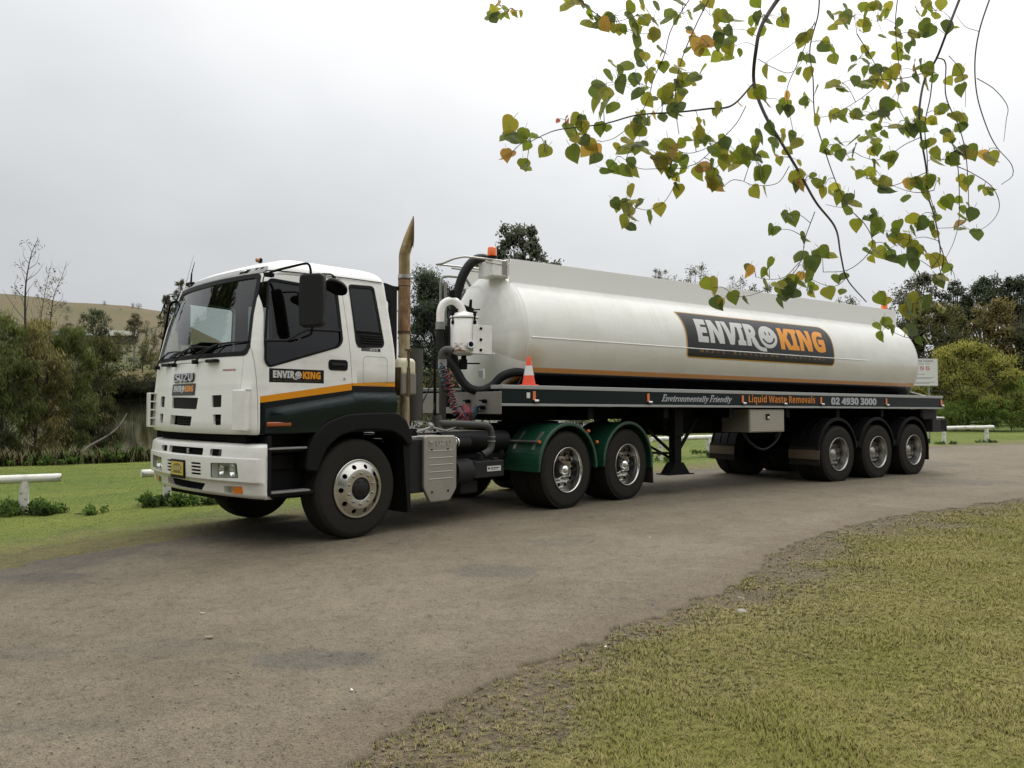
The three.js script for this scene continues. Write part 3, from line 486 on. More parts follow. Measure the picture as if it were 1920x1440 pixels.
part(truck, 'grade_badge', drape(rect(0.682, 0.905, 1.704, 1.729), frontAt(0.003), 0.05), mat([1, 1, 1], 0.5, 0, { map: premiumTex, transparent: true, alphaTest: 0.4 }));
// radiator mesh seen through the openings
part(truck, 'radiator', span(-1.19, -1.13, 1.10, 1.50, -0.95, 0.95), M.black);
for (let k = 0; k < 3; k++) part(truck, 'grille_bar', drape(rect(-0.20, 0.345, 1.190 + k * 0.030, 1.195 + k * 0.030), frontAt(-0.018), 0.1), M.plasticGrey); for (let k = 0; k < 8; k++) part(truck, 'grille_bar', drape(rect(-0.16 + k * 0.065, -0.156 + k * 0.065, 1.168, 1.272), frontAt(-0.020), 0.1), M.plasticGrey);
grilleAll.forEach((p, i) => part(truck, i === 1 || i === 3 || i === 5 ? 'grille_mesh' : 'grille_panel', drape(grow(p, 0.004), frontAt(i === 1 || i === 3 || i === 5 ? -0.024 : -0.016), 0.1), i === 1 || i === 3 || i === 5 ? M.black : M.plastic));
for (const s of [1, -1]) part(truck, 'grille_bar', drape(s > 0 ? rect(0.59, 0.735, 1.230, 1.237) : rect(-0.735, -0.59, 1.230, 1.237), frontAt(-0.016), 0.1), M.plasticGrey);
// corner vanes that stand off the cab on ribs
for (const s of [1, -1]) {
  const rg = cabRing(1.34, 0).slice(0, 21), way = []; for (let v = 0.975; v < 1.11; v += 0.03) way.push([cabF(1.34) + 0.11 * v * v, v]); for (const q of rg) if (q[1] > 1.105 && q[1] < 1.142) way.push(q);
  const off = (k) => way.map((q, i) => { const a = way[Math.max(0, i - 1)], b = way[Math.min(way.length - 1, i + 1)], l = Math.hypot(b[0] - a[0], b[1] - a[1]); return [q[0] - (b[1] - a[1]) / l * k, q[1] + (b[0] - a[0]) / l * k]; });
  let g = ext(rounded([...off(0.072), ...off(0.050).reverse()], 0.010).map(([u, v]) => [u, -v]), 0.385, 0, 0.010).rotateX(-PI / 2).translate(0, 1.135, 0);
  g = flat(g); const vane = part(truck, 'corner_vane', s > 0 ? g : mirrorZ(g), M.white);
  const bk = ext([...off(0.055), ...off(-0.01).reverse()].map(([u, v]) => [u, -v]), 0.014).rotateX(-PI / 2);
  for (let k = 0; k < 5; k++) { if (s > 0 && k % 4) continue; const r = flat(bk.clone().translate(0, 1.137 + k * 0.0925, 0)); part(vane, 'rib', s > 0 ? r : mirrorZ(r), M.white); }
  const edge2 = ext([off(0.06)[way.length - 2], off(0.06)[way.length - 1], off(-0.01)[way.length - 1], off(-0.01)[way.length - 2]].map(([u, v]) => [u, -v]), 0.385).rotateX(-PI / 2).translate(0, 1.138, 0); if (s > 0) part(vane, 'rib', flat(edge2), M.white);
  const edge = ext([off(0.06)[0], off(0.06)[1], off(-0.01)[1], off(-0.01)[0]].map(([u, v]) => [u, -v]), 0.385).rotateX(-PI / 2).translate(0, 1.138, 0); if (s > 0) part(vane, 'rib', flat(edge), M.white);
}
// wipers
const onGlass = (v, y, o) => V3(...frontAt(o)(v, y));
for (const [piv, elbow, tip, tail] of [[[0.22, 1.812], [0.60, 1.975], [1.03, 1.985], [0.20, 1.90]], [[-0.30, 1.800], [0.06, 1.962], [0.50, 1.95], [-0.42, 1.885]], [[-0.98, 1.80], [-0.55, 1.945], [-0.05, 1.93], [-0.86, 1.87]]]) {
  const w = part(truck, 'wiper', [taper([onGlass(...piv, 0.03), onGlass(lerp(piv[0], elbow[0], 0.5), lerp(piv[1], elbow[1], 0.5), 0.05), onGlass(...elbow, 0.03)], 0.011, 0.007, 10, 6), rod(onGlass(piv[0], piv[1], 0).toArray(), onGlass(piv[0], piv[1], 0.055).toArray(), 0.022)], M.seal);
  part(w, 'wiper_blade', tube([onGlass(...tail, 0.014), onGlass(...elbow, 0.022), onGlass(...tip, 0.014)], 0.008, 14, 6), M.seal);
}
for (const v of [0.53, -0.55]) part(truck, 'wiper_cowl', box(0.06, 0.032, 0.20, cabF(1.81) + 0.11 * v * v - 0.02, 1.812, v, 0.012), M.seal);
// --- bumper
const bumpRing = (y, ins) => {
  const prof = [[0.48, -1.215], [0.50, -1.245], [0.54, -1.278], [0.635, -1.285], [0.648, -1.318], [0.80, -1.325], [0.868, -1.325], [0.882, -1.312], [0.98, -1.300], [1.00, -1.285], [1.04, -1.26]];
  const uF = interp(prof, y) + ins, w = 1.245 - ins, K = 0.105, out = [], v0 = w - 0.13, u0 = uF + K * v0 * v0, sl = 2 * K * v0, back = -1.045;
  for (let i = 0; i <= 12; i++) { const v = v0 * i / 12; out.push([uF + K * v * v, v]); }
  const P1 = [u0 + 0.07 * sl, v0 + 0.07], P2 = [u0 + 0.045, w], P3 = [u0 + 0.105, w];
  for (let i = 1; i <= 8; i++) { const t = i / 8, m = 1 - t; out.push([m * m * m * u0 + 3 * m * m * t * P1[0] + 3 * m * t * t * P2[0] + t * t * t * P3[0], m * m * m * v0 + 3 * m * m * t * P1[1] + 3 * m * t * t * P2[1] + t * t * t * P3[1]]); }
  out.push([back, w], [back, w * 0.5], [back, 0]);
  const full = out.slice(); for (let i = out.length - 2; i > 0; i--) full.push([out[i][0], -out[i][1]]); return full;
};
const bumpLv = [[0.488, 0.03], [0.495, 0.01], [0.51, 0], [0.54, 0], [0.635, 0], [0.648, 0], [0.66, 0], [0.75, 0], [0.868, 0], [0.872, 0.004], [0.882, 0], [0.93, 0], [0.975, 0], [0.992, 0.004], [1.004, 0.02], [1.010, 0.05]];
let bump = loft(bumpLv, bumpRing);
const hlShape = rounded([[0.585, 0.674], [1.008, 0.690], [0.992, 0.829], [0.582, 0.818]], 0.018), fogShape = rounded([[0.740, 0.527], [1.022, 0.536], [1.016, 0.608], [0.735, 0.598]], 0.02);
const mouth = rounded([[-0.345, 0.527], [0.48, 0.540], [0.478, 0.622], [-0.43, 0.605]], 0.02), slotC = rounded(rect(-0.42, 0.372, 0.882, 0.955), 0.014), slotR = rounded([[0.444, 0.885], [0.635, 0.887], [0.65, 0.92], [0.64, 0.950], [0.444, 0.952]], 0.018), slotL = rounded(rect(-0.74, -0.545, 0.882, 0.952), 0.014);
const gs = []; for (const [a, b] of [[0.20, 0.385], [-0.41, -0.22]]) for (let k = 0; k < 4; k++) gs.push(rect(a, b, 0.688 + k * 0.034, 0.708 + k * 0.034));
const hole = (p, a = -1.5, b = -1.17) => onX(p, a, b);
bump = cut(bump, mergeGeometries([hole(mouth, -1.5, -1.0), hole(slotC), hole(slotR), hole(slotL), ...gs.map((p) => hole(p, -1.5, -1.24)), onX(hlShape, -1.5, -1.13), onX(flip(hlShape), -1.5, -1.13), onX(fogShape, -1.5, -1.10), onX(flip(fogShape), -1.5, -1.10)].map(flat)));
const bumper = part(truck, 'bumper', sideUV(bump), M.white);
part(bumper, 'step_pad', drape(rounded([[0.38, -1.10], [0.62, -1.05], [1.08, -1.03], [1.10, -1.0], [0.38, -1.0]].map(([v, u]) => [v, u]), 0.01), (v, u) => [u, 1.014, v], 0.2), M.greyPaint);
part(bumper, 'bumper_inside', [span(-1.16, -1.08, 0.53, 0.96, -0.80, 0.80)], M.black);
for (const [p, o] of [[slotC, 0.030], [slotR, 0.026], [slotL, 0.026], [mouth, 0.035], ...gs.map((q) => [q, 0.010])]) part(bumper, 'intake_mesh', drape(grow(p, 0.003), (v, y) => [interp([[0.5, -1.245], [0.54, -1.278], [0.635, -1.285], [0.648, -1.318], [0.868, -1.325], [0.882, -1.312], [1.0, -1.29]], y) + 0.105 * v * v + o, y, v], 0.1), M.black);
for (const v of [0.06, 0.50]) part(bumper, 'bracket', span(-1.298 + 0.105 * v * v, -1.285 + 0.105 * v * v, 0.892, 0.942, v, v + 0.05), M.steel);
const bumpAt = (o, y0) => (v, y) => [(y > 0.64 ? -1.322 : -1.283) + 0.105 * v * v - o, y, v];
for (const s of [1, -1]) {
  const h = s > 0 ? hlShape : flip(hlShape), hl = part(truck, 'headlight', drape(h, bumpAt(-0.075), 0.15), mat([0.50, 0.50, 0.48], 0.35, 0.85));
  part(hl, 'headlight_frame', drape(grow(h, 0.004), bumpAt(-0.004), 0.15, [grow(h, -0.014)]), M.seal);
  part(hl, 'lens', drape(h, bumpAt(-0.012), 0.15), M.lens);
  for (const [v, r, y] of [[0.70, 0.048, 0.748], [0.87, 0.058, 0.755]]) part(hl, 'reflector', lathe([[0.006, -0.03], [r * 0.6, -0.022], [r, 0.012], [r + 0.006, 0.012]], 28).rotateY(-PI / 2).translate(-1.27 + 0.105 * v * v, y, s * v), M.chrome);
  const f = s > 0 ? fogShape : flip(fogShape), seg = (a, b) => rounded(s > 0 ? [[a, 0.533], [b, 0.538], [b, 0.604], [a, 0.600]] : [[-b, 0.538], [-a, 0.533], [-a, 0.600], [-b, 0.604]], 0.008);
  const fog = part(truck, 'fog_lamp', drape(f, bumpAt(-0.05), 0.15), M.steel);
  part(fog, 'lens', drape(seg(0.745, 0.872), bumpAt(-0.008), 0.15), M.lens); part(fog, 'indicator', drape(seg(0.876, 1.012), bumpAt(-0.006), 0.15), M.amber);
}
const plateTex = canvasTex(256, 160, (g, w, h) => { g.fillStyle = '#c9b24a'; g.fillRect(0, 0, w, h); g.fillStyle = '#7c6a34'; g.beginPath(); g.ellipse(128, 76, 96, 56, 0, 0, 7); g.fill(); g.fillStyle = '#c7b96a'; g.font = 'bold 74px sans-serif'; for (let i = 0; i < 4; i++) { g.fillRect(52 + i * 40, 50, 26, 54); } g.fillStyle = '#5f6a2c'; g.fillRect(30, 122, 196, 16); });
const np = part(truck, 'number_plate', span(-1.335, -1.318, 0.632, 0.822, -0.235, 0.100), M.plastic);
part(np, 'plate_face', drape(rect(-0.215, 0.078, 0.665, 0.800), (v, y) => [-1.337, y, v], 0.3), mat([1, 1, 1], 0.45, 0, { map: plateTex }));
part(truck, 'underrun_panel', [span(-1.12, -0.7, 0.43, 0.50, -0.75, 0.62, 0.02), span(-1.16, -1.02, 1.02, 1.10, -1.05, 1.05, 0.01)], M.black);

// --- mirrors
const mir = part(truck, 'mirror', (() => { const g = ext(rounded([[-0.118, -0.255], [0.118, -0.25], [0.128, 0.0], [0.118, 0.262], [-0.118, 0.255], [-0.128, 0]], 0.05), 0.105, -0.05, 0.022); return g.rotateY(-0.95).translate(-0.70, 2.372, 1.445); })(), M.plasticGrey, 'tall rear-view mirror beside the passenger door');
part(mir, 'mirror_arm', [tube([[-0.985, 2.640, 1.115], [-0.955, 2.66, 1.20], [-0.80, 2.715, 1.42], [-0.755, 2.715, 1.455], [-0.735, 2.665, 1.46], [-0.73, 2.60, 1.455]], 0.0125, 30, 8), box(0.085, 0.04, 0.06, -0.98, 2.625, 1.125, 0.01), tube([[-0.70, 2.14, 1.445], [-0.69, 2.06, 1.40], [-0.69, 2.03, 1.24]], 0.011, 12, 8)], M.plastic);
const mir2 = part(truck, 'blind_spot_mirror', (() => { const g = new THREE.SphereGeometry(1, 28, 16, 0, 2 * PI, 0, PI * 0.56); g.scale(0.135, 0.062, 0.105).rotateZ(-0.42).rotateY(0.5).translate(-0.43, 2.533, 1.43); return g; })(), M.plastic);
part(mir2, 'mirror_arm', [tube([[-0.63, 2.635, 1.45], [-0.58, 2.645, 1.45], [-0.49, 2.650, 1.44], [-0.455, 2.62, 1.435], [-0.45, 2.585, 1.43]], 0.009, 20, 8), rod([-0.465, 2.60, 1.435], [-0.455, 2.64, 1.435], 0.018)], M.plastic);
const mirFar = part(truck, 'mirror', ext(rounded(rect(-0.11, 0.11, -0.25, 0.25), 0.05), 0.10, -0.05, 0.022).rotateY(0.95).translate(-0.70, 2.36, -1.43), M.plasticGrey);
part(mirFar, 'mirror_arm', tube([[-0.985, 2.640, -1.10], [-0.80, 2.70, -1.38], [-0.72, 2.68, -1.43], [-0.70, 2.58, -1.43]], 0.012, 20, 8), M.plastic);
// roof lamps and aerials
const rl = part(truck, 'roof_marker', [box(0.04, 0.05, 0.045, -0.945, 2.80, 0.88, 0.015)], M.seal); part(rl, 'marker_lens', new THREE.SphereGeometry(0.024, 16, 12).translate(-0.968, 2.803, 0.876), mat([0.55, 0.30, 0.16], 0.3));
part(truck, 'aerial', [rod([-0.96, 2.74, -0.66], [-0.955, 2.86, -0.655], 0.012, 0.008), rod([-0.955, 2.86, -0.655], [-0.93, 2.985, -0.64], 0.006, 0.003), box(0.06, 0.04, 0.14, -0.965, 2.735, -0.66, 0.012)], M.seal);
part(truck, 'aerial', [rod([-0.90, 2.72, -0.96], [-0.86, 3.10, -0.83], 0.004, 0.0018)], M.steel);

// --- cab interior
const fabric = mat([0.05, 0.052, 0.055], 0.95);
for (const z of [0.55, -0.55]) { const seat = part(truck, 'seat', [box(0.50, 0.14, 0.50, -0.22, 1.60, z, 0.05)], fabric); part(seat, 'backrest', box(0.13, 0.62, 0.48, 0.10, 1.92, z, 0.05, 0, 0, -0.15), fabric); part(seat, 'headrest', box(0.09, 0.17, 0.26, 0.17, 2.30, z, 0.04, 0, 0, -0.12), fabric); }
part(truck, 'dashboard', [ext(rounded([[-1.16, 1.5], [-0.86, 1.5], [-0.84, 1.80], [-0.92, 1.86], [-1.13, 1.84]], 0.04), 1.96, -0.98, 0.01)], mat([0.035, 0.035, 0.037], 0.8));
const wheelG = new THREE.TorusGeometry(0.225, 0.014, 10, 40); part(truck, 'steering_wheel', [wheelG.rotateX(PI / 2).rotateZ(-0.5).translate(-0.78, 1.93, -0.56), rod([-0.78, 1.93, -0.56], [-0.95, 1.72, -0.56], 0.03), rod([-0.97, 1.83, -0.56], [-0.59, 2.04, -0.56], 0.016), rod([-0.78, 1.93, -0.78], [-0.78, 1.93, -0.34], 0.016)], M.plastic);
part(truck, 'cab_floor', span(-1.1, 0.38, 1.22, 1.30, -1.08, 1.08), M.black);

// --- steps, arches, guards
for (const s of [1, -1]) {
  const z = (a) => s * a;
  part(truck, 'step_well', [span(-1.0, -0.5, 0.45, 1.09, z(0.62), z(0.98), 0.02), span(-1.03, -0.985, 0.50, 1.09, z(0.9), z(1.215), 0.01), span(-1.0, -0.52, 0.50, 0.545, z(0.9), z(1.20), 0.01), span(-1.02, -0.56, 0.925, 0.955, z(0.9), z(1.20), 0.01), span(-0.97, -0.62, 0.74, 0.90, z(0.96), z(1.02), 0.02)], M.plastic);
  part(truck, 'step_tread', span(-1.02, -0.615, 0.952, 0.972, z(1.10), z(1.232), 0.006), M.galv); part(truck, 'step_tread', span(-0.99, -0.575, 0.535, 0.556, z(1.10), z(1.225), 0.006), M.galv);
  const arch = [[-0.645, 0.735], [-0.615, 0.95], [-0.54, 1.095], [-0.42, 1.205], [-0.19, 1.285], [0.10, 1.302], [0.478, 1.302], [0.60, 1.22], [0.665, 1.08], [0.69, 0.95], [0.62, 0.93], [0.555, 1.02], [0.42, 1.095], [0.20, 1.120], [-0.05, 1.118], [-0.25, 1.065], [-0.40, 0.95], [-0.485, 0.78], [-0.50, 0.72]];
  const ga = ext(rounded(arch, 0.05), 0.42, 0.83, 0.018); part(truck, 'wheel_arch', s > 0 ? ga : mirrorZ(ga), M.plastic);
  const flapPts = [[0.585, 0.97], [0.68, 0.97], [0.685, 0.56], [0.70, 0.20], [0.655, 0.20], [0.62, 0.56]], gf = ext(flapPts, 0.40, 0.80, 0.004); part(truck, 'mud_flap', s > 0 ? gf : mirrorZ(gf), M.plastic);
}
part(truck, 'engine_block', [span(-0.9, 0.55, 0.62, 1.12, -0.55, 0.55, 0.04), span(-0.6, 0.5, 0.5, 0.7, -0.8, 0.8, 0.04)], M.black);
// --- chassis and axles
const beam = (z) => [span(-0.9, 5.15, 0.78, 0.80, z - 0.045, z + 0.045, 0.003), span(-0.9, 5.15, 1.02, 1.04, z - 0.045, z + 0.045, 0.003), span(-0.9, 5.15, 0.80, 1.02, z - 0.008, z + 0.008, 0)];
for (const z of [0.43, -0.43]) part(truck, 'chassis_rail', beam(z), M.chassis);
part(truck, 'deck_plate', [span(0.75, 2.35, 1.045, 1.055, -0.85, 0.80, 0.002)], mat([0.16, 0.14, 0.12], 0.8, 0, { map: grimeMap }));
part(truck, 'front_axle', [span(-0.07, 0.07, 0.42, 0.56, -0.95, 0.95, 0.03), span(-0.5, 0.6, 0.60, 0.66, 0.35, 0.45), span(-0.5, 0.6, 0.60, 0.66, -0.45, -0.35)], M.chassis);
for (const u of [3.34, 4.71]) { const ax = part(truck, 'drive_axle', [rod([u, 0.515, -0.95], [u, 0.515, 0.95], 0.085), new THREE.SphereGeometry(0.24, 20, 14).translate(u, 0.515, 0)], M.chassis); part(ax, 'leaf_spring', [span(u - 0.55, u + 0.55, 0.66, 0.72, 0.46, 0.55, 0.01), span(u - 0.55, u + 0.55, 0.66, 0.72, -0.55, -0.46, 0.01)], M.chassis); }
for (const z of [0.5, -0.5]) part(truck, 'air_bag', rod([4.02, 0.5, z], [4.02, 0.8, z], 0.1), M.black);
part(truck, 'fifth_wheel', [rod([3.89, 1.10, 0], [3.89, 1.15, 0], 0.46, 0.46, 32), span(3.5, 4.3, 1.04, 1.12, -0.5, 0.5, 0.02)], M.chassis);
wheel(truck, 'front', 0, 0.515, 1.19, 1, 0.055); wheel(truck, 'front', 0, 0.515, -1.19, -1, 0.055);
for (const u of [3.34, 4.71]) for (const s of [1, -1]) { wheel(truck, 'drive', u, 0.515, s * 1.235, s); wheel(truck, 'inner', u, 0.515, s * 0.915, s); }
// rear guards: green half rounds
for (const [u, a0, a1] of [[3.34, 3.0, 186 / 180 * PI * 0 - 0.02], [4.71, 3.02, -0.15]]) for (const s of [1, -1]) {
  const sheet = (r0, r1, b0, b1) => { const o = [], q = []; for (let i = 0; i <= 26; i++) { const a = lerp(b0, b1, i / 26); o.push([u + r1 * Math.cos(a), 0.53 + r1 * Math.sin(a)]); q.push([u + r0 * Math.cos(a), 0.53 + r0 * Math.sin(a)]); } return [...o, ...q.reverse()]; };
  const gd = [ext(sheet(0.597, 0.608, a0, a1), 0.63, 0.635, 0), ext(sheet(0.575, 0.622, a0, a1), 0.035, 1.232, 0.010)];
  const gg = join(gd), guard = part(truck, 'mudguard', s > 0 ? gg : mirrorZ(gg), M.green);
  const hem = ext([[u - 0.615, 0.52], [u - 0.585, 0.52], [u - 0.575, 0.62], [u - 0.605, 0.62]], 0.63, 0.635, 0.004); part(guard, 'guard_hem', s > 0 ? hem : mirrorZ(hem), M.green);
  if (u < 4) { const b = [rod([u - 0.53, 0.905, s * 0.50], [u - 0.53, 0.905, s * 1.20], 0.020), rod([u - 0.58, 0.96, s * 0.5], [u - 0.58, 0.96, s * 0.62], 0.024)]; for (const z of [0.76, 1.10]) { const o = [], q = []; for (let i = 0; i <= 8; i++) { const a = lerp(2.18, 2.68, i / 8); o.push([u + 0.615 * Math.cos(a), 0.53 + 0.615 * Math.sin(a)]); q.push([u + 0.607 * Math.cos(a), 0.53 + 0.607 * Math.sin(a)]); } const e = ext([...o, ...q.reverse()], 0.045, z - 0.022); b.push(s > 0 ? e : mirrorZ(e)); } part(guard, 'guard_stay', b, M.steel); part(guard, 'marker', rod([u - 0.53, 0.905, s * 1.20], [u - 0.53, 0.905, s * 1.215], 0.021), M.amber); }
  else { const fl2 = ext([[u + 0.60, 0.56], [u + 0.64, 0.56], [u + 0.66, 0.20], [u + 0.63, 0.20]], 0.6, 0.65, 0.003); part(guard, 'mud_flap', s > 0 ? fl2 : mirrorZ(fl2), M.rubber); }
}
for (const [u, y] of [[3.92, 1.02], [4.12, 0.86]]) part(truck, 'guard_marker', new THREE.SphereGeometry(0.028, 12, 8).translate(u, y, 1.13), M.amber);
// --- between cab and trailer
// battery box with the pressed alloy cover
part(truck, 'battery_box', [span(0.64, 1.36, 0.40, 1.00, 0.55, 1.165, 0.015)], M.plasticGrey);
const coverPts = rounded([[0.865, 1.040], [0.865, 0.45], [0.965, 0.285], [1.255, 0.285], [1.36, 0.42], [1.36, 1.030]], [0.055, 0.03, 0.03, 0.03, 0.03, 0.055]);
const cover = part(truck, 'battery_cover', (() => ext(coverPts, 0.05, 1.165, 0.014))(), mat([0.42, 0.40, 0.36], 0.42, 0.85, { map: grimeMap }));
for (let k = 0; k < 5; k++) part(cover, 'pressed_rib', box(0.36, 0.012, 0.012, 1.115, 0.545 + k * 0.079, 1.217, 0.005), M.steel);
part(cover, 'pressed_name', (() => { const out = []; let x = 0.935; for (const c of 'ISUZU') { const w = c === 'I' ? 0.024 : 0.076; out.push(letters(c, 0.062, 0.004, w - 0.008).translate(x, 0.915, 1.2155)); x += w + 0.004; } return out; })(), M.steel);
for (const [u, y] of [[0.98, 0.875], [1.22, 0.875], [0.985, 0.40], [1.225, 0.40]]) part(cover, 'bolt', rod([u, y, 1.214], [u, y, 1.220], 0.014, 0.014, 8), M.plasticGrey);
// exhaust stack, rusted and cream heat-stained
const rust = canvasTex(256, 512, (g, w, h) => { const r = rngOf(8); g.fillStyle = '#b08c64'; g.fillRect(0, 0, w, h); for (let i = 0; i < 900; i++) { g.fillStyle = ['rgba(96,60,30,0.10)', 'rgba(170,140,100,0.10)', 'rgba(60,42,28,0.08)'][i % 3]; g.beginPath(); g.ellipse(r() * w, r() * h, 4 + r() * 26, 10 + r() * 70, 0, 0, 7); g.fill(); } });
const creamTex = canvasTex(256, 512, (g, w, h) => { const r = rngOf(9); g.fillStyle = '#b5a988'; g.fillRect(0, 0, w, h); for (let i = 0; i < 500; i++) { g.fillStyle = ['rgba(120,92,56,0.08)', 'rgba(220,212,188,0.10)', 'rgba(80,64,44,0.06)'][i % 3]; g.beginPath(); g.ellipse(r() * w, r() * h, 4 + r() * 30, 10 + r() * 80, 0, 0, 7); g.fill(); } });
const rustM = mat([1, 1, 1], 0.6, 0.05, { map: rust }), creamM = mat([1, 1, 1], 0.6, 0.1, { map: creamTex });
const EU = 0.867, EZ = 0.85;
const stack = part(truck, 'exhaust_stack', rod([EU, 2.22, EZ], [EU, 2.86, EZ], 0.071, 0.071, 28), rustM);
part(stack, 'lower_pipe', [rod([EU + 0.005, 1.50, EZ], [EU, 2.23, EZ], 0.064, 0.066, 28), rod([EU + 0.02, 0.98, EZ], [EU + 0.005, 1.52, EZ], 0.058, 0.06, 24)], creamM);
const tip = (() => { const L = (k, y) => [EU + 0.69 * k, y, EZ + 0.72 * k], g = tube([L(0, 2.84), L(0, 3.0), L(0, 3.11), L(0.015, 3.18), L(0.066, 3.33), L(0.160, 3.55)], 0.064, 60, 28), p = g.attributes.position, lim = 0.104; for (let i = 0; i < p.count; i++) { const k = (p.getX(i) - EU) * 0.69 + (p.getZ(i) - EZ) * 0.72; if (k > lim) { const e = k - lim; p.setX(i, p.getX(i) - 0.69 * e); p.setZ(i, p.getZ(i) - 0.72 * e); p.setY(i, p.getY(i) - e * 2.9); } } g.computeVertexNormals(); return g; })();
part(stack, 'outlet', tip, mat([0.74, 0.66, 0.54], 0.38, 0.8, { map: creamTex }));
part(stack, 'pipe_clamp', [rod([EU, 2.845, EZ], [EU, 2.885, EZ], 0.074, 0.074, 28), box(0.06, 0.03, 0.03, EU + 0.095, 2.865, EZ)], M.steel); part(stack, 'pipe_clamp', [rod([EU, 2.205, EZ], [EU, 2.235, EZ], 0.075, 0.075, 28), rod([EU, 2.745, EZ], [EU, 2.757, EZ], 0.073, 0.073, 28), rod([EU, 2.825, EZ], [EU, 2.84, EZ], 0.0725, 0.0725, 28)], mat([0.06, 0.035, 0.02], 0.7));
const perfTex = canvasTex(128, 256, (g, w, h) => { g.fillStyle = '#5d5c56'; g.fillRect(0, 0, w, h); g.fillStyle = '#15150f'; for (let j = 0; j < 42; j++) for (let i = 0; i < 20; i++) { g.beginPath(); g.arc(3 + i * 6.4 + (j % 2) * 3.2, 3 + j * 6.1, 1.7, 0, 7); g.fill(); } }); perfTex.wrapS = perfTex.wrapT = THREE.RepeatWrapping; perfTex.repeat.set(4, 4);
part(truck, 'heat_shield', (() => { const g = new THREE.CylinderGeometry(0.125, 0.125, 0.84, 28, 1, true).translate(1.03, 1.62, 0.80); return g; })(), mat([1, 1, 1], 0.5, 0.7, { map: perfTex }));
const bottle = part(truck, 'coolant_bottle', [box(0.23, 0.215, 0.17, 0.735, 1.800, 1.03, 0.06)], mat([0.66, 0.62, 0.47], 0.55, 0, { map: grimeMap }));
part(bottle, 'bottle_lower', [box(0.225, 0.26, 0.165, 0.737, 1.62, 1.03, 0.03)], mat([0.20, 0.19, 0.16], 0.5, 0, { map: grimeMap }));
part(truck, 'bottle_bracket', [span(0.70, 0.745, 1.47, 1.80, 1.112, 1.124, 0.004), span(0.615, 0.63, 1.49, 1.80, 0.94, 1.11, 0.004), rod([0.722, 1.78, 1.115], [0.735, 1.985, 1.10], 0.016), rod([0.735, 1.985, 1.09], [0.737, 2.003, 1.09], 0.038)], mat([0.30, 0.26, 0.20], 0.55, 0.5, { map: creamTex }));
part(truck, 'intake_panel', (() => { const hole_ = rounded(rect(0.545, 0.625, 2.32, 2.56), 0.038); return ext(rounded([[0.505, 1.30], [0.72, 1.30], [0.72, 2.72], [0.54, 2.755], [0.505, 2.72]], 0.02), 0.05, 0.86, 0.006, [hole_]); })(), M.plastic);
part(truck, 'intake_bracket', [span(0.50, 0.84, 2.70, 2.745, 0.80, 0.84), span(0.50, 0.56, 1.3, 2.5, 0.5, 0.86)], M.plastic);
// driveline stuff on the near side
part(truck, 'air_pipe', [tube([[1.27, 1.20, 0.96], [1.32, 1.165, 1.0], [1.6, 1.155, 1.06], [1.93, 1.135, 1.08], [2.02, 1.10, 1.08], [2.055, 1.02, 1.08], [2.06, 0.92, 1.08], [2.03, 0.83, 1.08], [1.93, 0.775, 1.06]], 0.042, 60, 14), rod([1.285, 1.10, 0.97], [1.275, 1.26, 0.96], 0.058, 0.05)], M.hoseGrey);
part(truck, 'pipe_coupling', [rod([2.06, 1.00, 1.08], [2.06, 0.985, 1.08], 0.05), rod([2.06, 0.945, 1.08], [2.06, 0.93, 1.08], 0.05)], M.galv);
part(truck, 'air_compressor', [rod([1.48, 0.585, 0.98], [1.74, 0.585, 0.98], 0.15, 0.15, 28), span(1.74, 2.24, 0.495, 0.70, 0.80, 1.12, 0.015), span(1.66, 1.95, 0.30, 0.46, 0.75, 0.95, 0.02), rod([1.92, 0.69, 1.02], [1.92, 0.79, 1.04], 0.05), span(2.12, 2.2, 0.70, 0.725, 0.98, 1.06)], M.plasticGrey);
const cl = canvasTex(128, 48, (g, w, h) => { g.fillStyle = '#c4c4c0'; g.fillRect(0, 0, w, h); g.fillStyle = '#2c2c2c'; g.fillRect(8, 12, 18, 18); g.fillRect(34, 14, 80, 8); g.fillRect(34, 28, 62, 6); });
part(truck, 'maker_label', drape(rect(1.94, 2.18, 0.57, 0.635), (u, y) => [u, y, 1.123], 0.3), mat([1, 1, 1], 0.5, 0, { map: cl }));
part(truck, 'bellows', [rod([1.40, 0.945, 1.03], [1.46, 0.94, 1.03], 0.052), rod([1.53, 0.935, 1.03], [1.72, 0.93, 1.03], 0.056)], M.rubber); part(truck, 'hose_clip', [lathe([[0.05, -0.008], [0.06, -0.008], [0.06, 0.008], [0.05, 0.008]]).rotateY(PI / 2).translate(1.475, 0.94, 1.03), lathe([[0.05, -0.008], [0.06, -0.008], [0.06, 0.008], [0.05, 0.008]]).rotateY(PI / 2).translate(1.515, 0.94, 1.03)], M.chrome);
part(truck, 'fuel_tank', [span(1.40, 2.6, 0.42, 0.96, -1.15, -0.58, 0.10)], M.alloyDull);
part(truck, 'air_tank', [rod([1.42, 0.93, 0.80], [2.55, 0.93, 0.80], 0.13, 0.13, 24), rod([1.45, 0.72, 0.66], [2.6, 0.72, 0.66], 0.12, 0.12, 24)], M.plastic);
part(truck, 'gearbox', [span(0.5, 1.6, 0.55, 1.0, -0.32, 0.32, 0.05), rod([1.6, 0.7, 0], [3.2, 0.56, 0], 0.06)], M.black);
part(truck, 'side_deck', [span(0.72, 1.32, 1.00, 1.03, 0.62, 1.12, 0.004)], M.steel);
part(truck, 'cab_latch', [span(0.70, 0.76, 1.03, 1.12, 0.75, 1.08), span(0.80, 0.86, 1.03, 1.10, 0.72, 1.05), span(0.90, 0.95, 1.03, 1.11, 0.70, 1.0)], M.chassis);
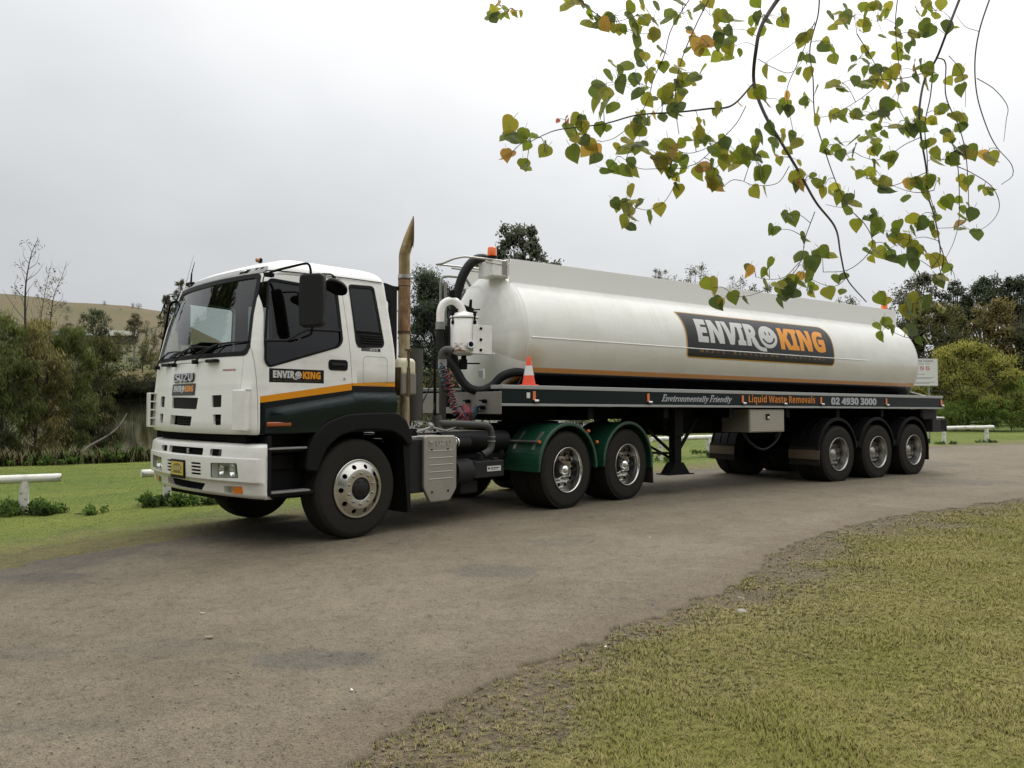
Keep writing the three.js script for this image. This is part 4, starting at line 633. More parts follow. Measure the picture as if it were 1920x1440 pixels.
part(truck, 'valve_gear', [new THREE.SphereGeometry(0.05, 14, 10).translate(1.18, 1.13, 0.95), new THREE.SphereGeometry(0.045, 14, 10).translate(0.98, 1.10, 0.86), rod([0.93, 1.07, 1.0], [1.13, 1.12, 1.0], 0.014), rod([1.16, 1.12, 1.02], [1.34, 1.08, 1.05], 0.012), rod([1.34, 1.08, 1.05], [1.52, 1.13, 1.05], 0.012), rod([1.52, 1.13, 1.05], [1.60, 1.10, 1.05], 0.012), rod([0.88, 1.07, 0.9], [0.95, 1.14, 0.9], 0.018)], M.galv);
part(truck, 'upright_pipe', [rod([1.76, 1.05, 0.5], [1.755, 1.90, 0.5], 0.045, 0.045, 18), tube([[1.755, 1.92, 0.5], [1.757, 2.01, 0.5], [1.775, 2.065, 0.525], [1.805, 2.075, 0.57], [1.83, 2.05, 0.60]], 0.058, 20, 14)], M.hoseGrey); part(truck, 'pipe_coupling', rod([1.755, 1.88, 0.5], [1.754, 1.96, 0.5], 0.058, 0.058, 18), M.galv);
part(truck, 'hose_stand', [rod([1.585, 1.05, 0.55], [1.585, 1.95, 0.55], 0.016), rod([1.70, 1.05, 0.42], [1.70, 1.6, 0.42], 0.02)], M.chassis);
part(truck, 'loose_cable', [tube([[1.05, 1.05, 0.75], [1.08, 1.22, 0.72], [1.22, 1.30, 0.66], [1.42, 1.50, 0.58], [1.5, 1.62, 0.55]], 0.011, 30, 6), tube([[1.2, 1.06, 0.8], [1.30, 1.12, 0.74], [1.46, 1.22, 0.64], [1.58, 1.40, 0.56], [1.585, 1.5, 0.55]], 0.010, 30, 6)], M.hose);

// ------------------------------------------------------------------ the tank trailer: x to the rear from the kingpin
const SA = 0.60896, SX = 0.23933, SD = 11.66691, SP = -0.0048;
const trailer = thing('tank_trailer', 'long white vacuum tank trailer with dark lettered side rail and three rear axles', 'trailer', [SX, 0.016, -SD]);
trailer.rotation.set(0, SA, SP, 'YXZ');
const inTrailer = (x, y, z) => V3(x, y, z).applyEuler(trailer.rotation).add(trailer.position);
const TR = 0.985, TY = 2.31, T0 = -0.72, T1 = 9.42;
// --- the barrel: its print is laid out by length and by angle
const tankTex = canvasTex(2048, 1024, (g, W, H) => {
  const X = (s) => (s + 1.2) / 11.2 * W, Y = (deg) => H - (deg + 180) / 360 * H;
  g.fillStyle = '#ecece8'; g.fillRect(0, 0, W, H);
  const r = rngOf(12);
  for (let i = 0; i < 420; i++) { g.fillStyle = `rgba(110,98,72,${0.008 + 0.016 * r()})`; g.beginPath(); g.ellipse(r() * W, Y(-40 + r() * 110), 10 + r() * 90, 6 + r() * 30, 0, 0, 7); g.fill(); }
  // road film below the seam, rain runs, rust bleed near the front knuckle
  for (const sd of [1, -1]) { const y0 = sd > 0 ? Y(2) : Y(178), y1 = sd > 0 ? Y(-34) : Y(-146 - 0); const d = g.createLinearGradient(0, Y(4), 0, Y(-32)); d.addColorStop(0, 'rgba(128,116,88,0)'); d.addColorStop(1, 'rgba(128,116,88,0.34)'); if (sd > 0) { g.fillStyle = d; g.fillRect(0, Y(4), W, Y(-32) - Y(4)); } }
  for (let i = 0; i < 120; i++) { const x = r() * W, w = 2 + r() * 9; g.fillStyle = `rgba(96,86,64,${0.006 + 0.016 * r()})`; g.fillRect(x, Y(58), w, (Y(-30) - Y(58)) * (0.3 + 0.7 * r())); }
  { const x = X(-0.62), d = g.createRadialGradient(x, Y(-20), 4, x, Y(-20), 46); d.addColorStop(0, 'rgba(150,104,44,0.30)'); d.addColorStop(1, 'rgba(150,104,44,0)'); g.fillStyle = d; g.fillRect(x - 60, Y(10), 120, Y(-32) - Y(10)); }
  for (let i = 0; i < 14; i++) { g.strokeStyle = 'rgba(90,86,70,0.02)'; g.lineWidth = 1 + r() * 3; g.beginPath(); const x = X(-0.98 + r() * 0.25); g.moveTo(x, Y(60 + r() * 20)); g.quadraticCurveTo(x + 10, Y(40), x + r() * 20 - 10, Y(10 + r() * 10)); g.stroke(); }
  for (const f of [(a) => a, (a) => (a > 0 ? 180 - a : -180 - a)]) { const band = (a, b, c, xa) => { g.fillStyle = c; const ya = Y(f(a)), yb = Y(f(b)); g.fillRect(xa, Math.min(ya, yb), W - xa, Math.abs(yb - ya)); }; band(-28.8, -90, '#050708', X(-0.72)); band(-24.5, -28.8, '#c47d10', X(-0.72)); }
  // the band's nose and the belly's sweep onto the dome
  for (let x = X(-1.07); x < X(-0.60); x++) {
    const s = x / W * 11.2 - 1.2, q = clamp((T0 - s) / 0.28), rr = s < T0 ? TR * Math.pow(Math.max(0, 1 - Math.pow(q, 1 / 0.55)), 1 / 2.05) : TR, lim = -lerp(0.474, 0.83, Math.pow(clamp((-0.70 - s) / 0.33), 0.8)), sa = lim / Math.max(rr, 0.01);
    if (sa > -1) { const a = Math.asin(sa) * 180 / PI; g.fillStyle = '#ecece8'; for (const [p0, p1] of [[Y(-20), Y(-91)], [Y(-89), Y(-160)]]) g.fillRect(x, p0, 1.2, p1 - p0); g.fillStyle = '#07090a'; g.fillRect(x, Y(a), 1.2, Y(-180 - a) - Y(a)); if (s > -0.93) { g.fillStyle = '#cf8410'; const w = 4.3 * sstep(-0.93, -0.80, s); g.fillRect(x, Y(a + w), 1.2, Y(a) - Y(a + w)); } } else { g.fillStyle = '#ecece8'; g.fillRect(x, Y(-20), 1.2, Y(-160) - Y(-20)); }
  }
});
tankTex.wrapS = tankTex.wrapT = THREE.ClampToEdgeWrapping;
M.tank = phys([0.93, 0.93, 0.905], 0.24, 0, { clearcoat: 0.5, clearcoatRoughness: 0.1, map: tankTex });
const tankProf = (() => { const p = []; for (let i = 0; i <= 14; i++) { const r = TR * Math.sin(i / 14 * PI / 2); p.push([T0 - 0.28 * Math.pow(1 - Math.pow(r / TR, 2.05), 0.55), r]); } for (let i = 1; i < 24; i++) p.push([lerp(T0, T1, i / 24), TR]); for (let i = 14; i >= 0; i--) { const r = TR * Math.sin(i / 14 * PI / 2); p.push([T1 + 0.30 * Math.pow(1 - Math.pow(r / TR, 3), 0.5), r]); } return p; })();
function barrel(prof, n, a0 = -PI, a1 = PI) {
  const pos = [], uv = [], idx = [];
  prof.forEach(([s, r], j) => { for (let i = 0; i <= n; i++) { const a = lerp(a0, a1, i / n); pos.push(s, TY + r * Math.sin(a), r * Math.cos(a)); uv.push((s + 1.2) / 11.2, (a + PI) / (2 * PI)); const k = j * (n + 1) + i; if (j && i) idx.push(k - n - 2, k - 1, k, k - n - 2, k, k - n - 1); } });
  const g = new THREE.BufferGeometry(); g.setAttribute('position', new THREE.Float32BufferAttribute(pos, 3)); g.setAttribute('uv', new THREE.Float32BufferAttribute(uv, 2)); g.setIndex(idx); g.computeVertexNormals(); return g;
}
const tank = part(trailer, 'tank', barrel(tankProf, 96), M.tank);
{ const N = tank.geometry.attributes.normal, P = tank.geometry.attributes.position, k = 20 * 97 + 48; if (N.getZ(k) * (P.getZ(k)) + N.getY(k) * (P.getY(k) - TY) < 0) { const ix = tank.geometry.index.array; for (let i = 0; i < ix.length; i += 3) { const t = ix[i]; ix[i] = ix[i + 1]; ix[i + 1] = t; } tank.geometry.computeVertexNormals(); } }
part(tank, 'seam', [rod([T0 + 0.05, TY, TR + 0.002], [7.55, TY, TR + 0.002], 0.0075, 0.0075, 8)], mat([0.92, 0.92, 0.88], 0.5));
for (const s of [T0, 9.43]) part(tank, 'weld', new THREE.TorusGeometry(TR - 0.001, 0.005, 6, 96).rotateY(PI / 2).translate(s, TY, 0), M.whitePlain);
// company panel wrapped on the barrel
const bigLogo = canvasTex(2048, 580, (g, w, h) => { g.clearRect(0, 0, w, h); logo(g, 50, 6, 1990, h - 12, { shaped: true, border: true }); });
part(trailer, 'company_panel', (() => { const g = drape(rect(2.30, 6.42, -8.8, 37.0), (s, a) => [s, TY + (TR + 0.0035) * Math.sin(a * PI / 180), (TR + 0.0035) * Math.cos(a * PI / 180)], 0.9); return g; })(), phys([1, 1, 1], 0.28, 0, { map: bigLogo, transparent: true, alphaTest: 0.5, specularIntensity: 0.8, clearcoat: 0.15, clearcoatRoughness: 0.2 }));
// --- the spill coaming along the crown
const coam = [[-0.76, 3.115], [-0.74, 3.435], [9.305, 3.480], [9.34, 3.165]];
for (const s of [1, -1]) { const g = ext([[-0.76, 3.02], [-0.76, 3.38], [-0.72, 3.435], [9.29, 3.478], [9.33, 3.43], [9.34, 3.02]], 0.012, 0.572, 0.002); part(trailer, 'coaming', s > 0 ? g : mirrorZ(g), M.whiteClean); }
part(trailer, 'coaming_end', span(-0.775, -0.76, 3.15, 3.43, -0.57, 0.57, 0.004), M.white); part(trailer, 'coaming_end', span(9.33, 9.345, 3.15, 3.46, -0.57, 0.57, 0.004), M.white);
part(trailer, 'valve_box', [span(-1.02, -0.79, 3.18, 3.40, 0.18, 0.55, 0.01)], M.white); part(trailer, 'valve_plate', span(-0.86, -0.80, 3.20, 3.38, 0.552, 0.558, 0.002), M.galv);
for (const s of [2.2, 6.2]) part(trailer, 'manhole', rod([s, 3.26, 0], [s, 3.40, 0], 0.30, 0.30, 28), M.whitePlain);
for (const [x, y, z] of [[-0.97, 3.44, 0.46], [9.20, 3.475, 0.40]]) { const b = part(trailer, 'beacon', upright([[0.0, 0.135], [0.045, 0.13], [0.062, 0.115], [0.066, 0.02], [0.066, 0]].reverse(), 28).translate(x, y + 0.02, z), phys([0.95, 0.16, 0.01], 0.12, 0, { clearcoat: 0.8 })); part(b, 'beacon_base', rod([x, y - 0.03, z], [x, y + 0.022, z], 0.07, 0.07, 20), M.plastic); }
part(trailer, 'beacon_bracket', [span(-1.04, -0.90, 3.39, 3.41, 0.40, 0.53, 0.003), span(9.14, 9.26, 3.44, 3.46, 0.34, 0.47, 0.003)], M.whitePlain);
// hand rails that reach over the dome
part(trailer, 'hand_rail', [tube([[-0.77, 3.395, 0.54], [-1.1, 3.395, 0.54], [-1.46, 3.385, 0.54], [-1.60, 3.35, 0.50], [-1.66, 3.31, 0.30], [-1.64, 3.33, 0.08], [-1.50, 3.35, 0.0], [-0.77, 3.36, 0.0]], 0.014, 70, 8, 0.2), rod([-0.77, 3.335, 0.545], [-1.12, 3.35, 0.545], 0.012), rod([-0.77, 3.31, 0.01], [-1.35, 3.32, 0.0], 0.012)], M.steel);
part(trailer, 'ladder_rail', [tube([[-1.10, 2.6, -0.30], [-1.34, 2.62, -0.30], [-1.355, 2.75, -0.30], [-1.355, 3.15, -0.30], [-1.32, 3.24, -0.30], [-1.22, 3.26, -0.30], [-0.95, 3.26, -0.30], [-0.85, 3.15, -0.30]], 0.02, 60, 8, 0.25), rod([-1.30, 2.55, -0.26], [-1.30, 3.16, -0.26], 0.022)], M.galv);
// --- the filter pot on the front dome
const PX = -1.42, PZ = 0.46;
const pot = part(trailer, 'filter_pot', [upright([[0.0, 2.04], [0.10, 2.05], [0.165, 2.085], [0.185, 2.12], [0.185, 2.555], [0.0, 2.556]], 40).translate(PX, 0, PZ)], M.white);
part(pot, 'pot_lid', upright([[0.195, 2.556], [0.198, 2.572], [0.19, 2.585], [0.12, 2.63], [0.05, 2.648], [0.0, 2.65]], 40).translate(PX, 0, PZ), M.white);
part(pot, 'lid_gasket', upright([[0.180, 2.548], [0.192, 2.550], [0.192, 2.559], [0.180, 2.560]], 40).translate(PX, 0, PZ), M.seal);
for (const a of [-0.5, 1.25, 2.9]) { const x = PX - 0.19 * Math.cos(a + 0.6) * 0.98, z = PZ + 0.20 * Math.sin(a + 0.6); part(pot, 'lid_clamp', [rod([x, 2.47, z], [x, 2.64, z], 0.012), box(0.035, 0.05, 0.035, x, 2.60, z), rod([x - 0.06, 2.655, z - 0.04], [x + 0.06, 2.665, z + 0.04], 0.009), box(0.04, 0.05, 0.04, x, 2.49, z)], M.chassis); }
part(trailer, 'pot_bracket', [span(-1.40, -1.10, 2.07, 2.46, 0.655, 0.672, 0.003), span(-1.42, -1.05, 2.075, 2.09, 0.44, 0.67, 0.003)], M.white);
for (const y of [2.41, 2.26, 2.12]) part(trailer, 'bracket_bolt', rod([-1.285, y, 0.67], [-1.285, y, 0.685], 0.020, 0.020, 6), M.chassis);
part(trailer, 'sight_glass', rod([PX - 0.02, 2.19, PZ + 0.17], [PX - 0.02, 2.19, PZ + 0.215], 0.055, 0.052, 24), M.chrome); part(trailer, 'glass_eye', rod([PX - 0.02, 2.19, PZ + 0.21], [PX - 0.02, 2.19, PZ + 0.219], 0.036, 0.036, 20), M.chassis);
const rustTex = canvasTex(128, 96, (g, w, h) => { const r = rngOf(4); g.clearRect(0, 0, w, h); for (let i = 0; i < 90; i++) { g.fillStyle = ['rgba(110,62,22,0.32)', 'rgba(150,96,40,0.28)', 'rgba(80,48,20,0.3)'][i % 3]; g.beginPath(); g.ellipse(r() * r() * w * 1.0, h - r() * r() * h * 0.9, 2 + r() * 7, 2 + r() * 6, 0, 0, 7); g.fill(); } });
part(pot, 'rust_stain', (() => { const pts = rect(-1.35, 0.75, 2.095, 2.24); return drape(pts, (a, y) => [PX + 0.1865 * Math.sin(a), y, PZ + 0.1865 * Math.cos(a)], 0.12); })(), mat([1, 1, 1], 0.9, 0, { map: rustTex, transparent: true }));
part(trailer, 'relief_valve', [rod([PX + 0.16, 2.60, PZ - 0.1], [PX + 0.16, 2.72, PZ - 0.1], 0.05, 0.05, 16), rod([PX + 0.16, 2.72, PZ - 0.1], [PX + 0.17, 2.84, PZ - 0.1], 0.024, 0.018, 12), rod([PX + 0.05, 2.74, PZ - 0.12], [PX + 0.16, 2.70, PZ - 0.1], 0.03)], M.chassis);
part(trailer, 'drain_valve', [rod([PX - 0.02, 1.90, PZ + 0.03], [PX - 0.02, 2.05, PZ + 0.03], 0.035), box(0.09, 0.14, 0.09, PX - 0.03, 1.93, PZ + 0.03, 0.012), rod([PX + 0.0, 1.94, PZ + 0.08], [PX + 0.19, 1.945, PZ + 0.10], 0.010)], M.chassis);
part(trailer, 'suction_elbow', [tube([[PX + 0.02, 2.62, PZ - 0.05], [PX - 0.03, 2.74, PZ - 0.07], [PX - 0.13, 2.80, PZ - 0.10], [PX - 0.24, 2.755, PZ - 0.13], [PX - 0.285, 2.65, PZ - 0.14], [PX - 0.29, 2.50, PZ - 0.14]], 0.055, 40, 18)], M.white);
part(trailer, 'elbow_coupling', [rod([PX - 0.29, 2.40, PZ - 0.14], [PX - 0.29, 2.50, PZ - 0.14], 0.066, 0.066, 20)], M.galv);
part(trailer, 'elbow_cap', [rod([PX - 0.13, 2.84, PZ - 0.10], [PX - 0.13, 2.94, PZ - 0.10], 0.05, 0.04, 16)], M.chassis);
part(trailer, 'pressure_gauge', [span(-1.255, -1.245, 1.735, 1.865, 0.575, 0.715, 0.004)], M.whitePlain); part(trailer, 'gauge_face', [span(-1.262, -1.254, 1.755, 1.845, 0.59, 0.69, 0.002)], M.greyPaint);
// --- hoses of the trailer
part(trailer, 'vacuum_hose', tube([[-0.80, 3.44, 0.22], [-0.98, 3.47, 0.22], [-1.14, 3.40, 0.22], [-1.27, 3.22, 0.20], [-1.35, 2.98, 0.18], [-1.39, 2.75, 0.16], [-1.42, 2.5, 0.12], [-1.40, 2.2, 0.10], [-1.34, 1.9, 0.1]], 0.066, 90, 16), M.hose);
part(trailer, 'suction_hose', tube([[PX - 0.29, 2.46, PZ - 0.14], [PX - 0.29, 2.25, PZ - 0.14], [PX - 0.25, 2.07, PZ - 0.10], [PX - 0.13, 1.86, PZ + 0.0], [PX - 0.06, 1.70, PZ + 0.06], [PX + 0.03, 1.60, PZ + 0.12], [PX + 0.17, 1.575, PZ + 0.18], [PX + 0.32, 1.64, PZ + 0.22], [PX + 0.43, 1.76, PZ + 0.27], [PX + 0.56, 1.82, PZ + 0.335], [PX + 0.70, 1.825, PZ + 0.40], [PX + 0.86, 1.78, PZ + 0.40]], 0.060, 120, 16), M.hose);
part(trailer, 'return_pipe', [tube([[-1.60, 2.45, 0.28], [-1.61, 2.1, 0.28], [-1.60, 1.75, 0.28], [-1.58, 1.35, 0.28]], 0.05, 30, 14)], M.hose);
// --- side rail, deck and headboard
const RY0 = 1.367, RY1 = 1.640, RS0 = -1.325, RS1 = 9.93;
for (const s of [1, -1]) {
  const z = (a) => s * a;
  part(trailer, 'side_rail', [span(RS0, RS1, RY1 - 0.052, RY1, z(0.98), z(1.247), 0.006)], M.rail);
  const web = part(trailer, 'rail_web', [span(RS0 + 0.004, RS1 - 0.004, RY0 + 0.03, RY1 - 0.05, z(1.20), z(1.238), 0.002)], M.darkGreen);
  part(web, 'rail_flange', [span(RS0, RS1, RY0, RY0 + 0.032, z(1.10), z(1.247), 0.004)], M.rail);
  for (const x of [-0.81, 1.28, 3.42, 5.58, 7.73, 9.86]) {
    const m = part(trailer, 'marker_lamp', [box(0.048, 0.115, 0.012, x, 1.505, z(1.244), 0.004)], M.amber);
    part(m, 'lamp_body', [box(0.075, 0.035, 0.05, x + 0.02, 1.437, z(1.262), 0.014)], M.chrome);
    if (x > 9) part(m, 'red_reflector', box(0.03, 0.11, 0.012, x + 0.055, 1.49, z(1.244), 0.004), M.red);
  }
  if (s > 0) part(trailer, 'reflector', box(0.055, 0.075, 0.01, -0.905, 1.507, 1.243, 0.004), M.whitePlain);
  if (s > 0) part(trailer, 'lamp_body', box(0.075, 0.03, 0.05, 4.52, 1.437, 1.262, 0.014), M.chrome);
}
const railText = (s0, s1, y0, y1, w, h, draw) => part(trailer, 'rail_lettering', drape(rect(s0, s1, y0, y1), (u, y) => [u, y, 1.2415], 0.5), mat([1, 1, 1], 0.5, 0, { map: canvasTex(w, h, (g) => { g.clearRect(0, 0, w, h); draw(g, w, h); }), transparent: true, alphaTest: 0.35 }));
railText(1.50, 3.19, 1.40, 1.588, 1024, 128, (g, w, h) => {
  g.fillStyle = '#b9bcc0'; g.font = '74px serif'; const s = 'Environmentally Friendly'; g.save(); g.transform(1, 0, -0.38, 1, 34, 92); const m = g.measureText(s); g.scale((w - 70) / m.width, 1);
  let x = 0; for (const c of s) { const big = c === 'E' || c === 'F'; g.save(); g.translate(x, 0); g.scale(1, big ? 1.32 : 1.02); g.lineWidth = 3; g.strokeStyle = '#b9bcc0'; g.fillText(c, 0, 0); g.strokeText(c, 0, 0); g.restore(); const cw = g.measureText(c).width; if (c !== ' ' && c !== 'y') { g.lineWidth = 4; g.beginPath(); g.moveTo(x + cw * 0.45, -2); g.quadraticCurveTo(x + cw, 1, x + cw + 14, -16); g.stroke(); } x += cw; } g.restore();
});
railText(3.55, 5.42, 1.405, 1.588, 1024, 110, (g, w, h) => { g.fillStyle = '#d07c1c'; g.strokeStyle = '#d07c1c'; g.lineWidth = 2.5; g.font = 'bold 96px sans-serif'; const s = 'Liquid Waste Removals', m = g.measureText(s); g.save(); g.translate(6, 80); g.scale((w - 12) / m.width, 1); g.fillText(s, 0, 0); g.restore(); });
railText(5.88, 7.40, 1.408, 1.578, 1024, 128, (g, w, h) => { g.fillStyle = '#a9aeb2'; g.strokeStyle = '#a9aeb2'; g.lineWidth = 7; g.font = 'bold 118px sans-serif'; const s = '02 4930 3000', m = g.measureText(s); g.save(); g.translate(8, 106); g.scale((w - 16) / m.width, 1.08); g.fillText(s, 0, 0); g.strokeText(s, 0, 0); g.restore(); });
part(trailer, 'deck', [span(RS0 + 0.02, RS1 - 0.02, 1.44, 1.475, -1.19, 1.19, 0.004)], M.chassis);
part(trailer, 'headboard', [span(-1.345, -1.33, 1.262, 1.555, -1.235, 1.250, 0.004)], mat([0.26, 0.245, 0.22], 0.6, 0.3, { map: grimeMap }));
for (const [y, z] of [[1.43, 0.49], [1.43, 0.90], [1.345, 0.86], [1.35, 0.40]]) part(trailer, 'air_coupling', [rod([-1.40, y, z], [-1.34, y, z], 0.026), box(0.05, 0.02, 0.10, -1.40, y + 0.01, z, 0.006), box(0.03, 0.05, 0.05, -1.36, y, z, 0.006)], M.chassis);
for (const z of [0.45, -0.45]) part(trailer, 'chassis_beam', [span(-1.2, 9.9, 1.335, 1.366, z - 0.07, z + 0.07, 0.003), span(2.4, 9.9, 0.93, 0.955, z - 0.07, z + 0.07, 0.003), span(-1.2, 2.4, 1.18, 1.20, z - 0.07, z + 0.07, 0.003), span(-1.2, 9.9, 1.19, 1.34, z - 0.01, z + 0.01, 0), span(2.4, 9.9, 0.95, 1.20, z - 0.01, z + 0.01, 0)], M.chassis);
part(trailer, 'kingpin_plate', [span(-0.75, 0.75, 1.165, 1.19, -0.55, 0.55, 0.004)], M.chassis);
for (const s of [-0.4, 1.9, 4.3, 6.8, 9.2]) part(trailer, 'tank_saddle', span(s - 0.06, s + 0.06, 1.46, 1.62, -0.85, 0.85, 0.01), M.chassis);
for (let k = 0; k < 7; k++) part(trailer, 'cross_member', span(0.2 + k * 1.5, 0.3 + k * 1.5, 1.20, 1.36, -1.15, 1.15, 0.004), M.chassis);
// --- landing legs
for (const s of [1, -1]) {
  const z = s * 0.88, leg = part(trailer, 'landing_leg', [span(2.135, 2.325, 0.90, 1.34, z - 0.085, z + 0.085, 0.008), span(2.155, 2.305, 0.44, 0.92, z - 0.065, z + 0.065, 0.006)], M.chassis);
  part(leg, 'foot', [ext([[2.00, 0.325], [2.46, 0.325], [2.315, 0.50], [2.145, 0.50]], 0.20, z - 0.10, 0.005), span(1.94, 2.52, 0.312, 0.328, z - 0.13, z + 0.13, 0.003)], M.chassis);
  part(leg, 'brace', [rod([2.15, 0.66, z], [1.66, 1.02, z * 0.95], 0.025), rod([2.32, 0.70, z], [2.78, 1.20, z * 0.95], 0.028), rod([2.15, 0.645, z], [1.70, 0.66, z * 0.8], 0.018)], M.chassis);
}
part(trailer, 'leg_cross_brace', [rod([2.23, 0.95, 0.86], [2.23, 0.95, -0.86], 0.035), rod([2.23, 0.55, 0.8], [2.23, 1.15, -0.8], 0.02)], M.chassis);
// --- checker plate tool box
const checker = tileNoise(256, 3, [[8, 0.2], [64, 0.3]]);
const checkTex = dataTex(256, (i, j) => { const u = (i % 32) / 32 - 0.5, v = (j % 32) / 32 - 0.5, odd = ((i >> 5) + (j >> 5)) & 1, a = odd ? u : v, b = odd ? v : u, on = Math.hypot(a / 0.42, b / 0.14) < 1; const q = (on ? 0.95 : 0.70) + checker[j * 256 + i] * 0.1; return [q, q * 0.98, q * 0.93]; });
const checkBump = dataTex(256, (i, j) => { const u = (i % 32) / 32 - 0.5, v = (j % 32) / 32 - 0.5, odd = ((i >> 5) + (j >> 5)) & 1, a = odd ? u : v, b = odd ? v : u, q = clamp(1.4 - 1.2 * Math.hypot(a / 0.42, b / 0.14)); return [q, q, q]; });
const cm = mat([0.58, 0.56, 0.50], 0.42, 0.8, { map: checkTex, bumpMap: checkBump, bumpScale: 0.004 });
const planar = (g, k) => { g = flat(g); const p = g.attributes.position, n = g.attributes.normal, u = g.attributes.uv; for (let i = 0; i < p.count; i++) { const ax = Math.abs(n.getX(i)), az = Math.abs(n.getZ(i)); u.setXY(i, (ax > az ? p.getZ(i) : p.getX(i)) * k, p.getY(i) * k); } return g; };
const tb = part(trailer, 'tool_box', planar(span(3.64, 4.575, 0.958, 1.340, 0.62, 1.195, 0.006), 4), cm, 'bright checker plate tool box slung under the rail');
part(tb, 'tool_box_door', planar(span(3.66, 4.555, 0.975, 1.322, 1.195, 1.207, 0.004), 4), cm); part(tb, 'latch', [box(0.085, 0.105, 0.02, 4.11, 1.215, 1.214, 0.01)], M.plastic); part(tb, 'latch_handle', [box(0.055, 0.045, 0.015, 4.11, 1.20, 1.227, 0.008)], M.chrome);
// --- axles, wheels, guards
const AX = [6.127, 7.4365, 8.746];
for (const s of AX) { const y = 0.499 + 0.0048 * s; part(trailer, 'axle', [rod([s, y, -0.95], [s, y, 0.95], 0.07), span(s - 0.5, s + 0.5, 0.72, 0.78, 0.48, 0.56, 0.01), span(s - 0.5, s + 0.5, 0.72, 0.78, -0.56, -0.48, 0.01)], M.chassis); for (const q of [1, -1]) { wheel(trailer, 'trailer', s, y, q * 1.235, q); wheel(trailer, 'inner', s, y, q * 0.915, q); } }
AX.forEach((s, n) => { for (const q of [1, -1]) {
  const y = 0.52 + 0.0048 * s, a0 = n === 2 ? -0.18 : 0.12, a1 = n === 0 ? PI + 0.02 : PI - 0.12;
  const sheet = (r0, r1, b0, b1) => { const o = [], w = []; for (let i = 0; i <= 28; i++) { const a = lerp(b0, b1, i / 28); o.push([s + r1 * Math.cos(a), y + (r1 + 0.02) * Math.sin(a)]); w.push([s + r0 * Math.cos(a), y + (r0 + 0.02) * Math.sin(a)]); } return [...o, ...w.reverse()]; };
  const g = join([ext(sheet(0.590, 0.605, a0, a1), 0.60, 0.62, 0), ext(sheet(0.600, 0.628, a0, a1), 0.03, 1.195, 0.010), ext(sheet(0.572, 0.592, a0, a1), 0.02, 1.215, 0.006), ext(sheet(0.60, 0.617, a0, a1), 0.02, 0.82, 0.004), ext(sheet(0.60, 0.617, a0, a1), 0.02, 1.00, 0.004)]);
  const guard = part(trailer, 'mudguard', q > 0 ? g : mirrorZ(g), M.plastic);
  if (n === 0) {
    const f = ext([[s - 0.625, 0.34], [s - 0.605, 0.34], [s - 0.59, 0.66], [s - 0.615, 0.66]], 0.63, 0.62, 0.003); part(guard, 'mud_flap', q > 0 ? f : mirrorZ(f), M.rubber);
    const b = ext([[s - 0.640, 0.45], [s - 0.627, 0.45], [s - 0.617, 0.61], [s - 0.630, 0.61]], 0.63, 0.62, 0.003); part(guard, 'flap_band', q > 0 ? b : mirrorZ(b), mat([0.115, 0.085, 0.055], 0.8, 0, { map: grimeMap }));
  }
  if (n === 2) { const f = ext([[s + 0.60, 0.32], [s + 0.63, 0.32], [s + 0.625, 0.56], [s + 0.595, 0.56]], 0.60, 0.62, 0.003); part(guard, 'mud_flap', q > 0 ? f : mirrorZ(f), M.rubber); }
  part(guard, 'guard_stay', [rod([s + 0.68, 0.72, q * 0.6], [s + 0.68, 0.72, q * 1.18], 0.02), box(0.10, 0.10, 0.04, s + 0.66, 0.70, q * 1.19, 0.01)], M.chassis);
} });
part(trailer, 'spare_hose', tube([[4.75, 1.3, 1.02], [4.72, 1.05, 1.04], [4.55, 0.80, 1.05], [4.2, 0.66, 1.05], [3.85, 0.78, 1.05], [3.7, 1.0, 1.0]], 0.022, 50, 8), M.hose);
part(trailer, 'underslung_tank', [rod([4.75, 1.0, 0.3], [5.35, 1.0, 0.3], 0.2, 0.2, 24), span(4.7, 9.3, 0.98, 1.34, -0.5, 0.5, 0.01)], M.black);
part(trailer, 'rear_bumper', [span(9.62, 10.22, 0.885, 1.15, 0.52, 1.18, 0.01), span(9.95, 10.22, 0.90, 1.15, -1.18, 1.18, 0.01), span(9.4, 9.95, 1.15, 1.36, -1.1, 1.1, 0.01)], mat([0.014, 0.013, 0.012], 0.7, 0, { map: grimeMap }));
part(trailer, 'rear_step', [tube([[9.93, 1.18, 1.05], [10.30, 1.18, 1.05], [10.32, 1.16, 1.05], [10.32, 0.92, 1.05], [10.25, 0.90, 1.05]], 0.016, 40, 6, 0.1), tube([[9.93, 1.18, 0.65], [10.30, 1.18, 0.65], [10.32, 1.16, 0.65], [10.32, 0.92, 0.65], [10.25, 0.90, 0.65]], 0.016, 40, 6, 0.1), rod([10.31, 1.18, 0.62], [10.31, 1.18, 1.08], 0.018), rod([10.31, 0.92, 0.62], [10.31, 0.92, 1.08], 0.018)], M.whitePlain);
part(trailer, 'rear_stay', rod([9.35, 1.72, 0.85], [9.75, 1.62, 1.05], 0.015), M.steel);

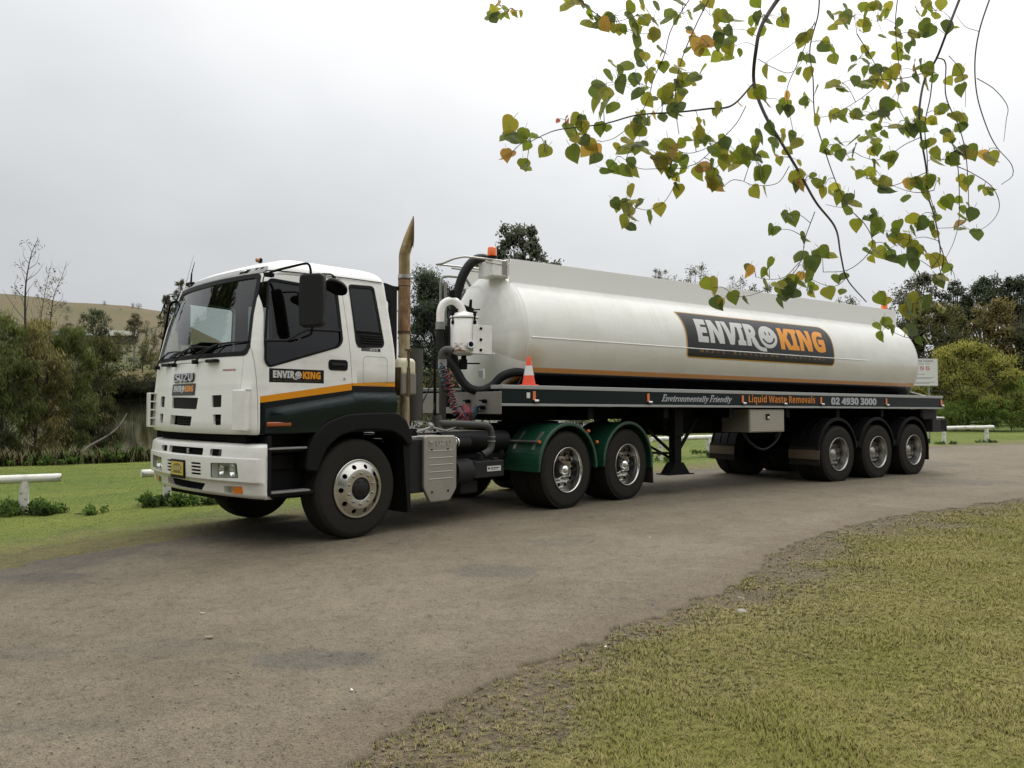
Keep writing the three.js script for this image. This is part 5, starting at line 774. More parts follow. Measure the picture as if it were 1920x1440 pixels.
// --- things that hang between truck and trailer, and the cone on the rail
const fromTruck = (x, y, z) => V3(x, y, z).applyAxisAngle(V3(0, 1, 0), TA).add(truck.position);
function coil(name, label, path, r, turns, wire, m) {
  const c = curve(path), fr = c.computeFrenetFrames(400), pts = [];
  for (let i = 0; i <= 400; i++) { const t = i / 400, o = c.getPointAt(t), a = t * turns * 2 * PI, k = r * sstep(0, 0.05, t) * sstep(1, 0.95, t); pts.push(o.addScaledVector(fr.normals[i], k * Math.cos(a)).addScaledVector(fr.binormals[i], k * Math.sin(a))); }
  const g = new THREE.TubeGeometry(new THREE.CatmullRomCurve3(pts), 900, wire, 6), o = new THREE.Mesh(g, m); o.name = numbered(name); tag(o, label, 'air hose', 'coiled hoses between cab and tanker'); scene.add(o);
}
coil('coiled_air_hose', 'red coiled air hose hanging between the cab and the tanker', [fromTruck(1.60, 1.86, 0.72), fromTruck(1.66, 1.66, 0.74), fromTruck(1.70, 1.42, 0.76), fromTruck(1.78, 1.24, 0.78), fromTruck(1.95, 1.25, 0.76), inTrailer(-1.45, 1.33, 0.60), inTrailer(-1.38, 1.345, 0.40)], 0.050, 22, 0.0105, mat([0.15, 0.010, 0.014], 0.4));
coil('coiled_air_hose', 'blue grey coiled air hose hanging beside the red one', [fromTruck(1.56, 1.90, 0.70), fromTruck(1.74, 1.66, 0.60), fromTruck(1.84, 1.42, 0.62), fromTruck(1.92, 1.25, 0.64), fromTruck(2.05, 1.24, 0.70), inTrailer(-1.42, 1.32, 0.75), inTrailer(-1.38, 1.35, 0.86)], 0.048, 22, 0.0105, mat([0.028, 0.062, 0.085], 0.4));
{
  const p = inTrailer(-0.805, 1.641, 1.115), cone = thing('traffic_cone', 'small orange traffic cone with a white band standing on the trailer side rail', 'traffic cone', p.toArray(), SA);
  const R = (y) => lerp(0.092, 0.023, (y - 0.012) / 0.365), seg = (a, b) => upright([[R(a), a], [R(b), b]], 40), og = mat([0.88, 0.085, 0.03], 0.5);
  part(cone, 'cone_base', box(0.186, 0.014, 0.186, 0, 0.007, 0, 0.006), og);
  part(cone, 'cone_body', [upright([[R(0.012), 0.012], [R(0.135), 0.135]], 40), upright([[R(0.265), 0.265], [R(0.372), 0.372], [0.018, 0.382], [0.0, 0.382]], 40)], og);
  part(cone, 'reflective_band', seg(0.135, 0.265), mat([0.70, 0.70, 0.68], 0.4));
}

// ------------------------------------------------------------------ white log rails along the drive
const railTex = dataTex(512, (i, j) => { const v = grime[j * 512 + i], w = grime[((j * 3) % 512) * 512 + (i >> 2)], chip = v + w * 0.6 > 0.92; const q = 0.93 - 0.16 * clamp(w * 0.9 + v * 0.4); return chip ? [0.5, 0.47, 0.42] : [q, q * 0.995, q * 0.97]; }, true);
const railPaint = mat([0.84, 0.84, 0.82], 0.6, 0, { map: railTex });
function logRail(label, a, b, posts, r, yTop, lean = 0) {  // a, b: [x, d] of the ends; posts: shares of the way
  const A = V3(a[0], 0, -a[1]), B = V3(b[0], 0, -b[1]), L = A.distanceTo(B), t = thing('log_rail', label, 'rail', A.toArray(), Math.atan2(-(B.z - A.z), B.x - A.x), 'white log rails along the drive');
  const g = new THREE.CylinderGeometry(r, r, L, 24, 24), p = g.attributes.position; g.rotateZ(PI / 2).translate(L / 2, yTop - r, 0);
  for (let i = 0; i < p.count; i++) { const x = p.getX(i), k = 1 + 0.03 * noise(x * 2, L); p.setY(i, yTop - r + (p.getY(i) - yTop + r) * k + 0.006 * noise(x * 1.3, 4)); p.setZ(i, p.getZ(i) * k); }
  g.computeVertexNormals(); part(t, 'rail_log', g, railPaint);
  for (const q of posts) { const post = rod([L * q, -0.06, 0], [L * q + 0.01, yTop - r * 1.4, 0], r * 1.06, r * 0.98, 20); part(t, 'post', post, railPaint); }
  return t;
}
const gd = (px, py) => { const q = at(px, py, 1).sub(V3(0, EYE, 0)), k = -EYE / q.y; return [q.x * k, -q.z * k]; };
{
  const p1 = gd(43, 963), p2 = gd(312, 946), p3 = gd(1238, 862), p4 = gd(1328, 856), p5 = gd(1770, 832), p6 = gd(1850, 829);
  const dir = [0.82, 0.572], mv = (p, k) => [p[0] + dir[0] * k, p[1] + dir[1] * k];
  logRail('white log rail before the river with its post at the edge of the view', mv(p1, -1.9), mv(p1, 0.42), [0.10, 0.82], 0.056, 0.50);
  logRail('white log rail ending beside the front bumper of the truck', mv(p2, -0.33), mv(p2, 3.2), [0.093, 0.9], 0.055, 0.505);
  const d2 = [p4[0] - p3[0], p4[1] - p3[1]], l2 = Math.hypot(...d2), m2 = (p, k) => [p[0] + d2[0] / l2 * k, p[1] + d2[1] / l2 * k];
  logRail('white log rail seen under the trailer behind its landing legs', m2(p3, -0.35), m2(p4, 0.3), [0.35 / (l2 + 0.65), (l2 + 0.35) / (l2 + 0.65)], 0.062, 0.60);
  const d3 = [p6[0] - p5[0], p6[1] - p5[1]], l3 = Math.hypot(...d3), m3 = (p, k) => [p[0] + d3[0] / l3 * k, p[1] + d3[1] / l3 * k];
  logRail('white log rail on the lawn past the rear end of the trailer', m3(p5, -0.6), m3(p6, 0.45), [0.6 / (l3 + 1.05), (l3 + 0.6) / (l3 + 1.05)], 0.072, 0.66);
}
// council notice board behind the trailer's tail
{
  const D = 33, c = at(1722, 698, D), b = thing('notice_board', 'white notice board on a post behind the rear of the tank', 'sign', [c.x, 0, c.z], 0.10);
  const W = 1.75, H = 1.18, tex = canvasTex(512, 346, (g, w, h) => { g.fillStyle = '#d5d6d3'; g.fillRect(0, 0, w, h); g.fillStyle = '#4a4d55'; g.font = 'bold 34px sans-serif'; g.fillText('SINGLETON SHIRE COUNCIL', 20, 40, 440); g.font = '24px sans-serif'; g.fillText('PUBLIC RESERVE   RULES', 150, 72, 320); for (const x of [300, 378]) { g.lineWidth = 9; g.strokeStyle = '#b05560'; g.beginPath(); g.arc(x, 122, 23, 0, 7); g.moveTo(x - 16, 106); g.lineTo(x + 16, 138); g.stroke(); } g.fillStyle = '#8b8d92'; for (const [y, l] of [[196, 300], [238, 420], [252, 380], [300, 430], [314, 360]]) g.fillRect(40, y, l, 7); });
  part(b, 'board', span(-W / 2, W / 2, c.y - H / 2, c.y + H / 2, -0.02, 0.02, 0.004), M.greyPaint); part(b, 'board_face', drape(rect(-W / 2 + 0.02, W / 2 - 0.02, c.y - H / 2 + 0.02, c.y + H / 2 - 0.02), (x, y) => [x, y, 0.024], 1), mat([1, 1, 1], 0.4, 0, { map: tex }));
  for (const x of [-0.62, 0.50]) part(b, 'post', rod([x, -0.1, -0.05], [x, c.y + H / 2, -0.05], 0.035), M.galv);
}

// ------------------------------------------------------------------ trees and bushes
const leafMat = (gain) => phys([gain, gain, gain * 0.92], 1, 0, { vertexColors: true, specularIntensity: 0.3, side: THREE.DoubleSide, transmission: 0.4, thickness: 0 });
const LEAF = leafMat(2.6), BARK = mat([0.075, 0.062, 0.050], 0.95, 0, { map: grimeMap }), BARKPALE = mat([0.20, 0.18, 0.155], 0.9, 0, { map: grimeMap }), GREYWOOD = mat([0.105, 0.09, 0.075], 0.95), TWIG = mat([0.055, 0.045, 0.04], 0.95);
// many leaf-sized blades gathered in clumps; each blade a bent diamond of two triangles
function foliage(r, clumps, o) {
  const n = clumps.reduce((s, c) => s + c.n, 0), P = new Float32Array(n * 12), N = new Float32Array(n * 12), C = new Float32Array(n * 12), I = new Uint32Array(n * 6); let k = 0;
  const a = V3(), b = V3(), nn = V3(), q = V3();
  for (const c of clumps) {
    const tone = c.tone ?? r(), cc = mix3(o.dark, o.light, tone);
    for (let i = 0; i < c.n; i++) {
      let x, y, z, rr; do { x = r() * 2 - 1; y = r() * 2 - 1; z = r() * 2 - 1; rr = x * x + y * y + z * z; } while (rr > 1); const e = Math.pow(Math.max(rr, 0.001), o.shell ?? 0.2) / Math.sqrt(Math.max(rr, 0.001)) * Math.sqrt(rr); { const sp = e * (0.55 + 0.9 * r()); x *= sp; y *= sp; z *= sp; }
      q.set(c.x + x * c.rx, c.y + y * c.ry, c.z + z * c.rz);
      a.set(r() * 2 - 1, r() * 2 - 1, r() * 2 - 1); if (o.droop) a.lerp(V3(0.25 * x, -1, 0.25 * z), o.droop); if (o.up) a.lerp(V3(0.5 * x, 1, 0.5 * z), o.up); a.normalize();
      nn.set(r() - 0.5 + x * 0.8, r() - 0.1 + y * 0.6, r() - 0.5 + z * 0.8).normalize(); b.crossVectors(a, nn).normalize(); nn.crossVectors(b, a).normalize(); if (nn.y < 0 && r() < 0.7) nn.negate();
      const L = o.len * (0.6 + 0.8 * r()), W = o.wid * (0.6 + 0.8 * r()), v = 0.70 + 0.6 * r(), col = r() < (o.accentShare ?? 0) ? o.accent : cc;
      const set = (j, s, t, f) => { const m = (k * 4 + j) * 3; P[m] = q.x + a.x * L * s + b.x * W * t + nn.x * f * L * 0.12; P[m + 1] = q.y + a.y * L * s + b.y * W * t + nn.y * f * L * 0.12; P[m + 2] = q.z + a.z * L * s + b.z * W * t + nn.z * f * L * 0.12; N[m] = nn.x; N[m + 1] = nn.y; N[m + 2] = nn.z; C[m] = col[0] * v; C[m + 1] = col[1] * v; C[m + 2] = col[2] * v; };
      set(0, -0.5, 0, 0); set(1, 0.05, 0.5, 1); set(2, 0.5, 0, 0); set(3, 0.05, -0.5, 1);
      const m = k * 6, g = k * 4; I[m] = g; I[m + 1] = g + 1; I[m + 2] = g + 2; I[m + 3] = g; I[m + 4] = g + 2; I[m + 5] = g + 3; k++;
    }
  }
  const G = new THREE.BufferGeometry(); G.setAttribute('position', new THREE.BufferAttribute(P, 3)); G.setAttribute('normal', new THREE.BufferAttribute(N, 3)); G.setAttribute('color', new THREE.BufferAttribute(C, 3)); G.setIndex(new THREE.BufferAttribute(I, 1)); return G;
}
// kinds of crown: the clump centres in a crown one unit high and wide, standing on y = 0
const KINDS = {
  gum: { dark: [0.018, 0.024, 0.014], light: [0.052, 0.060, 0.032], droop: 0.35, bark: BARKPALE, clumps: 80, fill: 0.095, len: 0.030, wid: 0.016, shape: (r) => { const a = r() * 2 * PI, h = 0.42 + 0.58 * Math.pow(r(), 0.8), w = 0.40 * Math.sqrt(r()) * Math.sin(clamp((h - 0.30) / 0.75) * PI) ** 0.6; return [w * Math.cos(a), h, w * Math.sin(a)]; } },
  umbrella: { dark: [0.012, 0.018, 0.011], light: [0.036, 0.044, 0.024], droop: 0.25, bark: BARKPALE, clumps: 90, fill: 0.085, len: 0.024, wid: 0.013, shape: (r) => { const a = r() * 2 * PI, q = Math.sqrt(r()), w = 0.46 * q, h = 0.62 + 0.30 * (1 - q * q) + 0.07 * r(); return [w * Math.cos(a), h, w * Math.sin(a)]; } },
  pine: { dark: [0.012, 0.020, 0.012], light: [0.034, 0.048, 0.026], up: 0.35, bark: BARK, clumps: 170, fill: 0.062, len: 0.030, wid: 0.008, limbStep: 4, shape: (r) => { const a = r() * 2 * PI, h = 0.12 + 0.86 * r(), w = 0.40 * Math.pow(1 - h * 0.92, 0.55) * (0.75 + 0.25 * Math.sin(h * 34)) * Math.pow(r(), 0.4); return [w * Math.cos(a), h, w * Math.sin(a)]; } },
  bushy: { dark: [0.022, 0.026, 0.010], light: [0.075, 0.072, 0.026], bark: BARK, clumps: 95, fill: 0.10, len: 0.026, wid: 0.016, shape: (r) => { const a = r() * 2 * PI, h = 0.16 + 0.80 * r(), w = 0.46 * Math.sqrt(r()) * Math.pow(Math.sin(clamp((h + 0.10) / 1.12) * PI), 0.5); return [w * Math.cos(a), h, w * Math.sin(a)]; } },
  sparse: { dark: [0.045, 0.045, 0.035], light: [0.085, 0.080, 0.050], bark: TWIG, clumps: 46, fill: 0.07, len: 0.016, wid: 0.010, bare: 1, shape: (r) => { const a = r() * 2 * PI, h = 0.40 + 0.60 * r(), w = 0.44 * Math.sqrt(r()) * Math.sin(clamp((h - 0.2) / 0.85) * PI) ** 0.6; return [w * Math.cos(a), h, w * Math.sin(a)]; } },
  willow: { dark: [0.046, 0.060, 0.016], light: [0.180, 0.168, 0.042], droop: 0.55, bark: BARK, clumps: 58, fill: 0.12, len: 0.042, wid: 0.013, shape: (r) => { const a = r() * 2 * PI, h = 0.10 + 0.84 * r(), w = 0.47 * Math.sqrt(r()) * Math.sqrt(clamp(1 - Math.pow((h - 0.25) / 0.75, 2))); return [w * Math.cos(a), h, w * Math.sin(a)]; } },
  feathery: { dark: [0.022, 0.032, 0.009], light: [0.084, 0.104, 0.026], droop: 0.6, bark: BARK, clumps: 46, fill: 0.14, len: 0.085, wid: 0.0065, accent: [0.13, 0.115, 0.06], accentShare: 0.10, shape: (r) => { const a = r() * 2 * PI, h = 0.06 + 0.90 * r(), w = 0.46 * Math.sqrt(r()) * Math.pow(Math.sin(clamp((h + 0.18) / 1.2) * PI), 0.5); return [w * Math.cos(a), h, w * Math.sin(a)]; } },
};
function tree(name, label, category, kind, base, height, width, seed, o = {}) {   // base: where it stands; crown scaled to height and width
  const K = { ...KINDS[kind], ...o }, r = rngOf(seed), t = thing(name, label, category, [base.x, base.y, base.z], 0, o.group), n = Math.round(K.clumps * (o.more ?? 1)), cs = [], total = (o.leaves ?? 9000);
  const S = V3(width, height, width), tips = [];
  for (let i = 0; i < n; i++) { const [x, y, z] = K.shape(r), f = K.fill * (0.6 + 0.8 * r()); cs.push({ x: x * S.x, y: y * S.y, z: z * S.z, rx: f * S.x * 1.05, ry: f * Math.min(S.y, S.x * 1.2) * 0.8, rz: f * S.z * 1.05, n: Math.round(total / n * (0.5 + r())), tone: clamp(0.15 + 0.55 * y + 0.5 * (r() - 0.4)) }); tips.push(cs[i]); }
  const m = Math.sqrt(width * height);
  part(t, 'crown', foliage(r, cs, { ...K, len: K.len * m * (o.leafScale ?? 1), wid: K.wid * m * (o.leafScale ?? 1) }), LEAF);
  // trunk with limbs that reach into the clumps
  const gs = [], tr = (o.trunk ?? 0.026) * height, topY = height * (o.trunkTop ?? 0.62), bend = (r() - 0.5) * 0.12 * width;
  gs.push(taper([[0, -0.3, 0], [bend * 0.3, topY * 0.35, 0.02], [bend, topY * 0.75, bend * 0.5], [bend * 0.6, topY, 0]], tr, tr * 0.35, 14, 8));
  for (let i = 0; i < tips.length; i += K.bare ? 1 : (o.limbStep ?? 3)) { const c = tips[i], y0 = Math.min(topY * (0.3 + 0.6 * r()), c.y * 0.85), k = y0 / topY, x0 = bend * k; gs.push(taper([[x0, y0, 0], [lerp(x0, c.x, 0.45) + (r() - 0.5) * 0.08 * width, lerp(y0, c.y, 0.42), lerp(0, c.z, 0.45)], [c.x, c.y, c.z], [c.x * 1.06, c.y + 0.05 * height * r(), c.z * 1.06]], tr * 0.34, tr * 0.05, 8, 5)); if (K.bare) for (let j = 0; j < 9; j++) { const q = 0.55 + 0.45 * r(), s = V3(lerp(x0, c.x, q), lerp(y0, c.y, q), c.z * q), dx = (r() - 0.5) * 0.24 * width, dy = (r() - 0.25) * 0.13 * width, dz = (r() - 0.5) * 0.24 * width; gs.push(taper([s, s.clone().add(V3(dx * 0.55, dy * 0.35, dz * 0.5)), s.clone().add(V3(dx, dy, dz))], tr * 0.085, tr * 0.03, 4, 4)); } }
  part(t, 'trunk', gs, K.bark);
  return t;
}
// stand a tree so that it shows at a pixel column, from py at its top, at a depth; width in pixels of the photograph
const standY = (x, d, px) => d > 91 ? farY(px, d) : groundY(x, d);
function treeAt(name, label, category, kind, px, pyTop, wpx, depth, seed, o = {}) {
  const top = at(px, pyTop, depth), y = o.baseY ?? standY(top.x, depth, px) - 0.1;
  return tree(name, label, category, kind, V3(top.x, y, -depth), Math.max(top.y - y, wpx / FPX * depth * 0.75), wpx / FPX * depth, seed, o);
}
// --- near bank, river side: feathery river oaks and scrub
const G1 = 'feathery bushes on the river bank';
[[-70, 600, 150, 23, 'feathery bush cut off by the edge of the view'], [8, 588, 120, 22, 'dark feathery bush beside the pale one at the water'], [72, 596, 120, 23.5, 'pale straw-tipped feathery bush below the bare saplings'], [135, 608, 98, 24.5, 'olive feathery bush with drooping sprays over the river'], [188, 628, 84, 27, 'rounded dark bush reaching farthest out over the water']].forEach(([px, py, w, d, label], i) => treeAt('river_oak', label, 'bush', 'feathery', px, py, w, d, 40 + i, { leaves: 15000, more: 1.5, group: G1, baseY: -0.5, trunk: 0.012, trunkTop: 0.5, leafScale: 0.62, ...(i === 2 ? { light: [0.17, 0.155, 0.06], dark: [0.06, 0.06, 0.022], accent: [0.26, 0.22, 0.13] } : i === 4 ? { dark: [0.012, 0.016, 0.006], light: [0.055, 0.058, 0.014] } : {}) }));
// bare saplings that stand out above them
function sapling(label, pts, seed, d, r0) {
  const r = rngOf(seed), P = pts.map(([x, y]) => at(x, y, d)), t = thing('bare_sapling', label, 'tree', [P[0].x, P[0].y, P[0].z], 0, 'bare saplings above the river bushes'), L = P.map((p) => p.clone().sub(P[0])), c = curve(L), gs = [];
  part(t, 'trunk', taper(L, r0, r0 * 0.12, 24, 6), TWIG);
  for (let i = 0; i < 16; i++) { const q = 0.35 + 0.62 * i / 16, o = c.getPointAt(q), s = (i % 2 ? 1 : -1) * (0.5 + r()), l = (1 - q) * 1.3 + 0.25; gs.push(taper([o, o.clone().add(V3(s * l * 0.25, l * 0.35, (r() - 0.5) * l * 0.6)), o.clone().add(V3(s * l * 0.36, l * 0.9, (r() - 0.5) * l))], r0 * 0.22, r0 * 0.05, 5, 4)); }
  for (const g of gs) part(t, 'branch', g, TWIG);
  const cl = []; for (let i = 0; i < 12; i++) { const o = c.getPointAt(0.55 + 0.42 * r()); cl.push({ x: o.x + (r() - 0.5) * 0.6, y: o.y, z: o.z + (r() - 0.5) * 0.5, rx: 0.15, ry: 0.2, rz: 0.15, n: 7 }); }
  part(t, 'crown', foliage(r, cl, { dark: [0.05, 0.045, 0.03], light: [0.10, 0.09, 0.05], len: 0.10, wid: 0.03 }), LEAF);
}
sapling('tallest bare sapling, forked, rising above the river bushes', [[44, 720], [47, 620], [48, 540], [58, 480], [72, 446]], 5, 23, 0.050);
sapling('thin bare sapling bending over beside the tallest one', [[88, 720], [92, 640], [100, 560], [116, 520], [125, 490]], 6, 24, 0.028);
sapling('slender leaning sapling with two long bare shoots', [[62, 720], [76, 600], [90, 520], [98, 490]], 7, 25, 0.024);
// fallen grey branch over the reeds
{ const t = thing('fallen_branch', 'grey dead branch leaning out over the river from the reeds', 'branch', at(140, 858, 21.5).toArray()); const o = at(140, 858, 21.5), L = [[140, 858], [165, 838], [200, 818], [222, 800], [238, 775]].map(([x, y], i) => at(x, y, 21.5 + i * 0.7).sub(o)); part(t, 'trunk', taper(L, 0.045, 0.012, 20, 7), GREYWOOD); for (const [i, dx, dy] of [[2, 0.5, 0.35], [3, -0.3, 0.4], [3, 0.4, 0.1]]) part(t, 'branch', taper([L[i], L[i].clone().add(V3(dx * 0.5, dy * 0.7, 0)), L[i].clone().add(V3(dx, dy, 0.2))], 0.016, 0.005, 6, 5), GREYWOOD); }
// --- far bank and hill
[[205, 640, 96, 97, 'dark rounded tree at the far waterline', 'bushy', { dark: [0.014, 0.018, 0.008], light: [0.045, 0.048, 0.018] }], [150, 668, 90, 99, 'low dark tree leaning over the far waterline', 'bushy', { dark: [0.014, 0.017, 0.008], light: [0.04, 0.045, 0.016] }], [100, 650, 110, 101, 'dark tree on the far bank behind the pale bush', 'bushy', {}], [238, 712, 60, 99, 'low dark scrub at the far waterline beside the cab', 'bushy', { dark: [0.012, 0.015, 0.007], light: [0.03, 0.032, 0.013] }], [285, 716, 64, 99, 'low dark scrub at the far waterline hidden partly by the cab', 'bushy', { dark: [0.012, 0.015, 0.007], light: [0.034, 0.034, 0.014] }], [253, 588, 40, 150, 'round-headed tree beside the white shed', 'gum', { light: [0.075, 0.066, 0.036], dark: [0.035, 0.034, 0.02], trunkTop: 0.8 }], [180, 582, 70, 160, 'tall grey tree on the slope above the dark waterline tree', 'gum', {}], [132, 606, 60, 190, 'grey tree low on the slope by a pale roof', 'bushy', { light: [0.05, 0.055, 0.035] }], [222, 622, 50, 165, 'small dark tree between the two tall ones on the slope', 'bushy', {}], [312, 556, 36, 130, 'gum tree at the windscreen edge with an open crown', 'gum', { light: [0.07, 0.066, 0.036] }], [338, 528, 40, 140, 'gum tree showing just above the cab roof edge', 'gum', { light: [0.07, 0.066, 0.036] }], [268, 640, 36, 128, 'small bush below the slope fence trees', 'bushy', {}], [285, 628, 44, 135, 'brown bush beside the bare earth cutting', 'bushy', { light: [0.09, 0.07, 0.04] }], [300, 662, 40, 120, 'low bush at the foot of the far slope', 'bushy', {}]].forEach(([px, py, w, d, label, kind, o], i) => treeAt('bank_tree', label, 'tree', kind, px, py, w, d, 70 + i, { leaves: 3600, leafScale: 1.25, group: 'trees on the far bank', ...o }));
[[121, 563, 13, 342, 'single round tree on the ridge right of the saplings'], [196, 563, 9, 345, 'tiny lone tree on the crest of the hill'], [249, 567, 9, 345, 'upright tree of the pair on the hill crest'], [260, 569, 16, 345, 'wide tree of the pair on the hill crest'], [115, 576, 14, 330, 'upper tree in the gully below the ridge'], [128, 577, 16, 320, 'wider tree in the gully below the ridge'], [125, 590, 12, 290, 'lowest tree in the gully below the ridge'], [226, 578, 5, 330, 'tiny bush on the open hillside'], [70, 562, 12, 345, 'ridge tree behind the tallest sapling'], [30, 550, 16, 348, 'ridge tree at the hill shoulder'], [160, 604, 22, 240, 'round bush low on the hill above the house roof'], [190, 600, 14, 250, 'dark bush on the hill between the two slope trees'], [208, 610, 20, 230, 'bush beside the white-roofed shed'], [240, 612, 18, 240, 'bush on the hill above the white-roofed shed'], [275, 600, 22, 230, 'bush on the hill slope near the windscreen edge'], [290, 610, 26, 215, 'brown bush above the bare earth cutting']].forEach(([px, py, w, d, label], i) => treeAt('hill_tree', label, 'tree', 'bushy', px, py, w, d, 90 + i, { leaves: 700, leafScale: 1.7, dark: [0.03, 0.036, 0.03], light: [0.055, 0.062, 0.05], group: 'trees on the hill' }));
{ const c = at(229, 628, 185), s = thing('farm_shed', 'white-roofed farm shed among trees on the far slope', 'shed', [c.x, c.y - 2.2, c.z], 0.2); part(s, 'wall', span(-2.6, 2.6, 0, 1.9, -2, 2, 0), mat([0.05, 0.045, 0.04], 0.9)); part(s, 'roof', ext([[-2.9, 1.85], [2.9, 1.85], [2.7, 3.0], [-2.7, 3.0]], 4.6, -2.3), mat([0.74, 0.74, 0.66], 0.6)); }
{ const c = at(140, 628, 200), s = thing('farmhouse_roof', 'low grey roof of a house behind the slope trees', 'house', [c.x, c.y - 2.6, c.z], -0.1); part(s, 'wall', span(-5, 5, 0, 2.2, -3, 3, 0), mat([0.22, 0.20, 0.18], 0.9)); part(s, 'roof', ext([[-5.5, 2.2], [5.5, 2.2], [4.2, 3.6], [-4.2, 3.6]], 7, -3.5), mat([0.30, 0.31, 0.32], 0.6)); }
{ const t = thing('paddock_fence', 'weathered post and rail fence along the far slope', 'fence', [0, 0, 0]), P = []; for (let i = 0; i < 9; i++) { const px = 236 + i * 9, d = 148; P.push(V3((px - 960) / FPX * d, farY(px, d), -d)); } const gm = mat([0.20, 0.19, 0.17], 0.9); P.forEach((p, i) => { part(t, 'post', rod([p.x, p.y - 0.1, p.z], [p.x, p.y + 1.25, p.z], 0.09, 0.08, 6), gm); if (i) for (const h of [0.5, 1.05]) part(t, 'fence_rail', rod([P[i - 1].x, P[i - 1].y + h, P[i - 1].z], [p.x, p.y + h, p.z], 0.06, 0.06, 5), gm); }); }
[[150, 700, 70, 'leftmost dark scrub clump at the far waterline'], [196, 704, 64, 'second dark scrub clump at the far waterline'], [262, 700, 70, 'taller dark scrub clump at the far waterline by the cab'], [310, 708, 70, 'dark scrub clump at the far waterline behind the cab edge'], [352, 704, 70, 'dark scrub clump at the far waterline seen through the cab'], [96, 700, 80, 'dark scrub clump at the far waterline behind the pale bush']].forEach(([px, py, w, label], i) => treeAt('waterline_scrub', label, 'bush', 'bushy', px, py, w, 99.5, 240 + i, { leaves: 2600, leafScale: 1.1, baseY: farY(px, 98) - 0.3, trunk: 0.01, dark: [0.008, 0.010, 0.005], light: [0.026, 0.028, 0.011], group: 'dark scrub along the far waterline' }));
// --- behind the truck and trailer
const G2 = 'trees behind the truck';
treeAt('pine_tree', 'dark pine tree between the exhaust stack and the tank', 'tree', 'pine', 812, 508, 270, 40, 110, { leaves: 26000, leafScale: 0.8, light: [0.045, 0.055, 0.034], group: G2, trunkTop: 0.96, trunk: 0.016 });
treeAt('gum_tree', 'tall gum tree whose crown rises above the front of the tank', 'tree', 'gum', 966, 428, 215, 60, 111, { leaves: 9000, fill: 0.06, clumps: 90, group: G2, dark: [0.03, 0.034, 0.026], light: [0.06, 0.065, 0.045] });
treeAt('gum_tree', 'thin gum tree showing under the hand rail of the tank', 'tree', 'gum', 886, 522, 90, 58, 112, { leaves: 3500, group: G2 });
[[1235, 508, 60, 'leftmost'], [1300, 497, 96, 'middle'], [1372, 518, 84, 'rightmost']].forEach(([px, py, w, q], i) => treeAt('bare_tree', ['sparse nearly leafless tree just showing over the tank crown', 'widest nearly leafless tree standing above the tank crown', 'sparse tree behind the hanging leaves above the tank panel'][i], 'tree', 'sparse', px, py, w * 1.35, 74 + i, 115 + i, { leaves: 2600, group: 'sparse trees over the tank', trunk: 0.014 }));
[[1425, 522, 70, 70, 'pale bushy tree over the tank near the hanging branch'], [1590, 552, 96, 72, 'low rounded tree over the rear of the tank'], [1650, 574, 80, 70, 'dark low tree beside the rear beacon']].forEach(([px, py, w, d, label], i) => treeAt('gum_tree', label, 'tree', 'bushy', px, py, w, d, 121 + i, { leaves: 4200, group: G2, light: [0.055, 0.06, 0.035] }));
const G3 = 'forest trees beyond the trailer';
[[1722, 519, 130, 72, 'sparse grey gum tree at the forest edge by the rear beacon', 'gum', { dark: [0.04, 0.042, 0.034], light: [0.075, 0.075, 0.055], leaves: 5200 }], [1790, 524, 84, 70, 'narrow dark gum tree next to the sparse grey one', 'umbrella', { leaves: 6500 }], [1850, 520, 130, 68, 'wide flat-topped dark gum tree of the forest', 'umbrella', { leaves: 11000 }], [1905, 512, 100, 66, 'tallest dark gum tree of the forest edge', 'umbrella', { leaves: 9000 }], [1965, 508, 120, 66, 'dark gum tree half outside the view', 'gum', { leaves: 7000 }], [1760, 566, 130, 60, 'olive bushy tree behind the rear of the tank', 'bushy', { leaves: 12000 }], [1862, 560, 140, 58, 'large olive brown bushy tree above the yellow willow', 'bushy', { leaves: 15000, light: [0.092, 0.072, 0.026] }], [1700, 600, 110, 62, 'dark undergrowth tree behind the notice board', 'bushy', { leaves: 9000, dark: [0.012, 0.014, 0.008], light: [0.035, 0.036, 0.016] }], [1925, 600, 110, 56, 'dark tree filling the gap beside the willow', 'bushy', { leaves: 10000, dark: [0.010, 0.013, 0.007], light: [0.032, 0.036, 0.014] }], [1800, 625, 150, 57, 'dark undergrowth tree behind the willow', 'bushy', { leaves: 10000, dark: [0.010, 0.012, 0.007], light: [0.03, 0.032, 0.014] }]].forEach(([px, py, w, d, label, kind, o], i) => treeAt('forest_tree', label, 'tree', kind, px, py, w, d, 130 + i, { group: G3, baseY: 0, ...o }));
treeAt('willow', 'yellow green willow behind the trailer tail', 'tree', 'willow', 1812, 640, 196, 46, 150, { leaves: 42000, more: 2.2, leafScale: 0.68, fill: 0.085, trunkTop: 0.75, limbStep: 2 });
[[1895, 712, 90, 45, 'bright green bush at the lawn edge by the willow'], [1945, 690, 110, 47, 'green bush half outside the view'], [1790, 748, 80, 44, 'low green bush behind the white rail'], [1862, 752, 90, 43.5, 'low leafy bush under the willow']].forEach(([px, py, w, d, label], i) => treeAt('lawn_bush', label, 'bush', 'bushy', px, py, w, d, 160 + i, { leaves: 7000, baseY: -0.1, trunk: 0.01, dark: [0.030, 0.050, 0.010], light: [0.085, 0.125, 0.022], group: 'green bushes at the lawn edge' }));
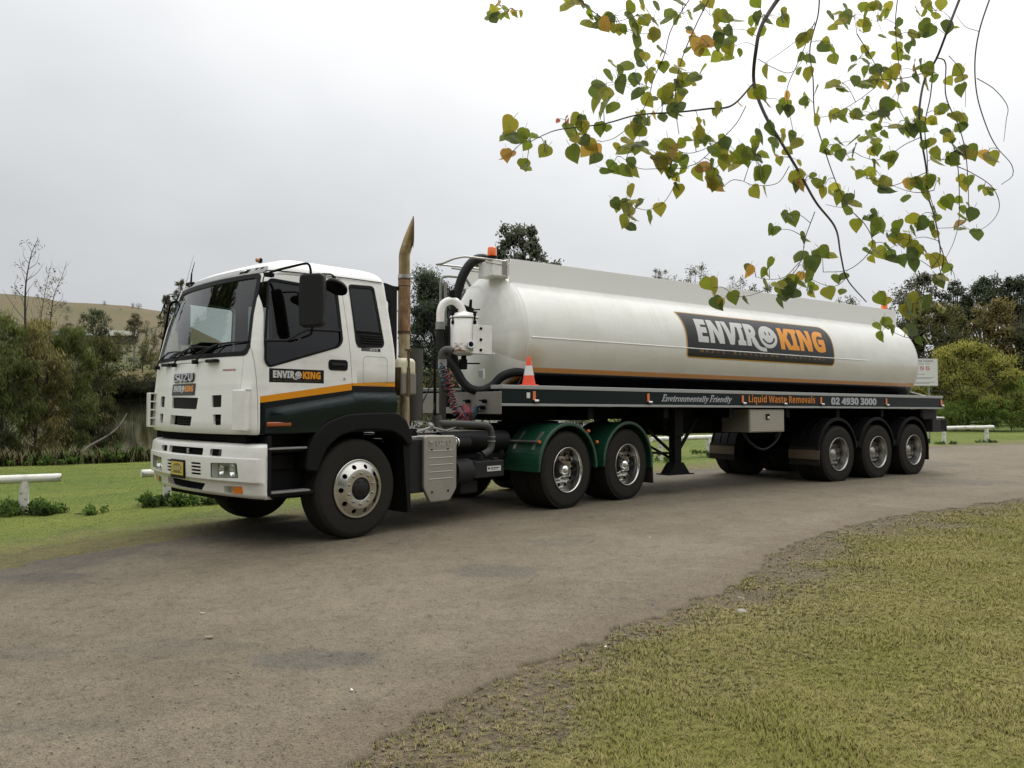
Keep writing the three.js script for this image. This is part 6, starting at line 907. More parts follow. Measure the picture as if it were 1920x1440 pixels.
// scrub along the bank behind the truck, seen through the gap and under the trailer
[[700, 700, 130, 29, 'dark scrub hidden behind the cab'], [775, 705, 90, 33, 'mossy green scrub behind the exhaust pipe'], [830, 690, 100, 36, 'scrub with trunks behind the filter pot'], [905, 735, 110, 31, 'brown scrub behind the fifth wheel'], [990, 745, 120, 33, 'yellow brown scrub seen over the green guards'], [1080, 740, 120, 36, 'olive scrub seen between the green guards'], [1170, 735, 120, 38, 'dark scrub behind the second drive wheel'], [1260, 730, 130, 39, 'dark brown scrub behind the landing legs'], [1350, 735, 130, 41, 'dark scrub behind the tool box'], [1450, 735, 130, 42, 'scrub hidden behind the trailer axles'], [1560, 735, 140, 43, 'scrub behind the leading trailer axle'], [1665, 700, 120, 45, 'scrub behind the rearmost trailer axle']].forEach(([px, py, w, d, label], i) => treeAt('bank_scrub', label, 'bush', 'bushy', px, py, w, d, 180 + i, { leaves: 6000, baseY: -0.2, trunk: 0.014, dark: [0.018, 0.020, 0.008], light: [[0.06, 0.07, 0.02], [0.10, 0.085, 0.026], [0.045, 0.042, 0.02]][i % 3], group: 'scrub along the bank' }));
// trees that stand out of the frame, seen mirrored in the glass and paint
[[-24, 15, 15, 9, 'tall gum tree mirrored in the windscreen', 'gum'], [-34, -12, 15, 14, 'park tree mirrored in the quarter window', 'bushy'], [-21, -18, 17, 15, 'park tree mirrored in the cab door', 'bushy'], [-8, -21, 16, 15, 'park tree mirrored in the door of the tool box', 'bushy'], [5, -22, 17, 15, 'park tree mirrored in the front of the tank', 'bushy'], [18, -21, 16, 15, 'park tree mirrored in the company panel', 'bushy'], [31, -17, 16, 15, 'park tree mirrored in the tail of the tank', 'bushy']].forEach(([x, d, h, w, label, kind], i) => tree('park_tree', label, 'tree', kind, V3(x, 0, -d), h, w, 210 + i, { leaves: 9000, leafScale: 1.6, group: 'park trees mirrored in the truck', dark: [0.018, 0.024, 0.010], light: [0.05, 0.06, 0.022] }));
// reeds and weeds along the water, dark growth along the far waterline
function scatterStuff(name, label, category, n, place, geo, m, seed, tint) {
  const r = rngOf(seed), im = new THREE.InstancedMesh(geo, m, n), o = new THREE.Object3D(), c = new THREE.Color(); let k = 0;
  for (let i = 0; i < n * 4 && k < n; i++) { const p = place(r); if (!p) continue; o.position.set(p[0], p[1], p[2]); o.rotation.set((r() - 0.5) * 0.3, r() * 7, (r() - 0.5) * 0.3); o.scale.set(p[3], p[3] * (p[4] ?? 1), p[3]); o.updateMatrix(); im.setMatrixAt(k, o.matrix); im.setColorAt(k, c.setRGB(...tint(r, p))); k++; }
  im.count = k; im.name = numbered(name); tag(im, label, category, null, 'stuff'); scene.add(im); return im;
}
function tuft(seed, blades, h, w, lean) {
  const r = rngOf(seed), P = [], N = [];
  for (let i = 0; i < blades; i++) { const a = r() * 2 * PI, x = (r() - 0.5) * h * 0.8, z = (r() - 0.5) * h * 0.8, hh = h * (0.45 + 0.75 * r()), ww = w * (0.6 + 0.6 * r()), lx = Math.cos(a) * hh * lean * (0.3 + r()), lz = Math.sin(a) * hh * lean * (0.3 + r()), bx = -Math.sin(a) * ww, bz = Math.cos(a) * ww; const m = [x + lx * 0.35, hh * 0.6, z + lz * 0.35], t = [x + lx, hh, z + lz]; P.push(x - bx, -0.005, z - bz, x + bx, -0.005, z + bz, m[0] + bx * 0.7, m[1], m[2] + bz * 0.7, x - bx, -0.005, z - bz, m[0] + bx * 0.7, m[1], m[2] + bz * 0.7, m[0] - bx * 0.7, m[1], m[2] - bz * 0.7, m[0] - bx * 0.7, m[1], m[2] - bz * 0.7, m[0] + bx * 0.7, m[1], m[2] + bz * 0.7, ...t); for (let q = 0; q < 9; q++) N.push(Math.cos(a) * 0.15, 0.98, Math.sin(a) * 0.15); }
  const g = new THREE.BufferGeometry(); g.setAttribute('position', new THREE.Float32BufferAttribute(P, 3)); g.setAttribute('normal', new THREE.Float32BufferAttribute(N, 3)); return g;
}
const grassM = phys([1, 1, 1], 0.8, 0, { specularIntensity: 0.3, side: THREE.DoubleSide });
scatterStuff('reeds', 'brown and green reeds and weeds along the near waterline', 'reeds', 5200, (r) => { const t = r(), n = 21.6 + r() * r() * 3.2, s = lerp(-26, 12, t), x = s * 0.82 - n * 0.572, d = s * 0.572 + n * 0.82; return [x, groundY(x, d) - 0.03, -d, 0.55 + 0.8 * r(), 0.8 + 0.5 * r()]; }, tuft(1, 16, 0.30, 0.012, 0.9), grassM, 301, (r) => mix3([0.10, 0.075, 0.040], r() < 0.5 ? [0.05, 0.085, 0.014] : [0.03, 0.035, 0.012], r()));
scatterStuff('bank_growth', 'dark scrubby growth along the far waterline', 'scrub', 2600, (r) => { const px = -260 + r() * 1200, d = 98 + r() * 8, x = (px - 960) / FPX * d; return [x, farY(px, d) - 0.1, -d, 0.6 + 0.8 * r()]; }, tuft(2, 26, 0.9, 0.10, 1.1), grassM, 302, (r) => mix3([0.014, 0.015, 0.007], [0.045, 0.042, 0.016], r() * r()));

// ------------------------------------------------------------------ grass, weeds, stones and litter
const short = [tuft(11, 9, 0.016, 0.0014, 1.6), tuft(12, 8, 0.024, 0.0014, 1.2), tuft(13, 7, 0.015, 0.0015, 2.0)];
function lawnSpot(r, x, d, near) {
  const o = offRoad(x, d); if (o < -0.06) return null;
  if (near) { const a = fbm(x * 0.55, d * 0.55, 4), b = fbm(x * 2.3, d * 2.3, 3, 4), bare = sstep(1.25, 0.12, o + 0.95 * a + 0.7 * b); if (r() < bare * 0.95) return null; }
  return o;
}
const lawnTint = (r, p) => { const x = p[0], d = -p[2], c = lawnColor(x, d), dry = clamp(0.45 + 0.8 * fbm(x * 0.9, d * 0.9, 3, 6)); const t = r() < dry * 0.68 ? [0.28, 0.230, 0.100] : [0.138, 0.150, 0.026], v = 0.80 + 0.4 * r(); return mix3(c, t, 0.55).map((q) => q * v * 1.16); };
for (let k = 0; k < 3; k++) scatterStuff('lawn_grass', ['short dry grass of the near lawn', 'taller blades of the near lawn', 'flattened straw of the near lawn'][k], 'grass', [130000, 45000, 95000][k], (r) => {
  const d = 2.2 + 11 * Math.pow(r(), 1.55), w = d * 0.70, x = lerp(-0.9, w + 0.5, r()); const o = lawnSpot(r, x, d, true); if (o === null || x < -1) return null;
  const clump = noise(x * 1.9, d * 1.9, 3 + k); if (k === 1 && clump < 0.08 + 0.15 * r()) return null;
  return [x, groundY(x, d), -d, (0.75 + 0.5 * r()) * (1 + 0.03 * d), 0.55 + 0.5 * clump + 0.5 * r()];
}, short[k], grassM, 401 + k, lawnTint);
scatterStuff('lawn_grass', 'mown green grass of the river lawn', 'grass', 150000, (r) => { const q = r(), n = 8.2 + 13.2 * Math.pow(r(), 0.9), s = q < 0.62 ? lerp(-9, 10, r()) : lerp(10, 42, r()), x = s * 0.82 - n * 0.572, d = s * 0.572 + n * 0.82; if (d < 4 || offRoad(x, d) < 0.05 || sideOf(farCoarse, x, d) < 0) return null; const o = offRoad(x, d); if (r() > sstep(0.5, 2.3, o + 0.7 * noise(x * 1.3, d * 1.3))) return null; return [x, groundY(x, d), -d, 0.7 + 0.5 * r(), 0.6 + 0.5 * r()]; }, tuft(14, 7, 0.009, 0.0016, 1.5), grassM, 410, (r, p) => { const c = lawnColor(p[0], -p[2]), v = 0.94 + 0.16 * r(); return c.map((q) => q * v * 1.08); });
// weeds at the feet of the rail posts
const weedM = grassM;
function weeds(label, px, py, spread, n, seed, h) { const [cx, cd] = gd(px, py); const r = rngOf(seed), cl = []; for (let i = 0; i < n; i++) { const a = r() * 7, q = Math.sqrt(r()); cl.push({ x: Math.cos(a) * q * spread, y: h * (0.1 + 0.55 * r() * (1 - q * 0.6)), z: Math.sin(a) * q * spread * 0.5, rx: 0.07, ry: 0.07, rz: 0.07, n: 34, tone: r() }); } const t = thing('weed_clump', label, 'weed', [cx, 0, -cd], 0, 'weeds round the posts of the log rails'); part(t, 'leaves', foliage(r, cl, { dark: [0.018, 0.034, 0.008], light: [0.05, 0.085, 0.014], up: 0.4, len: 0.075, wid: 0.020 }), LEAF); const gs = []; for (let i = 0; i < 8; i++) { const c = cl[i]; gs.push(taper([[c.x * 0.4, 0, c.z * 0.4], [c.x * 0.8, c.y * 0.7, c.z * 0.8], [c.x, c.y + 0.08, c.z]], 0.005, 0.002, 5, 4)); } for (const g of gs) part(t, 'stem', g, TWIG); }
weeds('dark leafy weeds round the post of the log rail nearest the view edge', 44, 966, 0.42, 26, 501, 0.30); weeds('thin weeds trailing along the grass past the first rail post', 120, 963, 0.55, 14, 502, 0.14); weeds('weeds with tall stalks at the post by the front bumper', 300, 948, 0.40, 24, 503, 0.30); weeds('low weeds in the grass under the front bumper', 350, 945, 0.5, 18, 504, 0.16); weeds('dark weeds at the rail post behind the landing legs', 1238, 866, 0.5, 18, 505, 0.35); weeds('weeds at the rail post behind the trailer mudguards', 1322, 858, 0.6, 18, 506, 0.4); weeds('small weeds at the foot of the rail post by the rear bumper', 1775, 833, 0.4, 10, 507, 0.2); weeds('small weeds at the foot of the last rail post', 1850, 830, 0.4, 10, 508, 0.16);
weeds('bright green weeds at the lawn edge before the water', 168, 866, 0.9, 40, 509, 0.6); weeds('bright green weeds beside the cab front at the water', 235, 862, 1.1, 48, 510, 0.7); weeds('pale weeds at the lawn edge under the river bushes', 60, 872, 1.2, 40, 511, 0.45);
// loose gravel on the road and along its broken edge
const stoneG = (() => { const g = new THREE.IcosahedronGeometry(1, 1), p = g.attributes.position; for (let i = 0; i < p.count; i++) { const v = V3().fromBufferAttribute(p, i), k = 0.8 + 0.45 * noise(v.x * 1.7, v.y * 1.7, v.z * 1.7); p.setXYZ(i, v.x * k, v.y * k * 0.62, v.z * k); } g.computeVertexNormals(); return g; })();
const stoneM = mat([1, 1, 1], 0.9);
scatterStuff('gravel', 'loose gravel lying on the road', 'gravel', 9000, (r) => { const d = 2.0 + 14 * Math.pow(r(), 1.7), x = lerp(-0.75 * d, 0.75 * d, r()); if (offRoad(x, d) > -0.05) return null; return [x, 0.021, -d, 0.0016 + 0.0045 * Math.pow(r(), 3)]; }, stoneG, stoneM, 601, (r) => { const v = 0.5 + 0.9 * r(); return [0.19 * v, 0.16 * v, 0.115 * v]; });
scatterStuff('gravel', 'stones and dirt crumbs along the broken road edge', 'gravel', 7000, (r) => { const q = nearLine[Math.floor(r() * nearLine.length * 0.36)], s = (r() + r() + r() - 1.1) * 0.42, x = q[0] + s * 0.72, d = q[1] - s * 0.70; if (d < 1.8) return null; return [x, 0.006 + groundY(x, d), -d, 0.002 + 0.010 * Math.pow(r(), 4), 1]; }, stoneG, stoneM, 602, (r) => { const v = 0.45 + 1.0 * r(); return [0.185 * v, 0.150 * v, 0.105 * v]; });
// broken lumps of old seal and stones that show singly
[[1640, 985, 0.05, 'flat grey stone at the road edge below the last axle'], [1390, 1148, 0.055, 'pale flat stone in the bare patch by the road edge'], [1555, 1008, 0.045, 'rounded stone in the dirt beside the road edge'], [1582, 1000, 0.040, 'stone next to the rounded one at the road edge'], [1390, 1122, 0.03, 'small stone in the bare dirt by the road'], [1070, 1328, 0.03, 'dark lump of old seal on the bare dirt'], [1170, 1298, 0.025, 'yellowish pebble on the bare dirt'], [1140, 1372, 0.02, 'brown pebble in the corner of the bare patch']].forEach(([px, py, s, label], i) => { const [x, d] = gd(px, py), m = new THREE.Mesh(stoneG, mat([[0.20, 0.185, 0.16], [0.25, 0.23, 0.19], [0.13, 0.11, 0.09]][i % 3], 0.9)); m.scale.set(s, s * 0.55, s * 0.75); m.rotation.y = i * 1.3; m.position.set(x, groundY(x, d) + s * 0.12, -d); m.name = numbered('stone'); tag(m, label, 'stone', 'stones along the road edge'); scene.add(m); });
// fallen leaves and litter on the road
[[392, 1202, 0.05, [0.24, 0.20, 0.13], 'curled pale leaf on the road before the dark patch'], [660, 1303, 0.022, [0.62, 0.60, 0.56], 'scrap of white litter on the road'], [788, 1111, 0.024, [0.32, 0.26, 0.12], 'yellow leaf on the road before the drive wheels'], [380, 1156, 0.025, [0.5, 0.48, 0.4], 'pale scrap lying on the road left of centre'], [1220, 1012, 0.03, [0.6, 0.58, 0.54], 'white scrap on the road before the trailer'], [1135, 1222, 0.022, [0.62, 0.60, 0.57], 'white pebble-like scrap where the grass meets the road'], [1236, 1192, 0.024, [0.20, 0.03, 0.03], 'dark red leaf in the grass at the road edge']].forEach(([px, py, s, c, label], i) => { const [x, d] = gd(px, py), g = ext(rounded([[-1, 0], [-0.3, 0.42], [0.5, 0.34], [1, 0.05], [0.4, -0.36], [-0.4, -0.3]], 0.2), 0.05, 0, 0); const p = g.attributes.position; for (let k = 0; k < p.count; k++) p.setZ(k, p.getZ(k) + 0.22 * p.getX(k) ** 2); g.computeVertexNormals(); g.rotateX(-PI / 2); const m = new THREE.Mesh(g, mat(c, 0.8)); m.scale.setScalar(s * 0.7); m.rotation.y = i * 2.1; m.position.set(x, 0.024 + (offRoad(x, d) > 0 ? 0.004 : 0), -d); m.name = numbered(i === 1 || i === 3 || i === 4 || i === 5 ? 'litter_scrap' : 'fallen_leaf'); tag(m, label, i === 1 || i === 3 || i === 4 || i === 5 ? 'litter' : 'leaf'); scene.add(m); });

// ------------------------------------------------------------------ the poplar branch that hangs into the view
{
  const t = thing('poplar_branch', 'overhanging poplar branch with bare twigs and green heart-shaped leaves', 'branch', [1.2, 0, -2.6]), O = t.position, r = rngOf(77);
  const U = (x, y) => [1390 + x / 2.215, y / 2.215], T = (x, y) => [870 + x / 3.064, y / 3.064];
  const bark = mat([0.075, 0.062, 0.060], 0.85, 0, { map: grimeMap }), bark2 = mat([0.052, 0.036, 0.040], 0.8);
  const ways = [];
  // each: thickness at start and end (m), depth at start and end, pixels of the photograph
  const W = (r0, r1, d0, d1, pts) => { const P = pts.map(([x, y], i) => at(x, y, lerp(d0, d1, i / (pts.length - 1)) + 0.05 * Math.sin(i * 1.9 + x)).sub(O)); ways.push({ P, c: curve(P) }); part(t, 'branch', taper(P, r0 * 0.72, r1 * 0.85, pts.length * 6, 6), r0 > 0.004 ? bark : bark2); };
  W(0.0115, 0.0022, 2.7, 2.5, [U(190, -40), U(150, 0), U(85, 105), U(62, 200), U(52, 340), U(95, 470), U(165, 590), U(240, 715), U(310, 840), U(390, 945), U(413, 1060), U(440, 1160), U(520, 1255)]);
  W(0.0052, 0.0014, 2.6, 2.3, [U(52, 345), T(1540, 605), T(1400, 625), T(1220, 645), T(1000, 660), T(800, 712), T(560, 742), T(470, 770), T(385, 812)]);
  W(0.0030, 0.0012, 2.7, 2.6, [T(1330, -30), T(1290, 5), T(1190, 170), T(1150, 320), T(1090, 450), T(1060, 560), T(1000, 680), T(930, 745), T(860, 795), T(790, 815)]);
  W(0.0036, 0.0014, 2.8, 2.6, [T(1420, -30), T(1395, 20), T(1330, 150), T(1255, 330), T(1217, 500), T(1217, 640), T(1235, 770)]);
  W(0.0022, 0.0010, 2.5, 2.4, [T(1620, 610), T(1560, 715), T(1450, 820), T(1300, 880), T(1180, 845)]);
  W(0.0022, 0.0010, 2.6, 2.45, [T(1480, 810), T(1350, 930), T(1250, 975), T(1205, 1075), T(1145, 1165), T(1060, 1205), T(990, 1195)]);
  W(0.0020, 0.0009, 2.5, 2.4, [T(1290, 965), T(1100, 970), T(1000, 965), T(900, 900)]);
  W(0.0040, 0.0013, 2.9, 2.7, [U(325, -20), U(318, 65), U(285, 200), U(298, 330), U(305, 480), U(345, 620), U(395, 760), U(450, 865), U(512, 930), U(545, 1000), U(520, 1062), U(440, 1122), U(340, 1130)]);
  W(0.0024, 0.0011, 2.8, 2.7, [U(305, 90), U(240, 250), U(195, 350), U(190, 420), U(210, 520), U(222, 590)]);
  W(0.0020, 0.0010, 2.8, 2.6, [U(310, 95), U(240, 160), U(160, 220), U(100, 260)]);
  W(0.0020, 0.0010, 2.7, 2.6, [U(70, 245), U(130, 280), U(210, 300), U(280, 210)]);
  W(0.0078, 0.0020, 2.9, 2.7, [U(925, -40), U(905, 0), U(862, 110), U(812, 240), U(762, 330), U(740, 450), U(745, 560), U(768, 700), U(772, 800), U(796, 880), U(815, 960), U(825, 1060), U(790, 1112)]);
  W(0.0034, 0.0012, 2.8, 2.7, [U(812, 240), U(848, 262), U(850, 400), U(905, 530), U(932, 640), U(942, 780), U(940, 890), U(900, 940), U(815, 948)]);
  W(0.0034, 0.0014, 2.8, 2.7, [U(800, 260), U(785, 400), U(762, 520), U(772, 650), U(775, 780), U(800, 870), U(810, 950)]);
  W(0.0022, 0.0010, 2.85, 2.8, [U(862, 232), U(910, 290), U(930, 370), U(930, 445)]);
  W(0.0026, 0.0010, 2.7, 2.6, [U(818, 1000), U(840, 1080), U(800, 1190), U(745, 1250), U(650, 1262), U(570, 1205)]);
  W(0.0022, 0.0009, 2.7, 2.6, [U(845, 1070), U(880, 1130), U(890, 1172)]);
  W(0.0020, 0.0009, 2.7, 2.6, [U(815, 1080), U(840, 1180)]);
  W(0.0048, 0.0014, 3.0, 2.8, [U(1045, -30), U(1030, 0), U(988, 130), U(970, 260), U(980, 400), U(1020, 530), U(1060, 610), U(1120, 680), U(1126, 730), U(1080, 766)]);
  W(0.0024, 0.0010, 3.0, 2.9, [U(978, 325), U(1050, 370), U(1105, 440), U(1100, 500), U(1090, 588)]);
  W(0.0018, 0.0008, 3.0, 2.9, [U(985, 130), U(930, 110), U(890, 60)]);
  W(0.0026, 0.0010, 2.8, 2.7, [U(860, 540), U(885, 620), U(900, 700), U(905, 800), U(903, 920), U(880, 1010), U(845, 1080)]);
  W(0.0022, 0.0010, 2.8, 2.7, [U(895, 690), U(960, 720), U(1040, 775), U(1072, 850), U(1045, 915), U(975, 960), U(915, 935)]);
  W(0.0022, 0.0009, 2.7, 2.6, [U(770, 715), U(700, 745), U(620, 772), U(590, 745), U(555, 700)]);
  W(0.0022, 0.0009, 2.7, 2.6, [U(800, 790), U(740, 800), U(680, 790), U(610, 762)]);
  W(0.0022, 0.0009, 2.65, 2.5, [U(305, 880), U(265, 990), U(250, 1075), U(200, 1150), U(80, 1212), U(0, 1232), U(-40, 1218)]);
  W(0.0018, 0.0008, 2.6, 2.5, [U(240, 1090), U(180, 1150), U(110, 1160), U(60, 1150)]);
  W(0.0018, 0.0009, 2.7, 2.6, [U(440, 1150), U(400, 1185), U(350, 1185), U(290, 1160)]);
  W(0.0018, 0.0009, 2.7, 2.6, [U(470, 790), U(465, 830), U(420, 860), U(350, 850)]);
  W(0.0020, 0.0009, 2.6, 2.5, [U(200, 690), U(150, 760), U(60, 770), U(0, 750)]);
  W(0.0020, 0.0009, 2.75, 2.6, [U(560, 360), U(480, 420), U(380, 475), U(310, 490)]);
  W(0.0022, 0.0009, 2.75, 2.6, [U(745, 570), U(680, 600), U(620, 640), U(560, 665), U(500, 650)]);
  W(0.0030, 0.0010, 2.85, 2.7, [U(790, 290), U(700, 320), U(600, 330), U(520, 330)]);
  W(0.0030, 0.0010, 2.9, 2.7, [U(650, -20), U(640, 120), U(660, 330), U(650, 430), U(680, 500)]);
  W(0.0026, 0.0010, 2.9, 2.7, [U(480, 140), U(540, 240), U(590, 330)]);
  W(0.0020, 0.0009, 2.5, 2.4, [R_(795, 315), R_(700, 460), R_(575, 552), R_(440, 512)]);
  W(0.0030, 0.0010, 2.5, 2.3, [[1060, -30], [1110, 20], [1150, 40], [1190, 30]]);
  W(0.0022, 0.0010, 2.5, 2.3, [[930, -25], [936, 5], [950, 25]]);
  function R_(x, y) { return [1550 + x / 3.6, 480 + y / 3.6]; }
  // leaf blades: a folded, slightly cupped heart with a drawn-out tip; the stalk joins at the origin, the tip points down -y
  const leafGeo = (seed) => {
    const q = rngOf(seed), half = [[0.0, 0.0], [0.16, 0.05], [0.33, -0.02], [0.43, -0.17], [0.45, -0.33], [0.38, -0.52], [0.25, -0.72], [0.11, -0.90], [0.0, -1.06]], P = [], C = [], I = [], cup = 0.10 + 0.25 * q(), wav = 0.05 * q(), skew = (q() - 0.5) * 0.2, edge = q();
    for (const s of [-1, 1]) { half.forEach(([x, y], i) => { const X = s * x * (1 + 0.06 * (q() - 0.5)) * (1 + s * skew); P.push([X, y, -Math.abs(X) * cup + wav * Math.sin(i * 1.7) + 0.10 * y * y * (q() * 0.2 + 0.8) * 0.6]); C.push(x > 0.05 ? 1 : 0); }); }
    const mid = half.map((_, i) => [0, lerp(0, -1.06, i / 8), 0.06 * Math.pow(i / 8, 2)]); const base = P.length; for (const m of mid) { P.push(m); C.push(0); }
    for (const o of [0, 9]) for (let i = 0; i < 8; i++) o ? I.push(base + i, o + i + 1, o + i, base + i, base + i + 1, o + i + 1) : I.push(base + i, o + i, o + i + 1, base + i, o + i + 1, base + i + 1);
    const st = P.length; for (const [x, y, z] of [[-0.015, 0, 0.01], [0.015, 0, 0.01], [0.010, 0.34, 0.10], [-0.010, 0.34, 0.10]]) { P.push([x, y, z]); C.push(0.3); } I.push(st, st + 1, st + 2, st, st + 2, st + 3);
    const g = new THREE.BufferGeometry(); g.setAttribute('position', new THREE.Float32BufferAttribute(P.flat(), 3)); g.setAttribute('color', new THREE.Float32BufferAttribute(C.flatMap((c) => { const k = c * edge; return [lerp(1, 1.35, k), lerp(1, 0.96, k), lerp(1, 0.85, k)]; }), 3)); g.setIndex(I); g.computeVertexNormals(); return g;
  };
  const geos = [1, 2, 3, 4, 5, 6, 7, 8].map((s) => leafGeo(s * 13));
  const lm = (c) => phys(c.map((x) => x * 1.3), 0.8, 0, { vertexColors: true, side: THREE.DoubleSide, transmission: 0.68, thickness: 0, specularIntensity: 0.4 });
  const greens = [lm([0.140, 0.178, 0.018]), lm([0.185, 0.205, 0.022]), lm([0.098, 0.138, 0.018]), lm([0.215, 0.215, 0.026]), lm([0.068, 0.100, 0.022])], autumn = [lm([0.34, 0.225, 0.045]), lm([0.30, 0.19, 0.045])], young = lm([0.30, 0.10, 0.07]);
  const wanted = [];
  function leaf(px, py, size, depth, o = {}) {             // size: pixels of the photograph across the blade's length
    const m = new THREE.Mesh(geos[Math.floor(r() * 8)], o.young ? young : r() < (o.warm ?? 0.03) * 0.7 ? autumn[r() < 0.8 ? 0 : 1] : greens[Math.floor(r() * 5)]), p = at(px, py, depth), s = size / FPX * depth;
    m.position.copy(p.sub(O)); const yaw = (r() - 0.5) * 2.0 + (r() < 0.2 ? 1.3 : 0), roll = (o.roll ?? 0) + (r() - 0.5) * 1.7, pitch = (r() - 0.5) * 0.9 - 0.25; m.rotation.set(pitch, yaw, roll, 'ZYX'); m.scale.set(s * (0.92 + 0.25 * r()), s, s); m.translateY(s * 0.5); wanted.push([m, size]);
  }
  const pxOf = (v) => { const X = v.x + O.x, Y = v.y + O.y - EYE, Z = -(v.z + O.z), fw = Z * Math.cos(PITCH) + Y * Math.sin(PITCH), up = Y * Math.cos(PITCH) - Z * Math.sin(PITCH); return [960 + FPX * X / fw, 720 - FPX * up / fw, Z]; };
  const nodes = ways.flatMap((w) => { const o = []; for (let i = 0; i <= 40; i++) { const p = w.c.getPointAt(i / 40); o.push([p, ...pxOf(p)]); } return o; }), twigs = [];
  // the big leaves, cluster by cluster: centre, spread, how many, size; each cluster hangs on a thin twig from the nearest branch
  const C = (x, y, sx, sy, n, size, d0, o) => {
    let best = nodes[0], bd = 1e9; for (const q of nodes) { const k = (q[1] - x) ** 2 + (q[2] - y) ** 2; if (k < bd) { bd = k; best = q; } }
    const d = best[3] + (r() - 0.5) * 0.10, c = at(x, y, d).sub(O), m = best[0].clone().lerp(c, 0.5).add(V3(0, 0.012, 0)); if (bd > 16) twigs.push(taper([best[0], m, c], 0.0013, 0.0008, 8, 4));
    n = Math.ceil(n * 1.25);
    for (let i = 0; i < n; i++) { const a = r() * 2 * PI, q = Math.sqrt((i + r()) / n), lx = x + Math.cos(a) * sx * q * 1.35, ly = y + Math.sin(a) * sy * q * 1.35, ld = d + (r() - 0.5) * 0.16; leaf(lx, ly, size * (0.48 + 0.47 * r()), ld, o); if (q > 0.45) { const e = at(lx, ly, ld).sub(O); twigs.push(taper([c, c.clone().lerp(e, 0.55).add(V3(0, 0.006, 0)), e], 0.0009, 0.0006, 5, 4)); } }
  };
  // and smaller ones set singly along the twigs
  ways.forEach((w, k) => { if (k === 0 || k >= 18 && k <= 20) return; const L = w.c.getLength(), n = Math.round(L * 9); for (let i = 0; i < n; i++) { const p = w.c.getPointAt(0.12 + 0.86 * r()), [x, y, d] = pxOf(p); if (x > 1840 || y < -20) continue; leaf(x + (r() - 0.5) * 16, y + 6 + r() * 10, 15 + 16 * r(), d, {}); } });
  C(921, 22, 24, 14, 5, 34, 2.4); C(966, 20, 12, 12, 3, 22, 2.4, { warm: 0.3 }); C(1085, 5, 32, 10, 5, 36, 2.4, { warm: 0.15 }); C(1118, 35, 18, 14, 4, 36, 2.4); C(1150, 30, 26, 22, 6, 34, 2.5); C(1195, 65, 28, 22, 5, 36, 2.5); C(1225, 40, 30, 30, 8, 34, 2.6); C(1280, 25, 24, 24, 6, 34, 2.6); C(1330, 28, 22, 22, 4, 36, 2.7); C(1330, 85, 24, 20, 4, 38, 2.6); C(1370, 55, 22, 36, 7, 36, 2.6); C(1430, 30, 34, 30, 8, 32, 2.7); C(1380, 85, 30, 20, 4, 32, 2.6);
  C(1160, 155, 36, 30, 9, 40, 2.45); C(1215, 130, 24, 22, 5, 34, 2.5); C(1245, 195, 24, 24, 5, 36, 2.5); C(1130, 195, 18, 14, 3, 46, 2.4); C(1280, 155, 14, 22, 4, 34, 2.6); C(1312, 145, 12, 14, 3, 26, 2.6, { warm: 0.3 });
  C(958, 252, 12, 16, 2, 48, 2.35); C(957, 290, 8, 6, 1, 36, 2.35, { warm: 1 }); C(990, 268, 18, 14, 4, 36, 2.35); C(988, 305, 8, 8, 1, 44, 2.35); C(1022, 275, 8, 8, 1, 36, 2.35); C(1083, 262, 16, 24, 4, 46, 2.4); C(1092, 228, 12, 12, 2, 38, 2.4); C(1112, 275, 12, 18, 3, 40, 2.4, { warm: 0.2 }); C(1060, 225, 14, 6, 4, 12, 2.35, { young: true });
  C(1150, 308, 14, 10, 2, 36, 2.4); C(1186, 282, 22, 16, 4, 42, 2.4); C(1190, 315, 14, 10, 2, 36, 2.4); C(1232, 290, 22, 22, 4, 46, 2.4); C(1215, 235, 22, 14, 4, 34, 2.5); C(1258, 310, 20, 22, 5, 38, 2.4); C(1300, 262, 20, 16, 4, 36, 2.45, { warm: 0.2 }); C(1330, 270, 24, 20, 5, 38, 2.45); C(1340, 318, 26, 20, 5, 38, 2.45); C(1356, 350, 16, 14, 3, 40, 2.45); C(1375, 295, 20, 18, 4, 36, 2.5); C(1415, 295, 26, 30, 8, 40, 2.5, { warm: 0.12 }); C(1270, 340, 14, 10, 2, 30, 2.4); C(1355, 210, 12, 8, 1, 34, 2.5); C(1310, 232, 16, 6, 3, 18, 2.45, { warm: 0.8 });
  C(1172, 378, 22, 16, 5, 36, 2.45); C(1180, 408, 14, 12, 3, 36, 2.45); C(1412, 505, 8, 8, 1, 34, 2.5); C(1442, 502, 10, 14, 2, 28, 2.5); C(1455, 430, 8, 6, 1, 38, 2.6); C(1482, 402, 14, 10, 2, 36, 2.6); C(1508, 505, 18, 22, 5, 38, 2.55, { warm: 0.15 }); C(1480, 535, 18, 14, 3, 40, 2.5); C(1475, 562, 14, 8, 1, 40, 2.5); C(1512, 545, 14, 12, 3, 26, 2.5); C(1542, 480, 14, 10, 2, 34, 2.6, { warm: 0.4 }); C(1336, 540, 12, 8, 1, 44, 2.4); C(1352, 572, 6, 6, 1, 34, 2.4);
  C(1440, 185, 22, 16, 3, 34, 2.7); C(1465, 200, 12, 14, 2, 34, 2.7); C(1505, 190, 10, 10, 2, 28, 2.7); C(1455, 260, 18, 18, 4, 36, 2.6); C(1480, 295, 22, 20, 4, 32, 2.6); C(1494, 340, 10, 10, 2, 36, 2.6); C(1525, 335, 20, 14, 3, 34, 2.6); C(1545, 348, 12, 10, 2, 30, 2.65); C(1570, 360, 10, 8, 1, 28, 2.65);
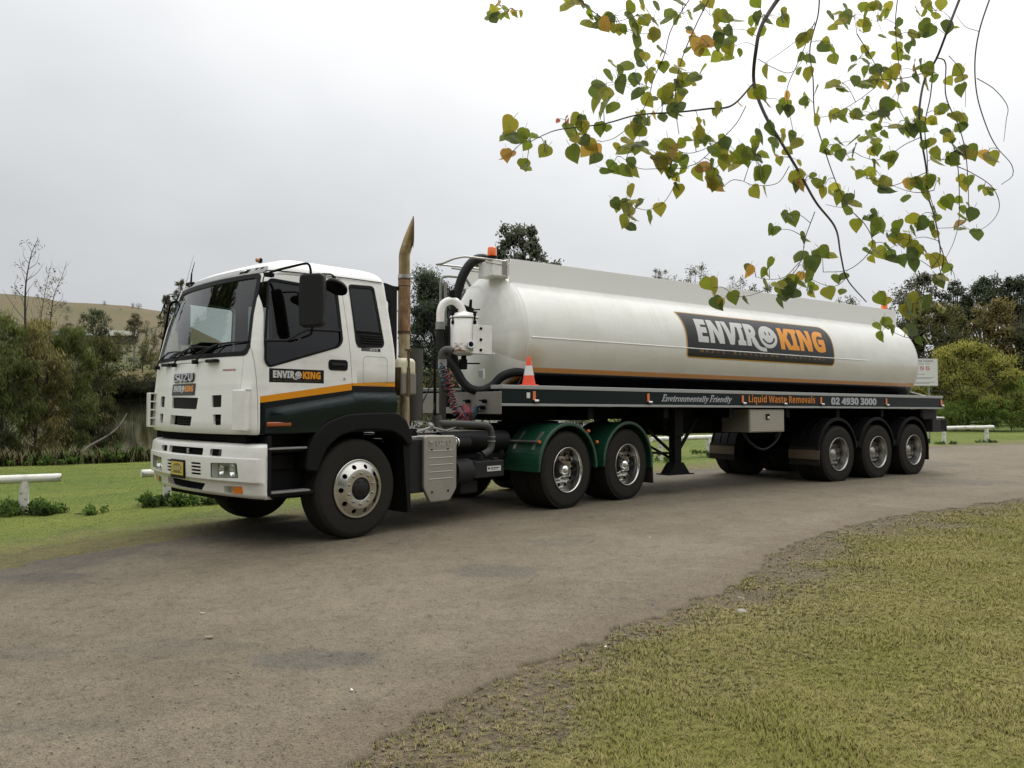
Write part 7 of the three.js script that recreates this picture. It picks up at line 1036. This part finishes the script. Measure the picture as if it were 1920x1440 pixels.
  C(1562, 85, 14, 20, 3, 34, 2.8); C(1580, 155, 20, 14, 4, 34, 2.75); C(1600, 30, 34, 26, 9, 32, 2.85); C(1645, 40, 28, 26, 7, 30, 2.85); C(1610, 110, 22, 14, 4, 28, 2.8); C(1640, 150, 26, 16, 5, 34, 2.75); C(1665, 130, 16, 14, 3, 34, 2.75); C(1690, 95, 14, 12, 3, 30, 2.8); C(1718, 65, 16, 12, 3, 30, 2.85); C(1755, 20, 28, 14, 5, 30, 2.9); C(1735, 50, 10, 12, 2, 34, 2.85); C(1752, 130, 14, 14, 3, 32, 2.8); C(1715, 132, 22, 8, 4, 28, 2.75);
  C(1562, 225, 12, 10, 2, 34, 2.7); C(1600, 225, 20, 14, 4, 34, 2.7); C(1640, 215, 26, 14, 5, 38, 2.7, { warm: 0.25 }); C(1680, 240, 30, 14, 6, 34, 2.7); C(1712, 228, 18, 14, 4, 34, 2.7); C(1640, 265, 24, 16, 5, 34, 2.7); C(1570, 272, 26, 12, 4, 34, 2.7); C(1585, 290, 14, 10, 2, 32, 2.7); C(1660, 300, 12, 8, 1, 36, 2.7); C(1760, 215, 16, 12, 4, 28, 2.75); C(1800, 215, 10, 10, 2, 32, 2.8); C(1785, 250, 18, 12, 4, 28, 2.75); C(1765, 300, 22, 12, 4, 34, 2.75); C(1800, 290, 14, 8, 2, 34, 2.75); C(1845, 290, 18, 12, 3, 34, 2.85, { warm: 0.3 });
  C(1625, 335, 24, 14, 5, 32, 2.65, { warm: 0.25 }); C(1655, 345, 12, 12, 2, 36, 2.65); C(1720, 345, 14, 10, 2, 34, 2.7, { warm: 0.3 }); C(1760, 340, 14, 10, 2, 32, 2.7); C(1780, 385, 10, 8, 1, 36, 2.7); C(1808, 345, 12, 10, 2, 28, 2.8); C(1845, 352, 14, 12, 3, 24, 2.8); C(1650, 430, 8, 8, 1, 40, 2.65); C(1625, 405, 14, 10, 3, 26, 2.65); C(1720, 410, 14, 12, 2, 36, 2.65); C(1680, 435, 16, 12, 3, 36, 2.65); C(1670, 465, 20, 16, 4, 38, 2.6); C(1705, 450, 18, 16, 4, 32, 2.65); C(1700, 485, 20, 12, 3, 34, 2.6); C(1735, 480, 14, 12, 3, 28, 2.65);
  C(1660, 612, 16, 16, 4, 28, 2.45); C(1712, 590, 16, 14, 3, 32, 2.45); C(1725, 570, 12, 8, 2, 36, 2.45, { warm: 0.3 }); C(1700, 625, 10, 8, 1, 32, 2.45); C(1765, 585, 12, 8, 1, 30, 2.5);
  part(t, 'fine_twigs', twigs, bark2).userData.kind = 'stuff';
  wanted.sort((a, b) => b[1] - a[1]);
  wanted.slice(0, 300).forEach(([m]) => { m.name = 'leaf'; t.add(m); });
  const rest = wanted.slice(300).map(([m]) => { m.updateMatrix(); const g = flat(m.geometry.clone()).applyMatrix4(m.matrix), c = g.attributes.color, k = m.material.color; for (let i = 0; i < c.count; i++) c.setXYZ(i, c.getX(i) * k.r, c.getY(i) * k.g, c.getZ(i) * k.b); return g; });
  if (rest.length) part(t, 'small_leaves', mergeGeometries(rest), lm([1, 1, 1])).userData.kind = 'stuff';
}

// ------------------------------------------------------------------ draw
scene.traverse((o) => { if (o.isMesh) { o.castShadow = true; o.receiveShadow = true; } });
const renderer = new THREE.WebGLRenderer({ antialias: true });
renderer.setSize(1024, 768);
renderer.shadowMap.enabled = true; renderer.shadowMap.type = THREE.PCFSoftShadowMap;
renderer.toneMapping = THREE.LinearToneMapping; renderer.toneMappingExposure = EXPOSURE;
renderer.outputColorSpace = THREE.SRGBColorSpace;
renderer.render(scene, camera);
